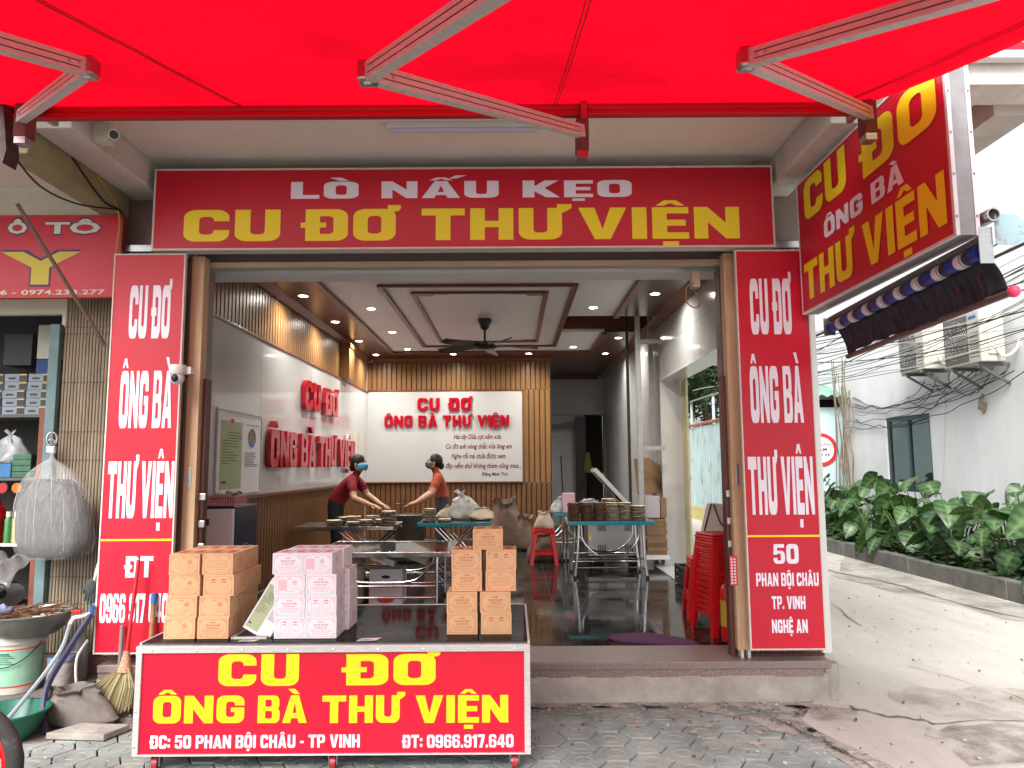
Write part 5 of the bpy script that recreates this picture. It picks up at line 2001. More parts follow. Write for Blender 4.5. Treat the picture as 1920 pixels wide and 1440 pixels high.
# bundles of wrapped crackers
M_wrap = mat('wrapped_crackers', (0.52, 0.40, 0.29), 0.4, var=0.35, vscale=50, bump=0.3, bscale=60)
for k, (z0, z1, d) in enumerate(((FZ, .40, 'bottom'), (.402, .575, 'middle'), (.577, .69, 'top'))):
    bd = thing('wrapped_bundle', 'film-wrapped roll of pale crackers left of the apple carton, %s one' % d, 'bundle', (-1.52, 7.1, z0), 'wrapped rolls of crackers')
    b = MB()
    b.lathe([(0, 0), (.10, .004), (.112, .03), (.108, (z1 - z0) * .5), (.112, z1 - z0 - .03), (.10, z1 - z0 - .004), (0, z1 - z0)], (-1.515 + .006 * k, 7.1, z0), 22)
    b.obj('roll', M_wrap, bd, smooth=True)
    b = MB()
    b.lathe([(.113, .02), (.116, (z1 - z0) * .5), (.113, z1 - z0 - .02)], (-1.515 + .006 * k, 7.1, z0), 22)
    b.obj('film', mat('clear_film', (0.8, 0.8, 0.8), 0.12, alpha=0.22), bd, smooth=True)
carton('open kraft carton low under the dark glass table', -1.62, -1.38, 7.32, 7.56, FZ, .42, M_kraft)

def sack(name, label, c, rx, ry, h, m, seed, cat='sack', top='open', n=30):
    """a slumped sack or bag: sagging, leaning body with sharp creases and a crumpled mouth"""
    r_ = random.Random(seed)
    ph = [r_.uniform(0, 6.28) for _ in range(8)]
    lx, ly = r_.uniform(-.35, .35) * rx, r_.uniform(-.2, .2) * ry
    t = thing(name, label, cat, c)
    prof = [(0, 0), (.9, .0), (1.08, .06), (1.14, .16), (1.10, .28), (1.02, .40), (.94, .52), (.85, .63), (.74, .73), (.62, .82), (.52, .89)]
    if top == 'tied':
        prof += [(.30, .95), (.13, 1.0), (.10, 1.04), (.22, 1.12), (.36, 1.2), (.30, 1.18), (0, 1.05)]
    else:
        prof += [(.58, .95), (.66, 1.0), (.60, 1.0), (.45, .90), (.3, .84), (0, .82)]
    b = MB()
    vs, fs = [], []
    def crease(a):
        return 1 - abs(math.sin(a))
    for q, z in prof:
        for i in range(n):
            t_ = 2 * math.pi * i / n
            k = 1 + .13 * math.sin(2 * t_ + ph[0] + z * 2) + .08 * math.sin(3 * t_ + ph[1] - z * 4)
            k -= .10 * crease(2.5 * t_ + ph[2] + 3 * z) ** 3 + .07 * crease(4 * t_ + ph[3] - 5 * z) ** 4
            k -= .06 * crease(7 * z + math.sin(2 * t_ + ph[4]) * 1.5 + ph[5]) ** 4
            if z > .8:
                k += .20 * math.sin(4 * t_ + ph[6]) + .14 * math.sin(7 * t_ + ph[7])
            dz = (.07 * math.sin(2 * t_ + ph[5]) + .04 * math.sin(5 * t_ + ph[6])) * max(0, z - .15)
            vs.append((c[0] + rx * q * k * math.cos(t_) + lx * z * z, c[1] + ry * q * k * math.sin(t_) + ly * z * z, c[2] + h * max(0, z + dz)))
    for j in range(len(prof) - 1):
        for i in range(n):
            i2 = (i + 1) % n
            fs.append((j * n + i, j * n + i2, (j + 1) * n + i2, (j + 1) * n + i))
    b.add(vs, fs)
    b.obj('body', m, t, smooth=True)
    return t
M_burlap = mat('burlap', (0.22, 0.155, 0.12), 0.9, var=0.35, vscale=12, bump=0.6, bscale=150)
M_bag = mat('clear_bag', (0.70, 0.74, 0.75), 0.2, alpha=0.62, var=0.3, vscale=8, bump=0.6, bscale=14)
M_grain = mat('pale_grain', (0.58, 0.50, 0.38), 0.8, var=0.35, vscale=70)
sack('burlap_sack', 'brown burlap sack with rolled open top against the back wall', (-0.10, 11.55, FZ), .27, .24, .74, M_burlap, 3)
sack('burlap_sack', 'smaller slumped burlap sack beside the back wall sack', (0.14, 11.5, FZ), .17, .2, .50, M_burlap, 5)
sack('burlap_sack', 'crumpled burlap sack under the small red stool', (0.42, 10.15, FZ), .22, .16, .36, M_burlap, 9)
sack('grain_bag', 'open bag of pale rice crackers at the end of the middle table', (-0.40, 9.72, .803), .17, .15, .15, M_grain, 6, 'bag')
sack('clear_bag', 'big clear plastic bag tied at the top on the middle table', (-0.60, 9.78, .803), .20, .15, .30, M_bag, 7, 'bag', 'tied')
sack('grain_bag', 'wrapped pile of white rice paper at the back of the middle table', (-0.80, 9.90, .803), .17, .1, .17, M_grain, 8, 'bag')
pt = thing('metal_pot', 'tall worn aluminium pot on the floor between the two women', 'pot', (-1.40, 10.15, FZ))
b = MB()
b.lathe([(0, .01), (.19, .01), (.20, .03), (.20, .60), (.215, .62), (.20, .63), (.19, .60), (.19, .05), (0, .05)], (-1.40, 10.15, FZ), 28)
b.obj('vessel', mat('worn_aluminium', (0.30, 0.28, 0.25), 0.5, metal=0.8, var=0.45, vscale=6), pt, smooth=True)
for s_ in (-1, 1):
    b = MB()
    b.tube(smooth_path([(-1.40 + s_ * .2, 10.05, FZ + .5), (-1.40 + s_ * .24, 10.10, FZ + .49), (-1.40 + s_ * .24, 10.2, FZ + .49), (-1.40 + s_ * .2, 10.25, FZ + .5)], 4), .008, 6)
    b.obj('handle', M_steel, pt, smooth=True)

# ------------------------------------------------------------------ plastic stools
M_stool = mat('red_stool_plastic', (0.55, 0.008, 0.012), 0.35)
def make_stool():
    t = thing('plastic_stool', 'x', 'stool')
    H = 0.45
    b = MB()
    b.box(-.14, .14, -.14, .14, H - .022, H)
    b.box(-.146, .146, -.146, .146, H - .045, H - .0225)
    b.obj('seat', M_stool, t, bevel=0.01)
    for sx in (-1, 1):
        for sy in (-1, 1):
            b = MB()
            top = Vector((sx * .118, sy * .118, H - .0455))
            bot = Vector((sx * .165, sy * .165, 0))
            vs = []
            for q, w in ((top, .042), (bot, .034)):
                for dx, dy in ((0, 0), (-sx * w * 1.3, 0), (-sx * w * 1.3, -sy * .012), (-sx * .012, -sy * .012), (-sx * .012, -sy * w * 1.3), (0, -sy * w * 1.3)):
                    vs.append(q + Vector((dx + sx * .02, dy + sy * .02, 0)))
            fs = [(i, (i + 1) % 6, 6 + (i + 1) % 6, 6 + i) for i in range(6)] + [tuple(range(6)), tuple(range(11, 5, -1))]
            b.add(vs, fs)
            b.obj('leg', M_stool, t)
    for k in range(4):
        b = MB()
        m4 = Matrix.Rotation(R(90 * k), 4, 'Z')
        b.box(-.118, .118, -.160, -.150, .13, .165, mtx=m4)
        b.obj('stretcher', M_stool, t, bevel=0.003)
    return t
st0 = make_stool()
st0.location = (0.40, 9.78, FZ)
tag(st0, 'small red plastic stool holding a bag of flour by the burlap sacks', group='red plastic stools')
NST = 8
for k in range(NST):
    o = copy_tree(st0)
    o.location = (1.615, 5.84, FZ + k * .043)
    o.rotation_euler = (0, 0, R(14 + (k % 3 - 1) * 1.0))
    tag(o, 'red plastic stool in the tall stack inside the right jamb, %s' % ('bottom one', 'second from bottom', 'third from bottom', 'fourth from bottom', 'fifth from bottom', 'third from top', 'second from top', 'top one')[k], group='red plastic stools')
for k in range(2):
    o = copy_tree(st0)
    o.location = (1.64, 6.42, FZ + k * .043)
    o.rotation_euler = (0, 0, R(-6))
    tag(o, 'red plastic stool in the short pair behind the tall stack, %s' % ('lower one', 'upper one')[k], group='red plastic stools')
sack('flour_bag', 'clear bag of pale flour on the small red stool', (0.40, 9.78, FZ + .452), .12, .12, .22, M_grain, 12, 'bag')
cb = thing('cloth_bag', 'cream shopping bag with black handles on the tall red stool stack', 'bag', (1.65, 5.9, FZ + .45 + NST * .043))
zb = FZ + .452 + (NST - 1) * .043
b = MB()
b.prism([(1.50, zb), (1.80, zb), (1.78, zb + .2), (1.56, zb + .22)], 5.86, 5.98, 'y')
b.obj('body', mat('cream_canvas', (0.58, 0.52, 0.45), 0.8, var=0.15, vscale=10), cb, bevel=0.006)
for dx in (.02, .11):
    b = MB()
    b.tube(smooth_path([(1.56 + dx, 5.853, zb + .21), (1.60 + dx, 5.845, zb + .08), (1.63 + dx, 5.845, zb + .05), (1.66 + dx, 5.845, zb + .09), (1.68 + dx, 5.853, zb + .20)], 5), .006, 6)
    b.obj('handle', M_black, cb)
b = MB()
b.tube([(1.50, 5.856, zb + .01), (1.56, 5.856, zb + .215)], .006, 5)
b.obj('piping', M_black, cb)
fe = thing('fire_extinguisher', 'red fire extinguisher with yellow label behind the right jamb', 'extinguisher', (1.585, 5.50, FZ))
b = MB()
b.lathe([(0, .01), (.062, .01), (.068, .03), (.068, .36), (.055, .40), (.025, .42), (.022, .45), (0, .45)], (1.57, 5.48, FZ), 22)
b.obj('cylinder', M_stool, fe, smooth=True)
b = MB()
b.lathe([(.0690, .12), (.0690, .30)], (1.57, 5.48, FZ), 22)
b.obj('print_label', mat('extinguisher_label', (0.62, 0.36, 0.03), 0.5, var=0.3, vscale=25), fe, smooth=True)
b = MB()
b.box(1.55, 1.59, 5.46, 5.50, FZ + .45, FZ + .49)
b.bar((1.56, 5.45, FZ + .50), (1.52, 5.39, FZ + .53), .015, .012)
b.tube(smooth_path([(1.58, 5.48, FZ + .46), (1.63, 5.45, FZ + .42), (1.645, 5.45, FZ + .3), (1.64, 5.46, FZ + .15)], 5), .009, 7)
b.obj('valve', M_black, fe)

mt_ = thing('floor_mat', 'purple half-round floor mat on the black tiles near the sill', 'mat', (1.1, 5.5, FZ))
b = MB()
pts = [(0.70, 5.62), (0.78, 5.50), (1.27, 5.36), (1.31, 5.40), (1.28, 5.52), (1.16, 5.66), (1.02, 5.74), (0.88, 5.74), (0.76, 5.70)]
sp = smooth_path([(x, y, 0) for x, y in pts] + [(pts[0][0], pts[0][1], 0)], 4)[:-1]
b.prism([(q.x, q.y) for q in sp], FZ + .001, FZ + .014, 'z')
b.obj('pile', mat('purple_pile', (0.13, 0.045, 0.13), 0.95, var=0.3, vscale=60, bump=0.8, bscale=200), mt_)

# ------------------------------------------------------------------ steel machine, hoist frame, flattened cartons, passage
mc = thing('steel_machine', 'stainless cabinet machine with raised lid on casters behind the right table', 'machine', (1.20, 9.75, FZ))
MB().box(0.95, 1.62, 9.5, 10.0, FZ + .13, .86).obj('cabinet', M_steel, mc, bevel=0.006)
b = MB()
for x0 in (1.08, 1.42):
    for z0 in (.40, .66):
        for k in range(5):
            b.box(x0 + k * .022, x0 + k * .022 + .011, 9.495, 9.4995, z0, z0 + .09)
b.obj('louvres', M_dark, mc)['kind'] = 'stuff'
b = MB()
b.bar((1.08, 9.74, 1.42), (1.55, 9.74, .90), .42, .035, up=(0, 0, 1))
b.obj('lid', mat('glass_lid', (0.16, 0.17, 0.18), 0.12, metal=0.3), mc, bevel=0.004)
b = MB()
for y in (9.52, 9.96):
    b.bar((1.06, y, 1.44), (1.57, y, .89), .025, .05)
b.bar((1.075, 9.54, 1.43), (1.075, 9.94, 1.43), .025, .05)
b.obj('lid_frame', M_alu, mc)
for x in (1.03, 1.55):
    for y in (9.56, 9.94):
        b = MB()
        b.tube([(x - .02, y, FZ + .05), (x + .02, y, FZ + .05)], .05, 14)
        b.box(x - .03, x + .03, y - .03, y + .03, FZ + .09, FZ + .129)
        b.obj('caster', M_dark, mc)
MB().box(0.97, .995, 9.492, 9.4995, .55, .62).obj('warning_sticker', M_yellow, mc)
hf = thing('hoist_frame', 'pale and dark steel posts of a goods hoist rising into the ceiling void', 'frame', (1.6, 9.5, FZ))
for x0, x1, y0, y1, m in ((1.595, 1.655, 9.36, 9.42, mat('pale_steel_paint', (0.45, 0.46, 0.46), 0.5, var=0.2, vscale=8)), (1.53, 1.565, 9.75, 9.80, mat('dark_steel_paint', (0.03, 0.035, 0.04), 0.5)), (1.86, 1.92, 9.9, 9.96, MATS.get('pale_steel_paint'))):
    MB().box(x0, x1, y0, y1, FZ, 4.05).obj('post', m or MATS['pale_steel_paint'], hf)
for z in (1.68, 3.05):
    MB().box(1.656, 1.94, 9.36, 9.41, z, z + .05).obj('rail', MATS['pale_steel_paint'], hf)
MB().box(1.656, 1.95, 9.36, 9.90, FZ + .10, FZ + .15).obj('platform', M_white, hf)
fc = random.Random(17)
for k in range(9):
    z = FZ + .152 + k * .05
    t = thing('flattened_carton', 'flattened kraft carton lying in the pile on the hoist platform', 'cardboard', (1.8, 9.6, z), 'flattened cartons on the hoist platform')
    b = MB()
    dx, dy = fc.uniform(-.012, .012), fc.uniform(-.02, .02)
    b.box(1.672 + dx, 1.93 + dx, 9.39 + dy, 9.85 + dy, z, z + .022)
    b.box(1.675 + dx, 1.927 + dx, 9.393 + dy, 9.85 + dy, z + .0225, z + .047)
    b.obj('sheet', M_kraft, t)
carton('white carton on the pile of flattened cardboard', 1.675, 1.86, 9.42, 9.62, FZ + .61, FZ + .88, MATS['grey_white_card'])
carton('kraft carton beside the white one on the cardboard pile', 1.87, 1.945, 9.42, 9.62, FZ + .61, FZ + .86, M_kraft)
for k in range(4):
    t = thing('flattened_carton', 'flattened kraft carton leaning upright against the hoist, %s' % ('first', 'second', 'third', 'last')[k] + ' from front', 'cardboard', (1.8, 9.7, FZ + .9), 'upright flattened cartons')
    b = MB()
    b.bar((1.73 + k * .05, 9.66 + k * .04, FZ + .90), (1.70 + k * .05, 9.70 + k * .04, FZ + 1.36 - k * .03), .22, .012, up=(0, 1, 0))
    b.obj('sheet', M_kraft, t)
# items on the small rear table and the front table edge
sack('clear_bag', 'small knotted clear bag on the small rear table', (0.60, 10.1, .863), .08, .08, .17, M_bag, 15, 'bag', 'tied')
carton('pink printed carton on the small rear table', .68, .84, 10.05, 10.2, .863, 1.12, M_lprint)
sack('clear_bag', 'crumpled plastic film behind the cracker stacks on the right table', (0.98, 8.92, .865), .16, .1, .22, M_bag, 16, 'bag')
dr = thing('rear_door', 'dark wooden door standing open in the rear passage', 'door', (1.36, 15.4, FZ))
MB().box(1.30, 1.52, 15.2, 15.26, FZ, 2.50).obj('leaf', mat('dark_door', (0.02, 0.014, 0.016), 0.4, var=0.3, vscale=5), dr, bevel=0.005)
b = MB()
for z in (.5, 1.2, 1.8):
    b.box(1.33, 1.49, 15.192, 15.1995, z, z + .45)
b.obj('panel', mat('door_panel', (0.03, 0.02, 0.022), 0.4), dr, bevel=0.004)
MB().box(1.93, 1.955, 15.5, 15.58, FZ, 2.56).obj('jamb', mat('tan_jamb', (0.35, 0.24, 0.14), 0.6), dr)
pp = thing('drain_pipe', 'grey plastic pipe crossing the rear passage below the tiles', 'pipe', (1.0, 15.3, 2.3))
b = MB()
b.tube([(0.70, 15.45, 2.27), (1.34, 15.3, 2.37)], .045, 14)
b.obj('pipe', mat('grey_pvc', (0.22, 0.25, 0.27), 0.4), pp, smooth=True)
b = MB()
b.tube([(1.24, 15.325, 2.354), (1.30, 15.31, 2.363)], .055, 14)
b.obj('collar', MATS['grey_pvc'], pp, smooth=True)
bm_ = thing('mop', 'thin black mop handle leaning in the passage by the slatted wall', 'mop', (0.98, 14.4, FZ))
b = MB()
b.tube([(0.99, 14.4, FZ + .1), (0.95, 14.5, 1.68)], .013, 7)
b.obj('handle', M_black, bm_)
b = MB()
b.ball((0.99, 14.4, FZ + .07), (.11, .07, .07), 14, 8, fn=lambda d: 1 + .15 * math.sin(9 * math.atan2(d.y, d.x)))
b.obj('mop_head', M_grain, bm_, smooth=True)
ga = thing('green_cloth', 'green cloth hanging by the dark rear doorway', 'cloth', (1.56, 15.1, 1.4))
b = MB()
vs, fs = [], []
for j in range(7):
    for i in range(6):
        x = 1.54 + (.035 + .02 * j * .5) * (i / 5 - .5) * 2
        vs.append((x, 15.12 + .02 * math.sin(i * 1.9), 1.75 - j * .07))
for j in range(6):
    for i in range(5):
        a = j * 6 + i
        fs.append((a, a + 1, a + 7, a + 6))
b.add(vs, fs)
o_ = b.obj('drape', mat('green_cloth', (0.16, 0.22, 0.03), 0.8, var=0.3, vscale=20), ga, smooth=True, fix=False)
o_.modifiers.new('solid', 'SOLIDIFY').thickness = 0.006
bc = thing('black_crate', 'black plastic crate on the side threshold by the alley opening', 'crate', (1.86, 8.0, .23))
b = MB()
for z in (.24, .31, .38):
    b.box(1.76, 2.04, 7.8, 7.815, z, z + .045)
    b.box(1.76, 2.04, 8.185, 8.2, z, z + .045)
    b.box(1.76, 1.775, 7.8155, 8.1845, z, z + .045)
    b.box(2.025, 2.04, 7.8155, 8.1845, z, z + .045)
for x in (1.76, 2.02):
    for y in (7.7995, 8.1805):
        b.box(x - .0005, x + .0205, y, y + .02, .2285, .43)
b.box(1.77, 2.03, 7.81, 8.19, .2285, .2395)
b.obj('slatted_body', M_black, bc)
sg = thing('folded_side_gate', 'pale yellow folding gate pushed back in the side opening', 'gate', (2.2, 9.5, .22))
M_yg = mat('pale_yellow_gate', (0.58, 0.54, 0.34), 0.55, var=0.2, vscale=6)
for k in range(5):
    MB().box(2.205, 2.232, 9.30 + k * .058, 9.335 + k * .058, .24, 2.58).obj('gate_bar', M_yg, sg, bevel=0.003)
MB().box(2.2325, 2.243, 9.29, 9.58, 1.30, 1.34).obj('latch', M_steel, sg)
# wires and a lamp socket at the top of the right jamb
jb = thing('lamp_socket', 'cream junction box with a loop of wire at the top right of the opening', 'junction box', (1.34, 5.4, 2.8))
MB().box(1.285, 1.345, 5.12, 5.20, 2.75, 2.87).obj('box', M_cream, jb, bevel=0.01)
b = MB()
b.tube(smooth_path([(1.30, 5.12, 2.78), (1.24, 5.10, 2.74), (1.24, 5.11, 2.64), (1.30, 5.12, 2.60), (1.335, 5.12, 2.64), (1.30, 5.12, 2.72)], 6), .005, 6)
b.obj('wire_loop', mat('tan_wire', (0.35, 0.27, 0.17), 0.6), jb, smooth=True)
sk = thing('red_sticker', 'small red and white sticker low on the right shutter post', 'sticker', (1.45, 4.929, .72))
MB().box(1.42, 1.47, 4.9285, 4.9295, .71, .90).obj('sheet', mat('sticker_red', (0.62, 0.06, 0.05), 0.5), sk)
b = MB()
for k in range(2):
    for q in range(9):
        b.box(1.428 + k * .02, 1.440 + k * .02, 4.9278, 4.9284, .72 + q * .019, .732 + q * .019)
b.obj('print', M_pale, sk)['kind'] = 'stuff'
# ------------------------------------------------------------------ the shop next door on the left
nb = thing('neighbour_shop', 'dim parts shop with cream folding gate and olive beam, left of the candy shop', 'building', (-3.6, 5.2, 0))
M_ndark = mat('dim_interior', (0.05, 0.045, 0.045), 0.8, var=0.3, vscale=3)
p = MB()
p.box(-6.0, -2.725, 4.62, 7.4, -0.02, 0.118)
p.obj('step', mat('grimy_concrete', (0.20, 0.175, 0.155), 0.9, var=0.5, vscale=5, bump=0.5, bscale=50, dirt=0.6, dirtcol=(0.08, 0.07, 0.06), dscale=3), nb)
p = MB()
p.box(-6.0, -2.73, 5.12, 5.32, 0.1185, 0.235)
p.obj('door_sill', mat('maroon_sill', (0.16, 0.07, 0.065), 0.7, var=0.3, vscale=8), nb)
p = MB()
p.box(-6.0, -2.87, 3.9, 5.0, 3.45, 3.60)
p.obj('soffit', M_soffit, nb)
p = MB()
p.box(-6.0, -2.76, 3.74, 3.899, 3.42, 4.6)
p.obj('front_beam', M_beam, nb)
p = MB()
p.box(-2.865, -2.705, 3.95, 5.05, 3.25, 3.60)
p.obj('olive_beam', M_olive, nb, bevel=0.01)
p = MB()
p.box(-6.0, -2.77, 5.0, 5.2, 2.72, 3.4495)
p.obj('wall_band', M_cream, nb)
p = MB()
p.box(-6.0, -3.20, 5.201, 5.26, 2.60, 2.7195)
p.obj('lintel', M_cream, nb)
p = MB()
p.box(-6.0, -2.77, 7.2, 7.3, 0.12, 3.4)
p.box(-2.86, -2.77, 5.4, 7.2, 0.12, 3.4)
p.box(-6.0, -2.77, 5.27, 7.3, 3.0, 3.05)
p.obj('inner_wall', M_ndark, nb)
gate('gate_slats', -3.21, -2.70, 5.22, 0.245, 2.715, nb, 0.0225)
rv = MB()
for z in (.75, 1.0, 1.18, 1.55, 1.75, 2.1, 2.45, 2.5):
    for k in range(22):
        rv.box(-3.203 + k * .0229, -3.197 + k * .0229, 5.197, 5.2, z, z + .008)
rv.obj('gate_rivets', M_dark, nb)['kind'] = 'stuff'
p = MB()
p.box(-3.285, -3.215, 5.16, 5.21, 0.236, 2.52)
p.obj('gate_post', mat('teal_paint', (0.13, 0.21, 0.22), 0.6, var=0.35, vscale=6, dirt=0.5, dirtcol=(0.05, 0.06, 0.06), dscale=4), nb, bevel=0.004)
p = MB()
p.box(-3.34, -3.29, 5.19, 5.24, 0.236, 1.92)
p.obj('door_post', mat('rust_paint', (0.22, 0.07, 0.04), 0.7, var=0.4, vscale=8), nb, bevel=0.004)
p = MB()
p.box(-3.235, -3.20, 5.212, 5.26, 2.50, 2.72)
p.obj('top_post', M_cream, nb)

ns = sign_box('neighbour_sign', 'faded red sign with outlined letters over the neighbouring parts shop', -5.2, -2.69, 4.95, 4.999, 2.662, 3.247, 0.014)
ns.children[0].active_material = mat('faded_sign_red', (0.50, 0.045, 0.03), 0.5, var=0.15, vscale=2)
M_navy = mat('navy_outline', (0.03, 0.03, 0.12), 0.5)
def outlined(s_, x, z, w, h, m):
    b = MB()
    font_text(b, s_, (x - .008, 4.9525, z - .006), XF, ZF, NF, w + .016, h + .012, bold=0.06, depth=0.0005)
    b.obj('lettering_outline', M_navy, ns, fix=False)
    b = MB()
    font_text(b, s_, (x, 4.9515, z), XF, ZF, NF, w, h, bold=0.035, depth=0.001)
    b.obj('lettering', m, ns, fix=False)
M_npale = mat('aged_white_print', (0.62, 0.62, 0.52), 0.5)
M_nyel = mat('aged_yellow_print', (0.60, 0.47, 0.05), 0.5)
outlined('Ô', -3.49, 3.118, 0.135, 0.082, M_npale)
outlined('TÔ', -3.23, 3.116, 0.385, 0.082, M_npale)
outlined('Y', -3.52, 2.765, 0.55, 0.225, M_nyel)
b = MB()
font_text(b, '6 - 0974.233.277', (-3.51, 4.9515, 2.684), XF, ZF, NF, 0.72, 0.034, bold=0.02, depth=0.001)
b.obj('lettering', M_npale, ns, fix=False)

na = thing('neighbour_awning', 'end of a folded blue awning with metal bracket at the upper left', 'awning', (-3.0, 3.6, 3.1))
b = MB()
b.tube([(-3.7, 3.62, 3.21), (-2.60, 3.62, 3.20)], .036, 14)
b.obj('roller', mat('blue_tarp', (0.02, 0.045, 0.16), 0.5), na, smooth=True)
b = MB()
b.box(-3.7, -2.60, 3.585, 3.625, 3.10, 3.15)
b.obj('rail', M_alu, na, bevel=0.004)
b = MB()
b.prism([(-2.60, 3.40), (-2.585, 3.40), (-2.545, 3.10), (-2.56, 3.03), (-2.58, 3.08), (-2.60, 3.12)], 3.56, 3.66, 'y')
b.obj('end_bracket', mat('grimy_steel', (0.10, 0.075, 0.07), 0.6, metal=0.5, var=0.5, vscale=18), na)

# pole, loose wires
pl = thing('wooden_pole', 'thin brown pole leaning across the neighbouring sign', 'pole', (-2.7, 4.9, 2.26))
b = MB()
b.tube([(-2.985, 4.3, 3.09), (-2.71, 4.845, 2.31)], .0125, 8)
b.obj('shaft', mat('weathered_wood', (0.16, 0.115, 0.09), 0.8, var=0.3, vscale=20), pl, smooth=True)
def cable(label, pts, r, m, name='cable', group='loose cables at the left', n=6):
    t = thing(name, label, 'cable', pts[0], group)
    b = MB()
    b.tube(smooth_path(pts, n), r, 6)
    b.obj('sheath', m, t, smooth=True)
    return t
cable('thin black cable drooping from the awning bracket to the pier', [(-2.57, 3.62, 3.12), (-2.72, 4.1, 3.12), (-2.74, 4.5, 3.16), (-2.70, 4.92, 3.27)], .006, M_wire)
cable('black cable clipped down the olive beam', [(-2.70, 4.35, 3.40), (-2.70, 4.7, 3.26), (-2.685, 4.93, 3.24), (-2.68, 4.94, 3.0)], .008, M_wire)
cable('thin yellow cable hanging past the neighbouring sign', [(-2.69, 4.6, 3.39), (-2.70, 4.9, 3.25), (-2.705, 4.91, 2.95), (-2.70, 4.91, 2.65), (-2.69, 4.9, 2.5)], .005, mat('yellow_cable', (0.55, 0.34, 0.02), 0.5))
cable('white hose looping down beside the left tall banner', [(-2.69, 4.93, 1.0), (-2.715, 4.88, .78), (-2.70, 4.86, .62), (-2.685, 4.86, .56)], .008, M_white, 'white_hose')
cable('white hose tail near the ground by the left tall banner', [(-2.69, 4.80, .42), (-2.73, 4.76, .32), (-2.715, 4.74, .18), (-2.685, 4.73, .14)], .008, M_white, 'white_hose')
cable('thin grey conduit running from the bullet camera box', [(-2.74, 4.3, 3.47), (-2.64, 4.12, 3.41), (-2.50, 4.05, 3.43)], .012, M_cream)

# ------------------------------------------------------------------ shelves of the neighbouring shop
sh = thing('storage_shelf', 'dark metal shelf packed with goods inside the neighbouring shop', 'shelf', (-3.75, 5.75, .12))
M_shelf = mat('shelf_steel', (0.12, 0.12, 0.11), 0.6, var=0.3, vscale=8)
for z in (0.95, 1.43, 1.90):
    MB().box(-4.6, -3.46, 5.50, 5.95, z - .02, z).obj('board', M_shelf if z != .95 else M_npale, sh)
for x in (-3.50, -4.58):
    MB().box(x, x + .04, 5.48, 5.4995, .12, 1.92).obj('upright', mat('slotted_angle', (0.30, 0.31, 0.27), 0.5, var=0.3, vscale=30), sh)
MB().box(-4.6, -3.46, 5.951, 5.97, .12, 2.9).obj('back_sheet', M_ndark, sh)
M_cbox = mat('pale_blue_card', (0.26, 0.31, 0.36), 0.6, var=0.2, vscale=6, coords='World')
M_cdark = mat('black_print_card', (0.05, 0.05, 0.05), 0.6)
r_ = random.Random(2)
for k in range(5):
    for c in range(3):
        x0 = -4.02 + c * .178 + (.01 if k > 2 else 0) + r_.uniform(-.005, .005)
        z0 = 1.9015 + k * .062
        t = thing('parts_carton', 'pale blue parts carton on the shelf, %s row, %s column' % (('bottom', 'second', 'third', 'fourth', 'top')[k], ('left', 'middle', 'right')[c]), 'box', (x0, 5.6, z0), 'pale blue parts cartons')
        MB().box(x0, x0 + .168, 5.52, 5.75, z0, z0 + .06).obj('carton', M_cbox, t, bevel=0.002)
        b = MB()
        b.box(x0 + .112, x0 + .166, 5.5185, 5.5195, z0 + .004, z0 + .048)
        b.box(x0 + .03, x0 + .085, 5.5185, 5.5195, z0 + .018, z0 + .034)
        b.obj('print', M_cdark, t)
        MB().box(x0 + .112, x0 + .166, 5.518, 5.5195, z0 + .0485, z0 + .057).obj('print', M_nyel, t)
for (x0, x1, z0, z1, m, lab) in ((-3.72, -3.52, 2.35, 2.62, M_npale, 'white carton high in the neighbouring shop'), (-3.98, -3.76, 2.3, 2.55, M_cdark, 'dark carton high in the neighbouring shop'),
                                 (-3.72, -3.54, 2.22, 2.345, mat('blue_card', (0.03, 0.08, 0.25), 0.6), 'deep blue carton under the high white one')):
    carton(lab, x0, x1, 5.70, 5.9, z0, z1, m)
MB().box(-4.6, -3.46, 5.69, 5.95, 2.20, 2.2195).obj('board', M_shelf, sh)
carton('bright blue carton on the middle shelf next door', -3.92, -3.76, 5.55, 5.75, 1.4315, 1.535, mat('blue_card2', (0.04, 0.16, 0.36), 0.6))
M_greenbox = mat('green_card', (0.06, 0.17, 0.10), 0.6, var=0.4, vscale=14, coords='World')
for k in range(4):
    carton('flat green carton in the small pile next door, %s' % ('bottom', 'second', 'third', 'top')[k], -3.74, -3.60, 5.53, 5.72, 1.4315 + k * .044, 1.473 + k * .044, M_greenbox, group='flat green cartons', flaps=False)
sack('plastic_bundle', 'clear plastic bundle of parts on the middle shelf next door', (-3.80, 5.62, 1.54), .10, .07, .20, M_bag, 31, 'bag', 'tied')
fan2 = thing('wire_fan_guard', 'round brown wire fan guard on the shelf next door', 'fan', (-3.90, 5.52, 1.63))
b = MB()
for q in (.03, .055, .08, .10):
    b.tube([(-3.93 + q * math.cos(R(20 * k)), 5.51 - .02 * (1 - q / .1), 1.65 + q * math.sin(R(20 * k))) for k in range(18)], .003, 5, closed=True)
for k in range(12):
    b.tube([(-3.93, 5.49, 1.65), (-3.93 + .1 * math.cos(R(30 * k)), 5.51, 1.65 + .1 * math.sin(R(30 * k)))], .002, 4)
b.obj('guard', mat('rusty_wire', (0.14, 0.07, 0.05), 0.6), fan2)
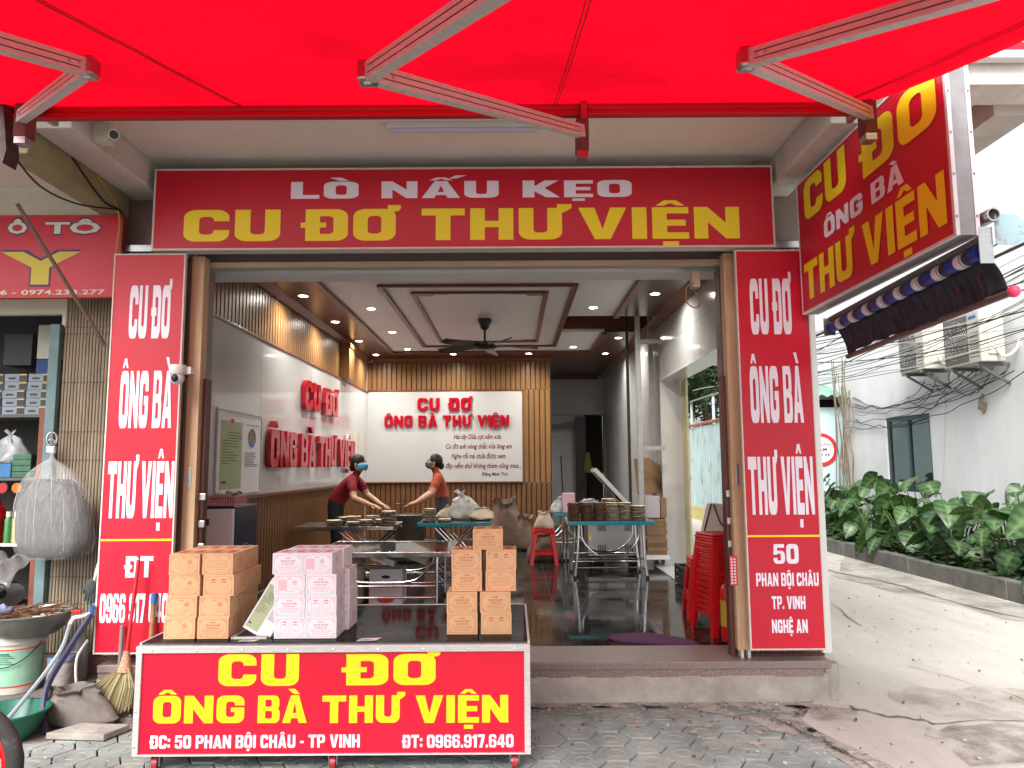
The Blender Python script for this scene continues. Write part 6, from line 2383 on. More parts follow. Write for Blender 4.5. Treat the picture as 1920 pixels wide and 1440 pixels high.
for k, (x, col, lab) in enumerate(((-3.87, (0.45, 0.46, 0.45), 'grey'), (-3.765, (0.5, 0.03, 0.03), 'red'), (-3.66, (0.6, 0.2, 0.02), 'orange'))):
    t = thing('round_reflector', 'round %s reflector hanging under the middle shelf next door' % lab, 'reflector', (x, 5.5, 1.35))
    b = MB()
    b.tube([(x, 5.505, 1.355), (x, 5.485, 1.355)], .042, 18)
    b.obj('housing', M_black, t)
    b = MB()
    b.tube([(x, 5.4848, 1.355), (x, 5.479, 1.355)], .036, 18)
    b.obj('lens', mat('reflector_' + lab, col, 0.3, var=0.5, vscale=70), t)
jg = thing('oil_jug', 'red plastic oil jug with white cap on the lower shelf next door', 'jug', (-3.86, 5.55, .95))
b = MB()
b.prism([(-3.95, .951), (-3.80, .951), (-3.79, 1.0), (-3.79, 1.16), (-3.81, 1.21), (-3.84, 1.235), (-3.84, 1.262), (-3.885, 1.262), (-3.89, 1.23), (-3.95, 1.20)], 5.50, 5.60, 'y')
b.obj('body', M_stool, jg, bevel=0.012)
MB().box(-3.93, -3.84, 5.4985, 5.4995, 1.0, 1.12).obj('print_label', M_cdark, jg)
b = MB()
b.cyl((-3.862, 5.55), .026, 1.2625, 1.295, 14)
b.obj('cap', M_white, jg)
for k, (x, col) in enumerate(((-3.75, (0.05, 0.2, 0.06)), (-3.69, (0.35, 0.36, 0.1)), (-3.62, (0.3, 0.3, 0.3)))):
    t = thing('spray_can', '%s spray can on the lower shelf next door' % ('green', 'yellow-green', 'grey')[k], 'can', (x, 5.55, .95), 'spray cans')
    b = MB()
    b.lathe([(0, 0), (.026, .002), (.026, .17), (.018, .185), (.016, .19), (0, .19)], (x, 5.55, .951), 16)
    b.obj('can', mat('can_%d' % k, col, 0.3), t, smooth=True)
    b = MB()
    b.cyl((x, 5.55), .018, 1.142, 1.18, 12)
    b.obj('cap', M_npale, t)
carton('tan perforated block under the lower shelf next door', -3.98, -3.82, 5.45, 5.6, .74, .93, M_kraft)
# machinery under the shelf: silencer and bent pipe under a plastic sheet
eg = thing('engine_part', 'grey cast engine part with bent pipe on the neighbouring step', 'machine', (-3.7, 5.15, .12))
b = MB()
b.ball((-3.62, 5.2, .62), (.16, .12, .07), 20, 10, fn=lambda d: 1 + .08 * math.sin(5 * d.x * 3) + .05 * d.z)
b.obj('casting', M_alu, eg, smooth=True)
b = MB()
b.tube([(-3.46, 5.18, .66), (-3.40, 5.12, .65)], .075, 20)
b.obj('silencer', M_steel, eg, smooth=True)
b = MB()
b.tube(smooth_path([(-3.75, 5.1, .82), (-3.6, 5.08, .78), (-3.5, 5.08, .69), (-3.42, 5.05, .66)], 5), .03, 12)
b.obj('bent_pipe', M_dark, eg, smooth=True)
MB().box(-3.8, -3.40, 5.15, 5.45, .12, .56).obj('stand', M_ndark, eg)
ts = thing('plastic_sheet', 'crumpled grey plastic sheet draped over the parts next door', 'sheet', (-3.6, 5.2, .85))
b = MB()
vs, fs = [], []
for j in range(13):
    for i in range(15):
        u, v = i / 14, j / 12
        x = -3.95 + u * .55
        y = 5.42 - v * .34
        z = .90 - v * v * .16 - .04 * u + .022 * math.sin(u * 17 + v * 5) + .016 * math.sin(u * 31 - v * 13)
        vs.append((x, y, z))
for j in range(12):
    for i in range(14):
        a = j * 15 + i
        fs.append((a, a + 1, a + 16, a + 15))
b.add(vs, fs)
o_ = b.obj('sheet', mat('grey_film', (0.17, 0.16, 0.165), 0.2, var=0.3, vscale=10), ts, smooth=True, fix=False)
o_.modifiers.new('solid', 'SOLIDIFY').thickness = 0.003

# the big knotted bag of grey cloth hanging on the gate
hb = thing('hanging_bag', 'knotted clear plastic bag of grey cloth hanging on the folding gate', 'bag', (-3.12, 5.02, .92))
b = MB()
n = 36
prof = [(0, .0), (.7, .005), (.93, .05), (1.02, .13), (1.0, .25), (.93, .38), (.80, .50), (.55, .585), (.25, .635), (.09, .66), (.05, .68), (.07, .71), (.03, .72), (0, .72)]
vs, fs = [], []
for q, z in prof:
    for i in range(n):
        t_ = 2 * math.pi * i / n
        k = 1 + (.10 * q if math.cos(t_) > .55 and z < .5 else 0) + .035 * math.sin(7 * t_ + 9 * z) + (.05 * math.sin(17 * t_) * (z > .3)) + .02 * math.sin(13 * t_ - 14 * z)
        vs.append((-3.10 + .245 * q * k * math.cos(t_) + (z - .66) * -.06, 4.98 + .14 * q * k * math.sin(t_), .90 + z))
for j in range(len(prof) - 1):
    for i in range(n):
        i2 = (i + 1) % n
        fs.append((j * n + i, j * n + i2, (j + 1) * n + i2, (j + 1) * n + i))
b.add(vs, fs)
b.obj('film', mat('bag_film', (0.74, 0.75, 0.75), 0.12, alpha=0.16, bump=0.9, bscale=16, stretch=(1.6, 1.6, .7)), hb, smooth=True)
b = MB()
vs2 = []
for q, z in prof:
    zc = min(z, .52)
    for i in range(n):
        t_ = 2 * math.pi * i / n
        k = .93 + .05 * math.sin(5 * t_ + 11 * z) - .06 * (1 - abs(math.sin(4 * t_ + 6 * z))) ** 3
        qq = q if z < .5 else q * .8
        vs2.append((-3.10 + .245 * qq * k * math.cos(t_) + (z - .66) * -.06, 4.98 + .132 * qq * k * math.sin(t_), .912 + zc * .97 + (.012 * math.sin(3 * t_) if z > .4 else 0)))
b.add(vs2, fs)
b.obj('cloth', mat('dark_grey_cloth', (0.085, 0.09, 0.095), 0.6, var=0.8, vscale=18, stretch=(3, 3, .7), bump=1.0, bscale=30), hb, smooth=True)
b = MB()                                       # bright stretch pleats running from the knot
r_ = random.Random(23)
for k in range(8):
    t_ = R(195 + k * 19 + r_.uniform(-8, 8))
    zl = r_.uniform(.05, .35)
    pts = []
    for z in [.655 - q * (.655 - zl) / 8 for q in range(9)]:
        for (q0, z0), (q1, z1) in zip(prof[:-1], prof[1:]):
            if z0 <= z <= z1:
                qq = q0 + (q1 - q0) * (z - z0) / max(1e-6, z1 - z0)
                break
        pts.append((-3.10 + .252 * qq * math.cos(t_) + (z - .66) * -.06, 4.98 + .147 * qq * math.sin(t_), .90 + z))
    b.tube(pts, r_.uniform(.0008, .0018), 4)
b.obj('pleats', mat('film_pleat', (0.7, 0.7, 0.7), 0.3, alpha=0.28), hb)
b = MB()
b.tube([(-3.14 + .035 * math.cos(R(30 * k)), 5.03, 1.70 + .045 * math.sin(R(30 * k))) for k in range(12)], .007, 6, closed=True)
b.obj('hook_ring', M_chrome, hb, smooth=True)
pk_ = thing('padlock', 'steel padlock on the teal gate post', 'padlock', (-3.2, 5.12, 1.58))
b = MB()
b.box(-3.225, -3.165, 5.10, 5.13, 1.60, 1.65)
b.obj('body', M_chrome, pk_, bevel=0.006)
b = MB()
b.tube([(-3.215, 5.115, 1.65), (-3.215, 5.115, 1.69), (-3.195, 5.115, 1.705), (-3.175, 5.115, 1.69), (-3.175, 5.115, 1.65)], .006, 6)
b.obj('shackle', M_chrome, pk_)

# ------------------------------------------------------------------ things standing at the left of the cart
SZ = 0.119
bu = thing('paint_bucket', 'mint green and white paint bucket carrying a metal basin', 'bucket', (-3.13, 4.80, SZ))
M_mint = mat('mint_label', (0.28, 0.52, 0.38), 0.55, var=0.25, vscale=8, dirt=0.5, dirtcol=(0.30, 0.24, 0.15), dscale=7)
M_bwhite = mat('bucket_white', (0.58, 0.55, 0.49), 0.5, var=0.25, vscale=6, dirt=0.5, dirtcol=(0.25, 0.2, 0.15), dscale=6)
BX, BY = -3.13, 4.80
b = MB()
b.lathe([(0, .003), (.128, .003), (.132, .02), (.152, .30), (.162, .302), (.162, .318), (.158, .322), (.158, .345), (.150, .345), (.148, .31), (.13, .02), (0, .02)], (BX, BY, SZ), 32)
b.obj('shell', M_bwhite, bu, smooth=True)
b = MB()
b.lathe([(.1365, .055), (.1505, .265)], (BX, BY, SZ), 32)
b.obj('print_label', M_mint, bu, smooth=True)
b = MB()
for z in (.268, .045):
    rr_ = .132 + .02 * (z - .02) / .28
    b.lathe([(rr_ + .001, z), (rr_ + .0015, z + .008)], (BX, BY, SZ), 32)
b.obj('red_band', M_emblem, bu, smooth=True)
b = MB()
for k in range(6):
    a0, a1, z = 255 - k * 3, 285 + (k % 3) * 6, .25 - k * .012
    rr_ = .1335 + .0715 * z
    pts = [(BX + rr_ * math.cos(R(a0 + (a1 - a0) * q / 8)), BY + rr_ * math.sin(R(a0 + (a1 - a0) * q / 8)), SZ + z) for q in range(9)]
    b.tube(pts, .0022 if k else .005, 4)
b.obj('print', mat('dark_green_ink', (0.04, 0.14, 0.10), 0.6), bu)
b = MB()
pts = [(BX + .158 * math.cos(R(a)), BY + .158 * math.sin(R(a)), SZ + .30 - .13 * math.sin(R((a - 185) * 180 / 170))) for a in range(185, 356, 10)]
b.tube(pts, .003, 6)
b.obj('handle', M_dark, bu)
ba = thing('metal_basin', 'dented aluminium basin with brown broom straw set on the paint bucket', 'basin', (-3.09, 4.80, SZ + .345))
b = MB()
b.lathe([(0, .0), (.16, .0), (.21, .04), (.245, .125), (.258, .13), (.258, .136), (.24, .135), (.203, .045), (.155, .008), (0, .008)], (-3.06, 4.78, SZ + .347), 36)
b.obj('bowl', mat('dull_aluminium', (0.32, 0.31, 0.29), 0.5, metal=0.75, var=0.45, vscale=7, bump=0.3, bscale=12), ba, smooth=True)
b = MB()
r_ = random.Random(13)
for k in range(160):
    x, y = -3.13 + r_.gauss(.06, .10), 4.75 + r_.gauss(0, .05)
    a = r_.gauss(.15, .3)
    L = r_.uniform(.05, .13)
    z = SZ + .347 + .11 + r_.uniform(0, .05) + .04 * (x + 3.1)
    b.tube([(x, y, z), (x + L * math.cos(a), y + L * math.sin(a), z + r_.uniform(-.01, .03))], .003, 3)
b.obj('straw', mat('brown_straw', (0.22, 0.11, 0.055), 0.8, var=0.4, vscale=20), ba)['kind'] = 'stuff'
b = MB()
b.ball((-3.20, 4.72, SZ + .50), (.06, .05, .035), 12, 8, fn=lambda d: 1 + .25 * math.sin(7 * d.x + 5 * d.y))
b.obj('rag', mat('blue_rag', (0.22, 0.26, 0.42), 0.8, var=0.6, vscale=25), ba, smooth=True)
jr = thing('plastic_jar', 'dirty clear jar with blue lid beside the paint bucket', 'jar', (-2.90, 4.86, SZ))
b = MB()
b.lathe([(0, .0), (.075, .0), (.08, .01), (.08, .15), (.074, .165), (0, .165)], (-2.885, 4.86, SZ), 22)
b.obj('body', mat('cloudy_plastic', (0.42, 0.40, 0.37), 0.35, var=0.5, vscale=18), jr, smooth=True)
b = MB()
b.lathe([(0, .19), (.078, .19), (.082, .182), (.082, .166), (0, .166)], (-2.885, 4.86, SZ), 22)
b.obj('lid', mat('dusty_blue', (0.20, 0.28, 0.46), 0.45), jr, smooth=True)
bo = thing('spray_bottle', 'clear plastic bottle with white cap behind the blue-lidded jar', 'bottle', (-2.86, 5.02, SZ))
b = MB()
b.lathe([(0, .0), (.05, .0), (.054, .02), (.054, .23), (.03, .29), (.018, .31), (0, .31)], (-2.87, 5.03, SZ), 18)
b.obj('body', mat('bottle_plastic', (0.42, 0.46, 0.43), 0.15, alpha=0.55), bo, smooth=True)
b = MB()
b.cyl((-2.87, 5.03), .022, SZ + .311, SZ + .35, 12)
b.obj('cap', M_white, bo)
MB().box(-2.90, -2.85, 4.972, 4.976, SZ + .08, SZ + .19).obj('print_label', M_paper, bo)
tb = thing('green_basin', 'green plastic wash basin on the ground by the wheel', 'basin', (-2.83, 4.28, 0))
b = MB()
b.lathe([(0, .006), (.12, .006), (.165, .06), (.20, .15), (.215, .152), (.215, .162), (.197, .16), (.155, .06), (.115, .014), (0, .014)], (-2.83, 4.28, 0), 32)
b.obj('bowl', mat('green_plastic', (0.015, 0.13, 0.085), 0.4, var=0.2, vscale=6), tb, smooth=True)
bb = thing('blue_bowl', 'blue bowl behind the green basin at the picture edge', 'bowl', (-3.42, 4.86, SZ))
b = MB()
b.lathe([(0, .0), (.08, .0), (.13, .09), (.135, .09), (.135, .097), (.125, .095), (.075, .01), (0, .01)], (-3.42, 4.80, SZ), 24)
b.obj('bowl', mat('blue_plastic', (0.02, 0.10, 0.28), 0.4), bb, smooth=True)
# taps and hoses
tp = thing('water_tap', 'white plastic tap with red lever by the left tall banner', 'tap', (-2.72, 4.83, .50))
b = MB()
b.tube([(-2.68, 4.80, .58), (-2.72, 4.77, .57), (-2.76, 4.75, .565), (-2.775, 4.745, .53)], .014, 10)
b.obj('body', M_white, tp, smooth=True)
MB().box(-2.775, -2.715, 4.74, 4.77, .595, .612).obj('lever', M_stool, tp, bevel=0.004)
b = MB()
b.tube([(-2.675, 4.80, .57), (-2.675, 4.80, .63)], .016, 10)
b.obj('joint', mat('blue_plastic2', (0.02, 0.12, 0.32), 0.4), tp)
cable('pale blue hose running from the tap into the green basin', [(-2.775, 4.745, .54), (-2.79, 4.70, .40), (-2.82, 4.60, .28), (-2.83, 4.42, .17), (-2.84, 4.30, .10)], .012, mat('pale_blue_hose', (0.27, 0.33, 0.37), 0.5), 'hose', 'hoses')
cable('thick dark blue hose curving from the tap down to the pavement', [(-2.675, 4.79, .575), (-2.72, 4.68, .42), (-2.74, 4.50, .24), (-2.70, 4.40, .10), (-2.64, 4.34, .012)], .020, mat('navy_hose', (0.025, 0.028, 0.065), 0.45), 'hose', 'hoses')
gl = thing('work_glove', 'dark knitted work glove hanging beside the tap', 'glove', (-2.72, 4.86, .66))
b = MB()
b.ball((-2.715, 4.84, .735), (.036, .02, .055), 12, 10)
for k, (dx, L) in enumerate(((-.024, .05), (-.009, .065), (.006, .07), (.020, .06))):
    b.tube([(-2.715 + dx, 4.84, .70), (-2.717 + dx * 1.3, 4.838, .70 - L)], [.0095, .007], 7)
b.tube([(-2.745, 4.84, .745), (-2.762, 4.838, .70)], [.009, .007], 7)
b.obj('knit', mat('dark_knit', (0.05, 0.06, 0.065), 0.95, bump=0.6, bscale=150), gl, smooth=True)
# brooms and sticks
br = thing('straw_broom', 'straw broom with red handle leaning against the cart corner', 'broom', (-2.45, 4.65, 0))
b = MB()
b.tube([(-2.38, 4.68, .36), (-2.372, 4.755, .92)], .012, 10)
b.obj('handle', mat('red_handle', (0.5, 0.015, 0.02), 0.35), br, smooth=True)
b = MB()
b.tube([(-2.385, 4.675, .26), (-2.382, 4.678, .31), (-2.38, 4.68, .38)], [.045, .03, .016], 14)
b.obj('binding', mat('woven_binding', (0.55, 0.38, 0.26), 0.7, var=0.6, vscale=90, col2=(0.35, 0.08, 0.05)), br, smooth=True)
b = MB()
r_ = random.Random(19)
for k in range(1100):
    u = r_.uniform(-1, 1)
    v = r_.uniform(-1, 1)
    a = Vector((-2.386 + u * .035, 4.674 + v * .02, .28))
    e = Vector((-2.47 + u * .17, 4.64 + v * .05, .012 + (abs(u) ** 2) * .04 + r_.uniform(0, .02)))
    m_ = a.lerp(e, .5) + Vector((.025 * u, 0, .012))
    e = m_ + (e - m_) * r_.uniform(.75, 1.08)
    e.z = max(e.z, .008)
    b.tube([a, m_, e], [.0018, .0016, .001], 3, mi=k % 3)
b.obj('bristles', [mat('broom_straw', (0.30, 0.25, 0.12), 0.8, var=0.45, vscale=30), mat('broom_straw_dark', (0.13, 0.105, 0.05), 0.8), mat('broom_straw_pale', (0.42, 0.36, 0.19), 0.8)], br)['kind'] = 'stuff'
for (label, a, c, r, m, nm, gp_) in (('thin grey stick standing left of the straw broom', (-2.455, 4.74, .02), (-2.475, 4.795, .51), .013, mat('grey_stick', (0.16, 0.16, 0.15), 0.7), 'stick', None),
                                  ('worn bamboo stick with blue end behind the cart corner', (-2.27, 4.74, .02), (-2.285, 4.80, .69), .016, mat('bamboo', (0.33, 0.24, 0.09), 0.6, var=0.6, vscale=14, col2=(0.25, 0.05, 0.03)), 'stick', None)):
    t = thing(nm, label, 'stick', a)
    b = MB()
    b.tube([a, c], r, 10)
    b.obj('shaft', m, t, smooth=True)
    if 'bamboo' in label:
        b = MB()
        d = (Vector(c) - Vector(a)).normalized()
        b.tube([Vector(c) - d * .05, Vector(c) + d * .015], .018, 10)
        b.obj('end_cap', MATS['blue_plastic2'], t)
sl_ = thing('stone_slab', 'loose grey paving slab lying by the broom', 'slab', (-2.35, 4.33, 0))
b = MB()
b.prism([(-2.60, 4.27), (-2.26, 4.24), (-2.20, 4.40), (-2.50, 4.43)], .005, .04, 'z')
b.obj('slab', M_step, sl_, bevel=0.005)
b = MB()
b.tube([(-2.40 + .07 * math.cos(R(24 * k)), 4.335 + .05 * math.sin(R(24 * k)), .0405) for k in range(15)], .0022, 4, closed=True)
b.obj('ring_groove', M_groove, sl_)
sack('old_sack', 'slumped grey cement sack on the ground behind the hoses', (-2.60, 4.55, 0.005), .22, .13, .20, mat('cement_sack', (0.20, 0.18, 0.165), 0.9, var=0.5, vscale=6, bump=0.6, bscale=30), 44)

# front wheel of a motorbike parked at the left
wh = thing('motorbike_wheel', 'muddy front wheel of a parked motorbike at the bottom left corner', 'wheel', (-2.315, 3.22, 0))
WC = Vector((-2.315, 3.22, .265))
b = MB()
N, n = 40, 12
vs, fs = [], []
for k in range(N):
    a = 2 * math.pi * k / N
    for i in range(n):
        t_ = 2 * math.pi * i / n
        rr_ = .235 + .034 * math.cos(t_) * (1.06 if k % 2 and math.cos(t_) > .4 else 1.0)
        vs.append(WC + Vector((rr_ * math.cos(a), .030 * math.sin(t_), rr_ * math.sin(a))))
for k in range(N):
    for i in range(n):
        k2, i2 = (k + 1) % N, (i + 1) % n
        fs.append((k * n + i, k2 * n + i, k2 * n + i2, k * n + i2))
b.add(vs, fs)
b.obj('tyre', mat('muddy_rubber', (0.045, 0.042, 0.04), 0.8, var=0.5, vscale=9, dirt=0.7, dirtcol=(0.17, 0.145, 0.12), dscale=9), wh, smooth=True)
b = MB()
b.tube([WC + Vector((.197 * math.cos(R(10 * k)), 0, .197 * math.sin(R(10 * k)))) for k in range(36)], .016, 8, closed=True)
b.obj('rim', M_stool, wh, smooth=True)
b = MB()
for k in range(6):
    a = R(60 * k + 15)
    b.bar(WC + Vector((.03 * math.cos(a), 0, .03 * math.sin(a))), WC + Vector((.185 * math.cos(a), 0, .185 * math.sin(a))), .02, .03, up=(0, 1, 0))
b.obj('spokes', M_stool, wh)
b = MB()
b.tube([WC - Vector((0, .05, 0)), WC + Vector((0, .05, 0))], .035, 14)
b.obj('hub', M_steel, wh)
for s_ in (-1, 1):
    b = MB()
    b.tube([WC + Vector((0, .055 * s_, 0)), WC + Vector((-.22, .055 * s_, .62))], .016, 8)
    b.obj('fork_leg', M_steel, wh, smooth=True)
# ------------------------------------------------------------------ roller blind under the projecting sign
rbz = thing('roller_blind', 'half-lowered dark patterned blind on a blue striped tube under the projecting sign', 'blind', (2.05, 3.9, 2.38))
A, B = Vector((2.045, 4.62, 2.362)), Vector((2.045, 3.12, 2.410))
def along(t):
    return A.lerp(B, t)
M_blue = mat('blue_tube', (0.012, 0.03, 0.28), 0.4)
b = MB()
b.tube([along(0), along(1)], .034, 16)
b.obj('tube', M_blue, rbz, smooth=True)
M_bandw = mat('band_white', (0.66, 0.66, 0.66), 0.45)
M_bandk = mat('band_black', (0.02, 0.02, 0.03), 0.45)
for k in range(8):
    t0 = .07 + k * .118
    for o_, w, m in ((0, .03, M_bandw), (.034, .008, M_bandw), (.05, .02, M_bandk)):
        b = MB()
        b.tube([along(t0 + o_), along(t0 + o_ + w)], .0355 - (0.0005 if m is M_bandk else 0), 16, caps=False)
        b.obj('band', m, rbz, smooth=True)
b = MB()
vs, fs = [], []
for j in range(9):
    for i in range(41):
        t_, v = i / 40, j / 8
        q = along(t_)
        vs.append((q.x + .03 + .05 * v + .012 * math.sin(t_ * 46) * v + .012 * math.sin(math.pi * v), q.y - .02 * v, q.z - .015 - .165 * v + .012 * v * math.sin(t_ * 7)))
for j in range(8):
    for i in range(40):
        a = j * 41 + i
        fs.append((a, a + 1, a + 42, a + 41))
b.add(vs, fs)
o_ = b.obj('cloth', mat('dark_blind_cloth', (0.045, 0.05, 0.075), 0.75, var=0.7, vscale=9, stretch=(1, 4, .6), col2=(0.012, 0.012, 0.016)), rbz, smooth=True, fix=False)
o_.modifiers.new('solid', 'SOLIDIFY').thickness = 0.003
for k in range(9):
    t_ = .09 + k * .105
    q = along(t_)
    b = MB()
    x, y, z = q.x + .046, q.y - .008, q.z - (.10 if k % 2 else .085)
    b.ball((x - .004, y, z), (.003, .015, .014), 10, 6)
    b.tube([(x - .002, y, z - .015), (x + .010, y + .005, z - .05)], .0015, 4)
    b.obj('tulip_print', mat('tulip_red', (0.10, 0.022, 0.028), 0.7), rbz)
b = MB()
b.tube([along(0) + Vector((.085, .0, -.19)), along(1) + Vector((.085, -.05, -.19))], .016, 12)
bar_ = b.obj('bottom_bar', mat('brown_bar', (0.13, 0.09, 0.085), 0.5), rbz, smooth=True)
b = MB()
b.ball(along(1) + Vector((.085, -.06, -.19)), .026, 14, 10)
b.obj('end_knob', mat('pink_knob', (0.75, 0.08, 0.16), 0.4), bar_, smooth=True)
b = MB()
b.tube([along(0) + Vector((.0, .03, .055)), along(1) + Vector((.0, -.02, .055))], .018, 10)
b.obj('top_rail', mat('grey_rail', (0.16, 0.15, 0.15), 0.7), rbz)
b = MB()
q = along(1)
b.box(q.x - .03, q.x + .03, q.y - .035, q.y - .028, q.z - .06, q.z + .10)
b.obj('bracket', M_steel, rbz)
b = MB()
q = along(0)
b.box(q.x - .05, q.x + .02, q.y + .01, q.y + .02, q.z - .05, q.z + .06)
b.obj('bracket', M_steel, rbz)
b = MB()
q = along(1)
pl_ = [(q.x + .035, q.z + .02)] + [(q.x + .105 + .062 * math.cos(R(a)), q.z + .085 + .068 * math.sin(R(a))) for a in range(-90, 91, 20)] + [(q.x + .035, q.z + .152)]
b.prism(pl_, q.y - .05, q.y - .046, 'y')
b.obj('end_plate', mat('rusty_blue_plate', (0.34, 0.50, 0.56), 0.5, var=0.3, vscale=14, dirt=0.95, dirtcol=(0.16, 0.055, 0.025), dscale=14), rbz)
b = MB()
b.lathe([(.024, 0), (.030, 0), (.030, .14), (.024, .14), (.024, 0)], (0, 0, 0), 16, mtx=Matrix.Translation((q.x + .02, q.y - .07, q.z + .145)) @ Matrix.Rotation(R(-90), 4, 'X'))
b.obj('pipe_end', M_steel, rbz, smooth=True)

# ------------------------------------------------------------------ the white house across the alley
M_house = mat('white_render', (0.71, 0.72, 0.73), 0.85, var=0.10, vscale=1.2, bump=0.35, bscale=24, stretch=(1, 3, .35), dirt=0.35, dirtcol=(0.50, 0.50, 0.48), dscale=1.6, detail=9)
hs = thing('white_house', 'white rendered house wall with a dark window across the alley', 'house', (6.9, 11, 0))
HX = 6.9
b = MB()
b.box(HX, 9.5, 5.0, 12.16, 0, 7.5)
b.box(HX, 9.5, 13.62, 18.5, 0, 7.5)
b.box(HX, 9.5, 12.1601, 13.6199, 2.32, 7.5)
b.box(HX, 9.5, 12.1601, 13.6199, 0, 1.0)
b.obj('wall', M_house, hs)
b = MB()
b.box(HX + .25, HX + .3, 12.1, 13.7, .9, 2.4)
b.obj('room_back', M_dark, hs)
wn_ = MB()
M_wframe = mat('teal_window_frame', (0.025, 0.04, 0.045), 0.4)
for a in ((12.161, 12.24, 1.0, 2.319), (13.54, 13.619, 1.0, 2.319), (12.86, 12.93, 1.0, 2.319)):
    wn_.box(HX + .03, HX + .09, *a)
wn_.box(HX + .03, HX + .09, 12.2401, 12.8599, 2.25, 2.319)
wn_.box(HX + .03, HX + .09, 12.9301, 13.5399, 2.25, 2.319)
wn_.box(HX + .03, HX + .09, 12.2401, 12.8599, 1.0, 1.06)
wn_.box(HX + .03, HX + .09, 12.9301, 13.5399, 1.0, 1.06)
win = wn_.obj('window', M_wframe, hs)
for y0, y1 in ((12.2402, 12.8598), (12.9302, 13.5398)):
    MB().box(HX + .055, HX + .062, y0, y1, 1.0602, 2.2498).obj('pane', mat('dark_pane', (0.02, 0.025, 0.03), 0.04, spec=0.9), win)
# outdoor air conditioners
M_ac = mat('ac_casing', (0.60, 0.58, 0.52), 0.45, var=0.15, vscale=6, dirt=0.35, dirtcol=(0.35, 0.3, 0.22), dscale=5)
M_grille = mat('ac_grille', (0.13, 0.13, 0.125), 0.5)
def aircon(label, y0, y1, z0, z1):
    t = thing('air_conditioner', label, 'air conditioner', (6.6, (y0 + y1) / 2, z0), 'outdoor units on the white house')
    x0, x1 = 6.44, 6.78
    MB().box(x0, x1, y0, y1, z0, z1).obj('casing', M_ac, t, bevel=0.012)
    cy, cz = y0 + (y1 - y0) * .64, (z0 + z1) / 2
    hw = (y1 - y0) * .33
    hh = (z1 - z0) * .46
    MB().box(x0 - .006, x0 - .001, cy - hw, cy + hw, cz - hh, cz + hh).obj('fan_recess', M_grille, t)
    b = MB()
    for k in range(7):
        rr_ = .05 + k * .038
        if rr_ > min(hw, hh) * 1.0:
            break
        b.tube([(x0 - .012, cy + rr_ * math.cos(R(15 * q)), cz + rr_ * math.sin(R(15 * q))) for q in range(24)], .0035, 4, closed=True)
    for k in range(12):
        a = R(30 * k)
        b.tube([(x0 - .012, cy, cz), (x0 - .012, cy + hw * .98 * math.cos(a), cz + hw * .98 * math.sin(a))], .003, 4)
    b.obj('fan_grille', mat('grille_wire', (0.42, 0.41, 0.38), 0.5), t)
    b = MB()
    for k in range(7):
        b.box(x0 - .004, x0 - .0005, y0 + .03, y0 + (y1 - y0) * .27, z0 + .08 + k * .055, z0 + .092 + k * .055)
    b.obj('louvres', M_grille, t)['kind'] = 'stuff'
    b = MB()
    b.box(x0 + .10, x0 + .28, y0 - .022, y0 - .0005, z0 + .10, z0 + .42)
    b.obj('valve_cover', M_npale, t, bevel=0.008)
    MB().box(x0 - .003, x0 - .0005, y0 + .06, y0 + .22, z1 - .10, z1 - .06).obj('badge', mat('badge_blue', (0.05, 0.15, 0.4), 0.5), t)
    for y in (y0 + .12, y1 - .12):
        b = MB()
        b.box(x0 - .03, HX - .001, y - .02, y + .02, z0 - .05, z0 - .002)
        b.bar((x0 + .05, y, z0 - .05), (HX - .005, y, z0 - .30), .03, .03)
        b.obj('wall_bracket', M_grille, t)
    b = MB()
    b.tube(smooth_path([(x0 + .2, y0 - .02, z0 + .2), (x0 + .25, y0 - .10, z0 + .05), (HX - .05, y0 - .12, z0 + .15), (HX + .01, y0 - .1, z0 + .3)], 5), .02, 8)
    b.obj('refrigerant_line', M_npale, t, smooth=True)
aircon('beige outdoor air conditioner on the white house, nearer and higher one', 10.0, 10.85, 2.88, 3.60)
aircon('beige outdoor air conditioner on the white house, farther one', 11.38, 12.12, 2.96, 3.66)

# blue wall house at the bend, no-parking sign
bh = thing('pale_blue_house', 'pale blue stained wall house with yellow foot where the alley bends', 'house', (5.0, 15.4, 0))
M_bluewall = mat('pale_blue_render', (0.50, 0.68, 0.70), 0.85, var=0.15, vscale=2, dirt=0.35, dirtcol=(0.40, 0.47, 0.45), dscale=1.5)
M_stain = mat('stained_blue_render', (0.50, 0.66, 0.67), 0.9, var=0.55, vscale=3.0, stretch=(4, 4, 0.35), col2=(0.30, 0.36, 0.33), dirt=0.8, dirtcol=(0.07, 0.08, 0.065), dscale=1.6)
b = MB()
b.box(5.0, 6.899, 15.32, 15.5, .36, 2.66)
b.obj('wall', M_bluewall, bh)
b = MB()
b.box(5.0, 5.2, 15.501, 32, .36, 2.50)
b.obj('wall', M_stain, bh)
b = MB()
b.box(4.985, 5.2, 15.31, 32, 0, .3595)
b.obj('foot_band', mat('yellow_band', (0.62, 0.52, 0.20), 0.85, var=0.4, vscale=5, dirt=0.6, dirtcol=(0.10, 0.11, 0.05), dscale=3), bh)
b = MB()
b.box(5.2001, 6.899, 15.31, 15.5, 0, .3595)
b.obj('foot_band', M_bluewall, bh)
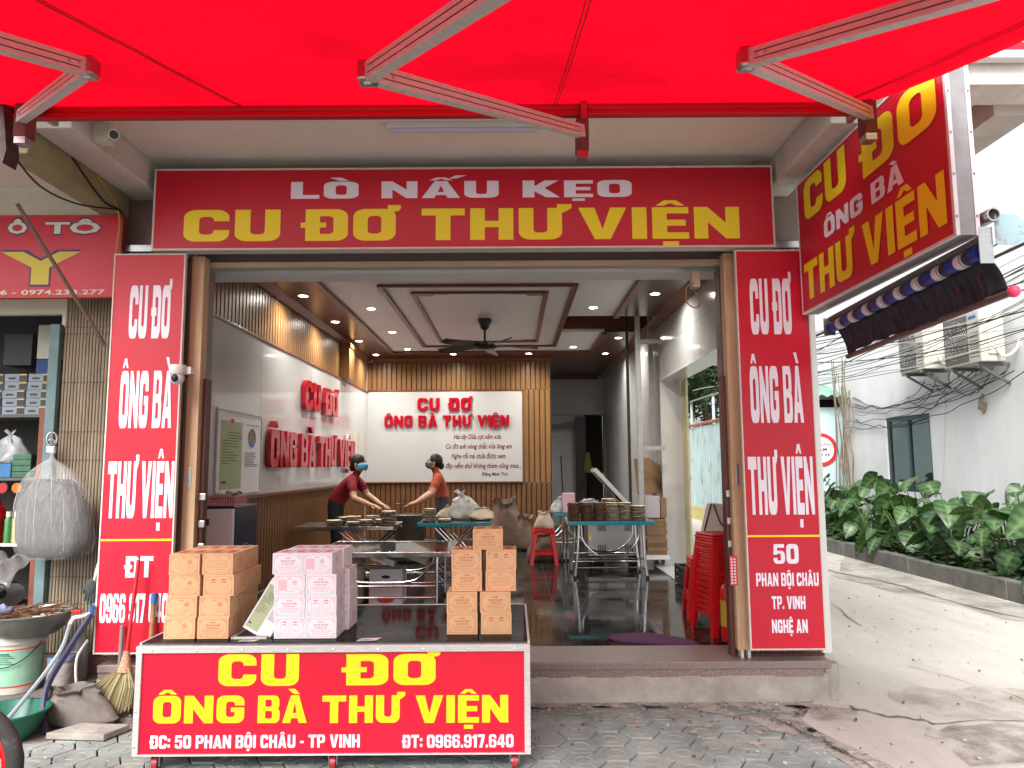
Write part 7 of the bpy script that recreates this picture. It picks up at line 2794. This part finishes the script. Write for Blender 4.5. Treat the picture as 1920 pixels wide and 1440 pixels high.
# clay tiles along the top of the side wall
M_clay = mat('clay_tile', (0.34, 0.14, 0.08), 0.8, var=0.5, vscale=9, dirt=0.4, dirtcol=(0.12, 0.10, 0.08), coords='World')
tmsh = MB()
tmsh.prism([(-.14, 0), (-.1, .035), (-.03, .05), (.04, .035), (.1, .04), (.14, .01), (.14, -.02), (-.14, -.02)], -.12, .12, 'x')
tme = tmsh.mesh('roof_tile', M_clay)
for k in range(44):
    o = link('roof_tile', tme, bh)
    o.location = (5.08, 16.0 + k * .27, 2.56 + (k % 3) * .006)
    o.rotation_euler = (0, R(-14), 0)
# green corrugated roof over the front
gr_ = MB()
vs, fs = [], []
for i in range(61):
    x = 4.9 + i * 2.0 / 60
    z = .025 * math.sin(i * 1.05)
    vs += [(x, 15.0, 2.86 + z + .04 * (6.9 - x)), (x, 17.0, 3.45 + z)]
for i in range(60):
    fs.append((2 * i, 2 * i + 2, 2 * i + 3, 2 * i + 1))
gr_.add(vs, fs)
o_ = gr_.obj('corrugated_roof', mat('green_sheet', (0.20, 0.36, 0.29), 0.5, var=0.35, vscale=5, dirt=0.3), bh, smooth=True, fix=False)
o_.modifiers.new('solid', 'SOLIDIFY').thickness = 0.006
MB().box(5.2, 6.898, 15.6, 16.9, 2.3, 2.85).obj('roof_void', M_dark, bh)
sg_ = thing('no_parking_sign', 'round white no-parking sign with red ring on the pale blue wall', 'sign', (6.39, 15.3, 1.78))
b = MB()
b.tube([(6.39, 15.319, 1.78), (6.39, 15.300, 1.78)], .345, 40)
b.obj('ring', mat('traffic_red', (0.52, 0.02, 0.03), 0.5), sg_)
b = MB()
b.tube([(6.39, 15.2995, 1.78), (6.39, 15.296, 1.78)], .265, 40)
b.obj('disc', M_white, sg_)
b = MB()
font_text(b, 'PHẦN ĐƯỜNG', (6.17, 15.295, 1.865), XF, ZF, NF, .44, .05, bold=.02)
font_text(b, 'CẤM', (6.27, 15.295, 1.755), XF, ZF, NF, .24, .07, bold=.03)
font_text(b, 'ĐẬU XE', (6.205, 15.295, 1.645), XF, ZF, NF, .37, .06, bold=.03)
b.obj('lettering', M_ink, sg_, fix=False)

# ------------------------------------------------------------------ planter with large-leaved plants
kb = thing('planter', 'long raised bed with mossy concrete kerb along the white house', 'planter', (6.1, 11, 0))
M_kerb = mat('mossy_kerb', (0.17, 0.165, 0.15), 0.92, var=0.45, vscale=4, bump=0.5, bscale=40, dirt=0.7, dirtcol=(0.05, 0.055, 0.04), dscale=3)
for k in range(9):
    y0 = 6.2 + k * 1.0
    MB().box(5.36 + .006 * (k % 2), 5.50, y0 + .004, y0 + .996, -.01, .215 + .006 * ((k * 7) % 3)).obj('kerb_block', M_kerb, kb, bevel=0.012)
b = MB()
vs, fs = [], []
r_ = random.Random(6)
for j in range(37):
    for i in range(9):
        vs.append((5.5 + i * 1.4 / 8, 6.2 + j * .25, .15 + r_.uniform(-.03, .04)))
for j in range(36):
    for i in range(8):
        a = j * 9 + i
        fs.append((a, a + 1, a + 10, a + 9))
b.add(vs, fs)
b.obj('soil', mat('dark_soil', (0.05, 0.038, 0.028), 0.95, var=0.5, vscale=12), kb, fix=False)
b = MB()
for k in range(700):
    x, y = r_.uniform(5.52, 6.85), r_.uniform(7, 15)
    a = r_.uniform(0, 6.28)
    L = r_.uniform(.04, .12)
    z = .17 + r_.uniform(0, .06)
    d = Vector((math.cos(a), math.sin(a), r_.uniform(-.2, .5))) * L
    q = Vector((-math.sin(a), math.cos(a), 0)) * L * .3
    c = Vector((x, y, z))
    b.add([c, c + d * .5 + q, c + d, c + d * .5 - q], [(0, 1, 2, 3)])
b.obj('leaf_litter', mat('dry_litter', (0.15, 0.10, 0.055), 0.9, var=0.5, vscale=8, coords='World'), kb, fix=False)['kind'] = 'stuff'

def leaf_mat():
    m = bpy.data.materials.new('taro_leaf')
    m.use_nodes = True
    n, l = m.node_tree.nodes, m.node_tree.links
    b = n['Principled BSDF']
    oi = n.new('ShaderNodeObjectInfo')
    cr = n.new('ShaderNodeValToRGB')
    cr.color_ramp.elements[0].color = (0.008, 0.030, 0.011, 1)
    cr.color_ramp.elements[1].color = (0.030, 0.078, 0.020, 1)
    l.new(oi.outputs['Random'], cr.inputs[0])
    at = n.new('ShaderNodeAttribute')
    at.attribute_name = 'vein'
    mx = n.new('ShaderNodeMix')
    mx.data_type = 'RGBA'
    mx.inputs['B'].default_value = (0.13, 0.22, 0.09, 1)
    l.new(at.outputs['Fac'], mx.inputs['Factor'])
    l.new(cr.outputs[0], mx.inputs['A'])
    l.new(mx.outputs['Result'], b.inputs['Base Color'])
    b.inputs['Roughness'].default_value = 0.42
    tr = n.new('ShaderNodeBsdfTranslucent')
    tr.inputs['Color'].default_value = (0.12, 0.28, 0.03, 1)
    ms = n.new('ShaderNodeMixShader')
    ms.inputs[0].default_value = 0.14
    l.new(b.outputs[0], ms.inputs[1])
    l.new(tr.outputs[0], ms.inputs[2])
    l.new(ms.outputs[0], n['Material Output'].inputs['Surface'])
    return m
M_leaf = leaf_mat()
M_yleaf = mat('yellow_leaf', (0.20, 0.17, 0.03), 0.5, var=0.8, vscale=9, col2=(0.10, 0.16, 0.02))
def leaf_mesh(seed, m):
    """heart-shaped blade, tip along +x, stalk at the origin; sunken veins, wavy rim"""
    r_ = random.Random(seed)
    vs, fs, vein = [], [], []
    K = 11
    for k in range(K):
        t = k / (K - 1)
        x = -.26 + t * 1.26
        u = (x + .26) / 1.26
        w = .50 * math.sin(math.pi * min(1, u ** .62)) ** .8 if u > 0 else .1
        if u < .05:
            w = .14
        for i, s_ in enumerate((-1, -.62, -.3, 0, .3, .62, 1)):
            notch = .18 * (1 - abs(s_)) if u < .12 else 0
            droop = -.30 * max(0, x) ** 2 - .06 * s_ * s_
            cup = .10 * abs(s_) * w - (.02 if i == 3 else 0)
            wave = .022 * math.sin(t * 9 + s_ * 4 + seed) * abs(s_)
            vs.append((x + notch, s_ * w, droop + cup + wave - (.018 if k % 2 else 0) * (1 - abs(s_))))
            vein.append(1.0 if i == 3 else (.55 if k % 2 and abs(s_) < .9 else 0.0))
    for k in range(K - 1):
        for i in range(6):
            a = k * 7 + i
            fs.append((a, a + 1, a + 8, a + 7))
    me = bpy.data.meshes.new('leaf')
    me.from_pydata(vs, [], fs)
    me.materials.append(m)
    at = me.attributes.new('vein', 'FLOAT', 'POINT')
    at.data.foreach_set('value', vein)
    me.polygons.foreach_set('use_smooth', [True] * len(me.polygons))
    return me
LEAF = [leaf_mesh(s_, M_leaf) for s_ in (1, 2, 3, 4)]
YLEAF = leaf_mesh(9, M_yleaf)
M_stalk = mat('leaf_stalk', (0.07, 0.13, 0.035), 0.5, var=0.3, vscale=10)
r_ = random.Random(77)
spots = [(5.82, 7.75), (6.35, 8.3), (5.85, 8.9), (6.45, 9.4), (5.8, 9.95), (6.35, 10.6), (5.8, 11.1), (6.4, 11.7), (5.85, 12.3), (6.4, 12.9), (5.85, 13.5), (6.3, 14.2), (5.95, 14.8)]
where = ['at the near end by the kerb', 'near end, against the wall', 'second along the kerb', 'second along the wall', 'third along the kerb', 'third along the wall', 'fourth along the kerb', 'below the near window edge', 'fifth along the kerb', 'below the far window edge', 'sixth along the kerb', 'by the pale blue wall', 'at the far end of the bed']
for k, (px_, py_) in enumerate(spots):
    t = thing('taro_plant', 'broad-leaved green plant in the raised bed, ' + where[k], 'plant', (px_, py_, .15), 'broad-leaved plants in the raised bed')
    st = MB()
    for q in range(23):
        a = r_.uniform(0, 6.28)
        el = r_.uniform(.15, 1.0)
        hgt = r_.uniform(.10, 1.12 if px_ > 6.1 else .85) * (1.0)
        reach = r_.uniform(.12, .48)
        tip = Vector((px_ + reach * math.cos(a), py_ + reach * math.sin(a), .15 + hgt))
        tip.x = min(tip.x, 6.72)
        base = Vector((px_ + r_.uniform(-.06, .06), py_ + r_.uniform(-.06, .06), .14))
        mid = base.lerp(tip, .5) + Vector((0, 0, .12))
        st.tube(smooth_path([base, mid, tip], 4), [.011 - .0007 * z_ for z_ in range(9)], 5)
        yel = r_.random() < .02
        o = link('leaf', YLEAF if yel else r_.choice(LEAF), t)
        s_ = r_.choice((.15, .2, .24, .28, .32, .36)) * r_.uniform(.85, 1.15) * (1.1 if hgt > .7 else 1)
        o.scale = (s_, s_ * r_.uniform(.85, 1.15), s_)
        o.location = tip
        if tip.x > 6.45:
            a = r_.uniform(2.4, 3.9)
        o.rotation_euler = Euler((r_.gauss(0, .4), r_.uniform(-.1, .95), a + r_.gauss(0, .4)))
    st.obj('stalks', M_stalk, t, smooth=True)['kind'] = 'stuff'
# low undergrowth that closes the bed below the big leaves
b = MB()
for k in range(2600):
    x, y = r_.uniform(5.48, 6.8), r_.uniform(6.6, 15.1)
    h_ = .15 + abs(r_.gauss(0, .22)) * (0.5 + .5 * (x - 5.4))
    a = r_.uniform(0, 6.28)
    L = r_.uniform(.07, .16)
    d = Vector((math.cos(a), math.sin(a), r_.uniform(-.6, .5))).normalized() * L
    q = Vector((-math.sin(a), math.cos(a), r_.uniform(-.3, .3))) * L * .36
    c = Vector((x, y, h_))
    b.add([c, c + d * .35 + q, c + d * .75 + q * .7, c + d, c + d * .75 - q * .7, c + d * .35 - q], [(0, 1, 2, 3, 4, 5)], k % 3)
ug = b.obj('undergrowth', [mat('under_leaf_a', (0.018, 0.055, 0.014), 0.55), mat('under_leaf_b', (0.035, 0.085, 0.02), 0.55), mat('under_leaf_c', (0.03, 0.04, 0.016), 0.7)], None, fix=False)
tag(ug, 'low dark green undergrowth filling the raised bed under the broad leaves', 'undergrowth', kind='stuff')

# ------------------------------------------------------------------ cables over the alley
def span(label, a, b_, sag, r, m=M_wire, group='cables over the alley', wob=0.0, seed=0):
    t = thing('overhead_cable', label, 'cable', a, group)
    q = sag_path(a, b_, sag, 16)
    rr = random.Random(seed)
    if wob:
        q = [p_ + Vector((rr.uniform(-wob, wob), rr.uniform(-wob, wob), rr.uniform(-wob, wob))) for p_ in q]
        q = smooth_path(q, 3)
    b = MB()
    b.tube(q, r, 5, caps=False)
    b.obj('wire', m, t, smooth=True)
r_ = random.Random(55)
for k in range(24):
    za = r_.uniform(2.9, 4.6)
    zb = r_.uniform(3.0, 4.6)
    span('thin dark cable in the sagging tangle between the shop corner and white house', (4.6 + r_.uniform(-.3, .5), 17 + r_.uniform(-1, 2), za), (6.85 + r_.uniform(-.5, 0), 8.2 + r_.uniform(-.8, .8), zb), r_.uniform(.1, .55), r_.uniform(.004, .009), M_wire if k % 4 else M_wirepale, wob=.02, seed=k)
span('thick black cable sloping across the alley above the air conditioners', (4.2, 15.5, 3.35), (6.6, 7.2, 4.35), .10, .022, group='thick cables over the alley')
for k in range(9):
    span('loose dark cable looping along the wall below the air conditioners', (6.86, 14.9 + r_.uniform(-.6, .4), r_.uniform(2.2, 2.8)), (6.80, 9.2 + r_.uniform(-.6, 1.4), r_.uniform(2.7, 3.1)), r_.uniform(.05, .45), r_.uniform(.004, .009), group='cables along the white house', wob=.03, seed=100 + k)
for k in range(6):
    y0 = 10.2 + k * .35
    span('short slack cable hanging between the air conditioners', (6.75, y0, 2.85), (6.85, y0 + r_.uniform(.5, 1.4), r_.uniform(2.5, 2.9)), r_.uniform(.08, .25), .006, group='cables below the air conditioners', wob=.015, seed=200 + k)
span('thin pale cord hanging down the white wall left of the window', (6.88, 11.6, 2.75), (6.88, 11.9, .9), .0, .006, M_wirepale, group='cords on the white wall')
span('thin pale cord hanging down the white wall at the right edge', (6.88, 9.6, 2.85), (6.88, 9.35, .8), .0, .008, M_wirepale, group='cords on the white wall')
vn = thing('dry_vines', 'bundle of dry vines and cables climbing the corner of the white house', 'vines', (6.8, 15.1, .2))
for k in range(14):
    b = MB()
    x, y = 6.70 + r_.uniform(-.12, .12), 14.9 + r_.uniform(-.25, .2)
    pts = [(x + r_.uniform(-.06, .06), y + r_.uniform(-.1, .1), .2 + q * r_.uniform(.42, .58)) for q in range(7)]
    b.tube(smooth_path(pts, 4), r_.uniform(.006, .014), 5)
    b.obj('stem', mat('dry_vine', (0.26, 0.20, 0.14), 0.9, var=0.4, vscale=12), vn, smooth=True)
ck = thing('wasp_nest_lump', 'small broken lump of render stuck on the white wall below the units', 'lump', (6.87, 10.9, 2.2))
b = MB()
b.ball((6.88, 10.75, 2.36), (.03, .09, .13), 9, 6, fn=lambda d: 1 + .3 * math.sin(5 * d.y + 4 * d.z))
b.obj('lump', mat('broken_render', (0.25, 0.21, 0.17), 0.9), ck)

# ------------------------------------------------------------------ beyond the side opening: canopy and tree
cn = thing('grey_canopy', 'small grey sheet canopy on white posts behind the blue wall', 'canopy', (5.9, 21, 2.3))
b = MB()
b.add([(5.3, 19.6, 3.35), (6.8, 19.6, 3.75), (6.8, 22.2, 3.75), (5.3, 22.2, 3.35)], [(0, 1, 2, 3)])
o_ = b.obj('sheet', mat('grey_tarp', (0.30, 0.29, 0.28), 0.7, var=0.3, vscale=4), cn, fix=False)
o_.modifiers.new('solid', 'SOLIDIFY').thickness = 0.02
for x, y, h in ((5.4, 19.7, 3.36), (6.6, 19.7, 3.68), (5.4, 22.1, 3.36)):
    b = MB()
    b.tube([(x, y, 0), (x, y, h)], .04, 8)
    b.obj('post', mat('pale_post', (0.45, 0.52, 0.55), 0.5), cn)
def tree(label, x, y, h, rr, seed):
    r_ = random.Random(seed)
    t = thing('leafy_tree', label, 'tree', (x, y, 0), 'trees behind the alley')
    b = MB()
    b.tube(smooth_path([(x, y, 0), (x + .1, y, h * .3), (x - .1, y + .1, h * .6), (x, y, h * .9)], 4), [.2 - .012 * k for k in range(13)], 8)
    for k in range(9):
        a = R(40 * k + 10)
        z0 = h * (.35 + .05 * k)
        b.tube([(x, y, z0), (x + rr * .5 * math.cos(a), y + rr * .5 * math.sin(a), z0 + h * .15), (x + rr * .8 * math.cos(a), y + rr * .8 * math.sin(a), z0 + h * .2)], [.07, .04, .015], 6)
    b.obj('trunk', mat('tree_bark', (0.11, 0.085, 0.06), 0.95, var=0.4, vscale=8), t, smooth=True)
    b = MB()
    for c in range(120):
        d = Vector((r_.gauss(0, 1), r_.gauss(0, 1), r_.gauss(0, .8))).normalized() * r_.uniform(.35, 1.0)
        cc = Vector((x + d.x * rr, y + d.y * rr, h * .68 + d.z * h * .36))
        for q in range(110):
            v = Vector((r_.gauss(0, 1), r_.gauss(0, 1), r_.gauss(0, 1))).normalized() * r_.uniform(.1, .55)
            p0 = cc + v
            a = Vector((r_.gauss(0, 1), r_.gauss(0, 1), r_.gauss(0, .6))).normalized()
            s_ = a.orthogonal().normalized()
            L = r_.uniform(.13, .24)
            b.add([p0, p0 + a * L * .5 + s_ * L * .3, p0 + a * L, p0 + a * L * .5 - s_ * L * .3], [(0, 1, 2, 3)])
    b.obj('crown', mat('tree_leaf', (0.055, 0.11, 0.03), 0.6, var=0.6, vscale=1.2, coords='World', translucent=0.2), t, fix=False)['kind'] = 'stuff'
tree('dense green tree seen through the side opening behind the grey canopy', 7.4, 28.0, 7.5, 2.9, 3)
tree('dark green tree seen through the side opening, farther left', 6.6, 33.0, 9.0, 3.4, 5)
tree('dark green tree behind the others beyond the side opening', 9.6, 35.0, 10.0, 3.6, 8)
# ------------------------------------------------------------------ the two women at work
M_skin = mat('skin', (0.46, 0.26, 0.17), 0.5, var=0.1, vscale=12)
M_hair = mat('black_hair', (0.010, 0.008, 0.008), 0.6, var=0.3, vscale=40, stretch=(1, 1, 4))

def hand_chain(V, E, wrist, direction, palm_n, L=0.17, curl=0.5, side=1):
    """five bent fingers and a thumb-side root, all grown from the wrist vertex index"""
    d = Vector(direction).normalized()
    n = Vector(palm_n)
    n = (n - d * n.dot(d)).normalized()      # towards the palm
    s = d.cross(n).normalized() * side
    w = V[wrist][0]
    palm = len(V)
    V.append((w + d * .045, .028, 'skin'))
    E.append((wrist, palm))
    palm2 = len(V)
    V.append((w + d * .080, .030, 'skin'))
    E.append((palm, palm2))
    for k, (off, ln) in enumerate(((-.027, .058), (-.009, .070), (.009, .074), (.027, .066))):
        a = len(V)
        V.append((w + d * .098 + s * off, .0085, 'skin'))
        V.append((w + d * (.098 + ln * .55) + s * off * 1.1 + n * ln * .18 * curl, .0078, 'skin'))
        V.append((w + d * (.098 + ln * .85) + s * off * 1.1 + n * ln * .60 * curl, .0068, 'skin'))
        E += [(palm2, a), (a, a + 1), (a + 1, a + 2)]
    a = len(V)
    V.append((w + d * .055 + s * .040 + n * .008, .0095, 'skin'))
    V.append((w + d * .085 + s * .055 + n * .022 * curl, .0085, 'skin'))
    V.append((w + d * .112 + s * .052 + n * .040 * curl, .0072, 'skin'))
    E += [(palm, a), (a, a + 1), (a + 1, a + 2)]

def person(label, J, loc, shirt, pants, sleeve=0.55):
    """J: joints in world space. One skinned surface; faces take cloth or skin from the nearest limb piece."""
    V, E = [], []
    def v(p, r, tg):
        V.append((Vector(p), r, tg))
        return len(V) - 1
    pel = v(J['pelvis'], .160, 'pants')
    wst = v(J['waist'], .158, 'shirt')
    cst = v(J['chest'], .160, 'shirt')
    nkb = v(J['neck'], .062, 'shirt')
    nk = v(J['neck_top'], .048, 'skin')
    hd_ = v(J['head'], .082, 'skin')
    tp_ = v(J['crown'], .070, 'skin')
    E += [(pel, wst), (wst, cst), (cst, nkb), (nkb, nk), (nk, hd_), (hd_, tp_)]
    for sd in ('l', 'r'):
        sh_ = v(J['shoulder_' + sd], .074, 'shirt')
        E.append((cst, sh_))
        el, wr = Vector(J['elbow_' + sd]), Vector(J['wrist_' + sd])
        so = Vector(J['shoulder_' + sd])
        m1 = v(so.lerp(el, sleeve * .6), .068, 'shirt')
        m2 = v(so.lerp(el, sleeve), .064, 'shirt')
        m3 = v(so.lerp(el, sleeve + .03), .052, 'skin')
        e_ = v(el, .043, 'skin')
        fm = v(el.lerp(wr, .4), .042, 'skin')
        w_ = v(wr, .028, 'skin')
        E += [(sh_, m1), (m1, m2), (m2, m3), (m3, e_), (e_, fm), (fm, w_)]
        hand_chain(V, E, w_, J['hand_' + sd], J.get('palm', (0, 0, -1)), side=1 if sd == 'l' else -1)
        hp_ = v(J['hip_' + sd], .095, 'pants')
        kn = Vector(J['knee_' + sd])
        th = v(Vector(J['hip_' + sd]).lerp(kn, .5), .085, 'pants')
        k_ = v(kn, .066, 'pants')
        an = Vector(J['ankle_' + sd])
        cf_ = v(kn.lerp(an, .4), .062, 'pants')
        a_ = v(an, .045, 'pants')
        ft = v(an + Vector(J['toe']) * .10 + Vector((0, 0, -.05)), .035, 'shoe')
        t_ = v(an + Vector(J['toe']) * .17 + Vector((0, 0, -.055)), .028, 'shoe')
        E += [(pel, hp_), (hp_, th), (th, k_), (k_, cf_), (cf_, a_), (a_, ft), (ft, t_)]
    me = bpy.data.meshes.new('body_cage')
    me.from_pydata([p for p, r, t in V], E, [])
    o = bpy.data.objects.new('body_cage', me)
    COL.objects.link(o)
    sm = o.modifiers.new('skin', 'SKIN')
    sm.use_smooth_shade = True
    sm.branch_smoothing = 0.4
    lay = me.skin_vertices[0].data if me.skin_vertices else None
    if lay is None:
        bm = bmesh.new(); bm.from_mesh(me); bm.verts.layers.skin.verify(); bm.to_mesh(me); bm.free()
        lay = me.skin_vertices[0].data
    for i, (p, r, t) in enumerate(V):
        flat = 0.82 if t in ('shirt',) and i in (1, 2) else 1.0
        lay[i].radius = (r, r * flat)
        lay[i].use_root = (i == 0)
    ss = o.modifiers.new('sub', 'SUBSURF')
    ss.levels = 3
    ss.render_levels = 2
    bpy.context.view_layer.update()
    body = bpy.data.meshes.new_from_object(o.evaluated_get(bpy.context.evaluated_depsgraph_get()))
    bpy.data.objects.remove(o)
    bpy.data.meshes.remove(me)
    body.name = 'body'
    body.materials.clear()
    order = ['skin', 'shirt', 'pants', 'shoe']
    for m in (M_skin, shirt, pants, M_black):
        body.materials.append(m)
    segs = []
    for a, c in E:
        ta, tc = V[a][2], V[c][2]
        segs.append((V[a][0], V[c][0], (V[a][1] + V[c][1]) / 2, ta, tc))
    for f in body.polygons:
        c = f.center
        best, bt = 1e9, 'skin'
        for a, q, rr, ta, tc in segs:
            ab = q - a
            t = max(0, min(1, (c - a).dot(ab) / max(1e-9, ab.length_squared)))
            d = (c - (a + ab * t)).length / rr
            if d < best:
                best, bt = d, (ta if t < .5 else tc)
        f.material_index = order.index(bt)
        f.use_smooth = True
    root = thing('person', label, 'person', loc)
    bo_ = link('body', body, root)
    return root, bo_

def face_and_hair(root, head, crown, facing, mask_mat, bun_dir, bun_r=.045):
    head, crown, f = Vector(head), Vector(crown), Vector(facing).normalized()
    up = (crown - head).normalized()
    f = (f - up * f.dot(up)).normalized()
    s = f.cross(up).normalized()
    Mx = Matrix((s, f, up)).transposed()
    c = head + up * .035
    def loc(a, b_, z):
        return c + s * a + f * b_ + up * z
    b = MB()                                            # hair swept back from the forehead
    vs, fs = [], []
    nu, nv = 22, 14
    for i in range(nv + 1):
        ph = math.pi * i / nv
        for k in range(nu):
            t = 2 * math.pi * k / nu
            d = Vector((math.sin(ph) * math.cos(t), math.sin(ph) * math.sin(t), math.cos(ph)))
            k_ = 1.0 + .025 * math.sin(13 * t + 3 * d.z)
            vs.append(loc(d.x * .098 * k_, d.y * .094 * k_ - .030, d.z * .100 * k_ + .022 + .02 * max(0, d.y)))
    for i in range(nv):
        for k in range(nu):
            k2 = (k + 1) % nu
            fs.append((i * nu + k, (i + 1) * nu + k, (i + 1) * nu + k2, i * nu + k2))
    b.add(vs, fs)
    bd = Vector(bun_dir)
    bc_ = c + s * bd.x + f * bd.y + up * bd.z
    b.ball(bc_, (bun_r, bun_r * 1.05, bun_r * 1.25), 12, 8, fn=lambda d: 1 + .08 * math.sin(9 * d.z + 6 * d.x), mtx=Mx.to_4x4() if False else None)
    b.obj('hair', M_hair, root, smooth=True)
    b = MB()                                            # nose and ears
    b.ball(loc(0, .088, -.018), (.013, .016, .02), 8, 6)
    for q in (-1, 1):
        b.ball(loc(q * .082, .0, -.018), (.012, .018, .028), 8, 6)
    b.obj('nose_and_ears', M_skin, root, smooth=True)
    b = MB()
    for q in (-1, 1):
        b.ball(loc(q * .032, .078, .006), (.013, .007, .007), 8, 6)
        b.bar(loc(q * .018, .083, .026), loc(q * .05, .074, .026), .004, .006)
    b.obj('eyes', M_hair, root)
    b = MB()                                            # face mask wrapped over nose, mouth and chin, with ear loops
    vs, fs = [], []
    for j in range(7):
        for i in range(9):
            a = R(-72 + 18 * i)
            z = -.012 - j * .0145
            rr_ = .092 + .012 * math.cos(a) * math.sin(math.pi * (j + .5) / 7) + (.012 * math.cos(a) ** 4 if j < 3 else 0)
            vs.append(loc(rr_ * math.sin(a) * .95, rr_ * math.cos(a) + (.004 if j < 5 else -.008 * (j - 4)), z))
    for j in range(6):
        for i in range(8):
            a = j * 9 + i
            fs.append((a, a + 1, a + 10, a + 9))
    b.add(vs, fs)
    b.obj('face_mask', mask_mat, root, smooth=True, fix=False).modifiers.new('solid', 'SOLIDIFY').thickness = .004
    b = MB()
    for q in (-1, 1):
        b.tube([loc(q * .088, .03, -.02), loc(q * .092, .0, -.0), loc(q * .092, -.012, -.03), loc(q * .088, .028, -.07)], .0018, 4)
    b.obj('ear_loops', M_white, root)

M_redshirt = mat('dark_red_shirt', (0.25, 0.008, 0.018), 0.8, var=0.35, vscale=9, bump=1.0, bscale=14)
M_salmon = mat('salmon_shirt', (0.50, 0.10, 0.05), 0.8, var=0.3, vscale=9, bump=1.0, bscale=14)
M_trouser = mat('black_trousers', (0.012, 0.012, 0.014), 0.8)
M_stripe = mat('striped_trousers', (0.10, 0.10, 0.11), 0.8, var=0.9, vscale=16, stretch=(4, 4, .15), col2=(0.01, 0.01, 0.012), detail=1)
J1 = dict(pelvis=(-2.30, 9.62, 1.02), waist=(-2.24, 9.60, 1.13), chest=(-2.10, 9.57, 1.29), neck=(-2.02, 9.55, 1.385), neck_top=(-1.995, 9.545, 1.43),
          head=(-1.965, 9.53, 1.50), crown=(-1.975, 9.535, 1.575),
          shoulder_l=(-2.03, 9.72, 1.32), elbow_l=(-1.88, 9.66, 1.12), wrist_l=(-1.66, 9.38, 1.02), hand_l=(.7, -.55, -.25),
          shoulder_r=(-2.05, 9.42, 1.32), elbow_r=(-1.98, 9.27, 1.10), wrist_r=(-1.72, 9.02, 1.03), hand_r=(.85, -.45, -.18),
          hip_l=(-2.29, 9.71, .96), knee_l=(-2.27, 9.70, .60), ankle_l=(-2.32, 9.70, .29), hip_r=(-2.29, 9.53, .96), knee_r=(-2.25, 9.52, .60), ankle_r=(-2.29, 9.52, .29), toe=(1, -.2, 0))
w1, _ = person('woman in dark red shirt and blue face mask bending over the left cracker table', J1, (-2.28, 9.62, FZ), M_redshirt, M_trouser)
face_and_hair(w1, J1['head'], J1['crown'], (.86, -.45, -.28), mat('blue_mask', (0.10, 0.38, 0.60), 0.7, var=0.1, vscale=20), (0.0, -.115, -.03))
J2 = dict(pelvis=(-0.99, 10.42, 1.02), waist=(-1.0, 10.42, 1.12), chest=(-1.04, 10.40, 1.30), neck=(-1.07, 10.38, 1.405), neck_top=(-1.085, 10.375, 1.45),
          head=(-1.11, 10.37, 1.515), crown=(-1.095, 10.375, 1.59),
          shoulder_l=(-1.06, 10.56, 1.345), elbow_l=(-1.17, 10.58, 1.12), wrist_l=(-1.34, 10.36, 1.00), hand_l=(-.8, -.5, -.25),
          shoulder_r=(-1.03, 10.24, 1.345), elbow_r=(-1.10, 10.12, 1.12), wrist_r=(-1.31, 10.02, 1.00), hand_r=(-.9, -.2, -.2),
          hip_l=(-0.99, 10.51, .96), knee_l=(-1.0, 10.5, .60), ankle_l=(-0.98, 10.5, .29), hip_r=(-0.99, 10.33, .96), knee_r=(-1.0, 10.32, .60), ankle_r=(-.98, 10.32, .29), toe=(-1, -.1, 0))
w2, _ = person('woman in salmon shirt and violet face mask working behind the middle table', J2, (-0.99, 10.42, FZ), M_salmon, M_stripe)
face_and_hair(w2, J2['head'], J2['crown'], (-.93, -.22, -.35), mat('violet_mask', (0.17, 0.08, 0.16), 0.7), (0.0, -.115, -.03), .042)
pb = thing('candy_scraper', 'small dark ladle held in the hands of the woman in salmon', 'ladle', (-1.45, 9.98, .97))
b = MB()
b.tube([(-1.36, 10.03, .985), (-1.50, 9.97, .99)], .008, 6)
b.obj('handle', M_redwood, pb)
b = MB()
b.ball((-1.535, 9.955, .992), (.045, .03, .012), 12, 8)
b.obj('blade', M_redwood, pb, smooth=True)
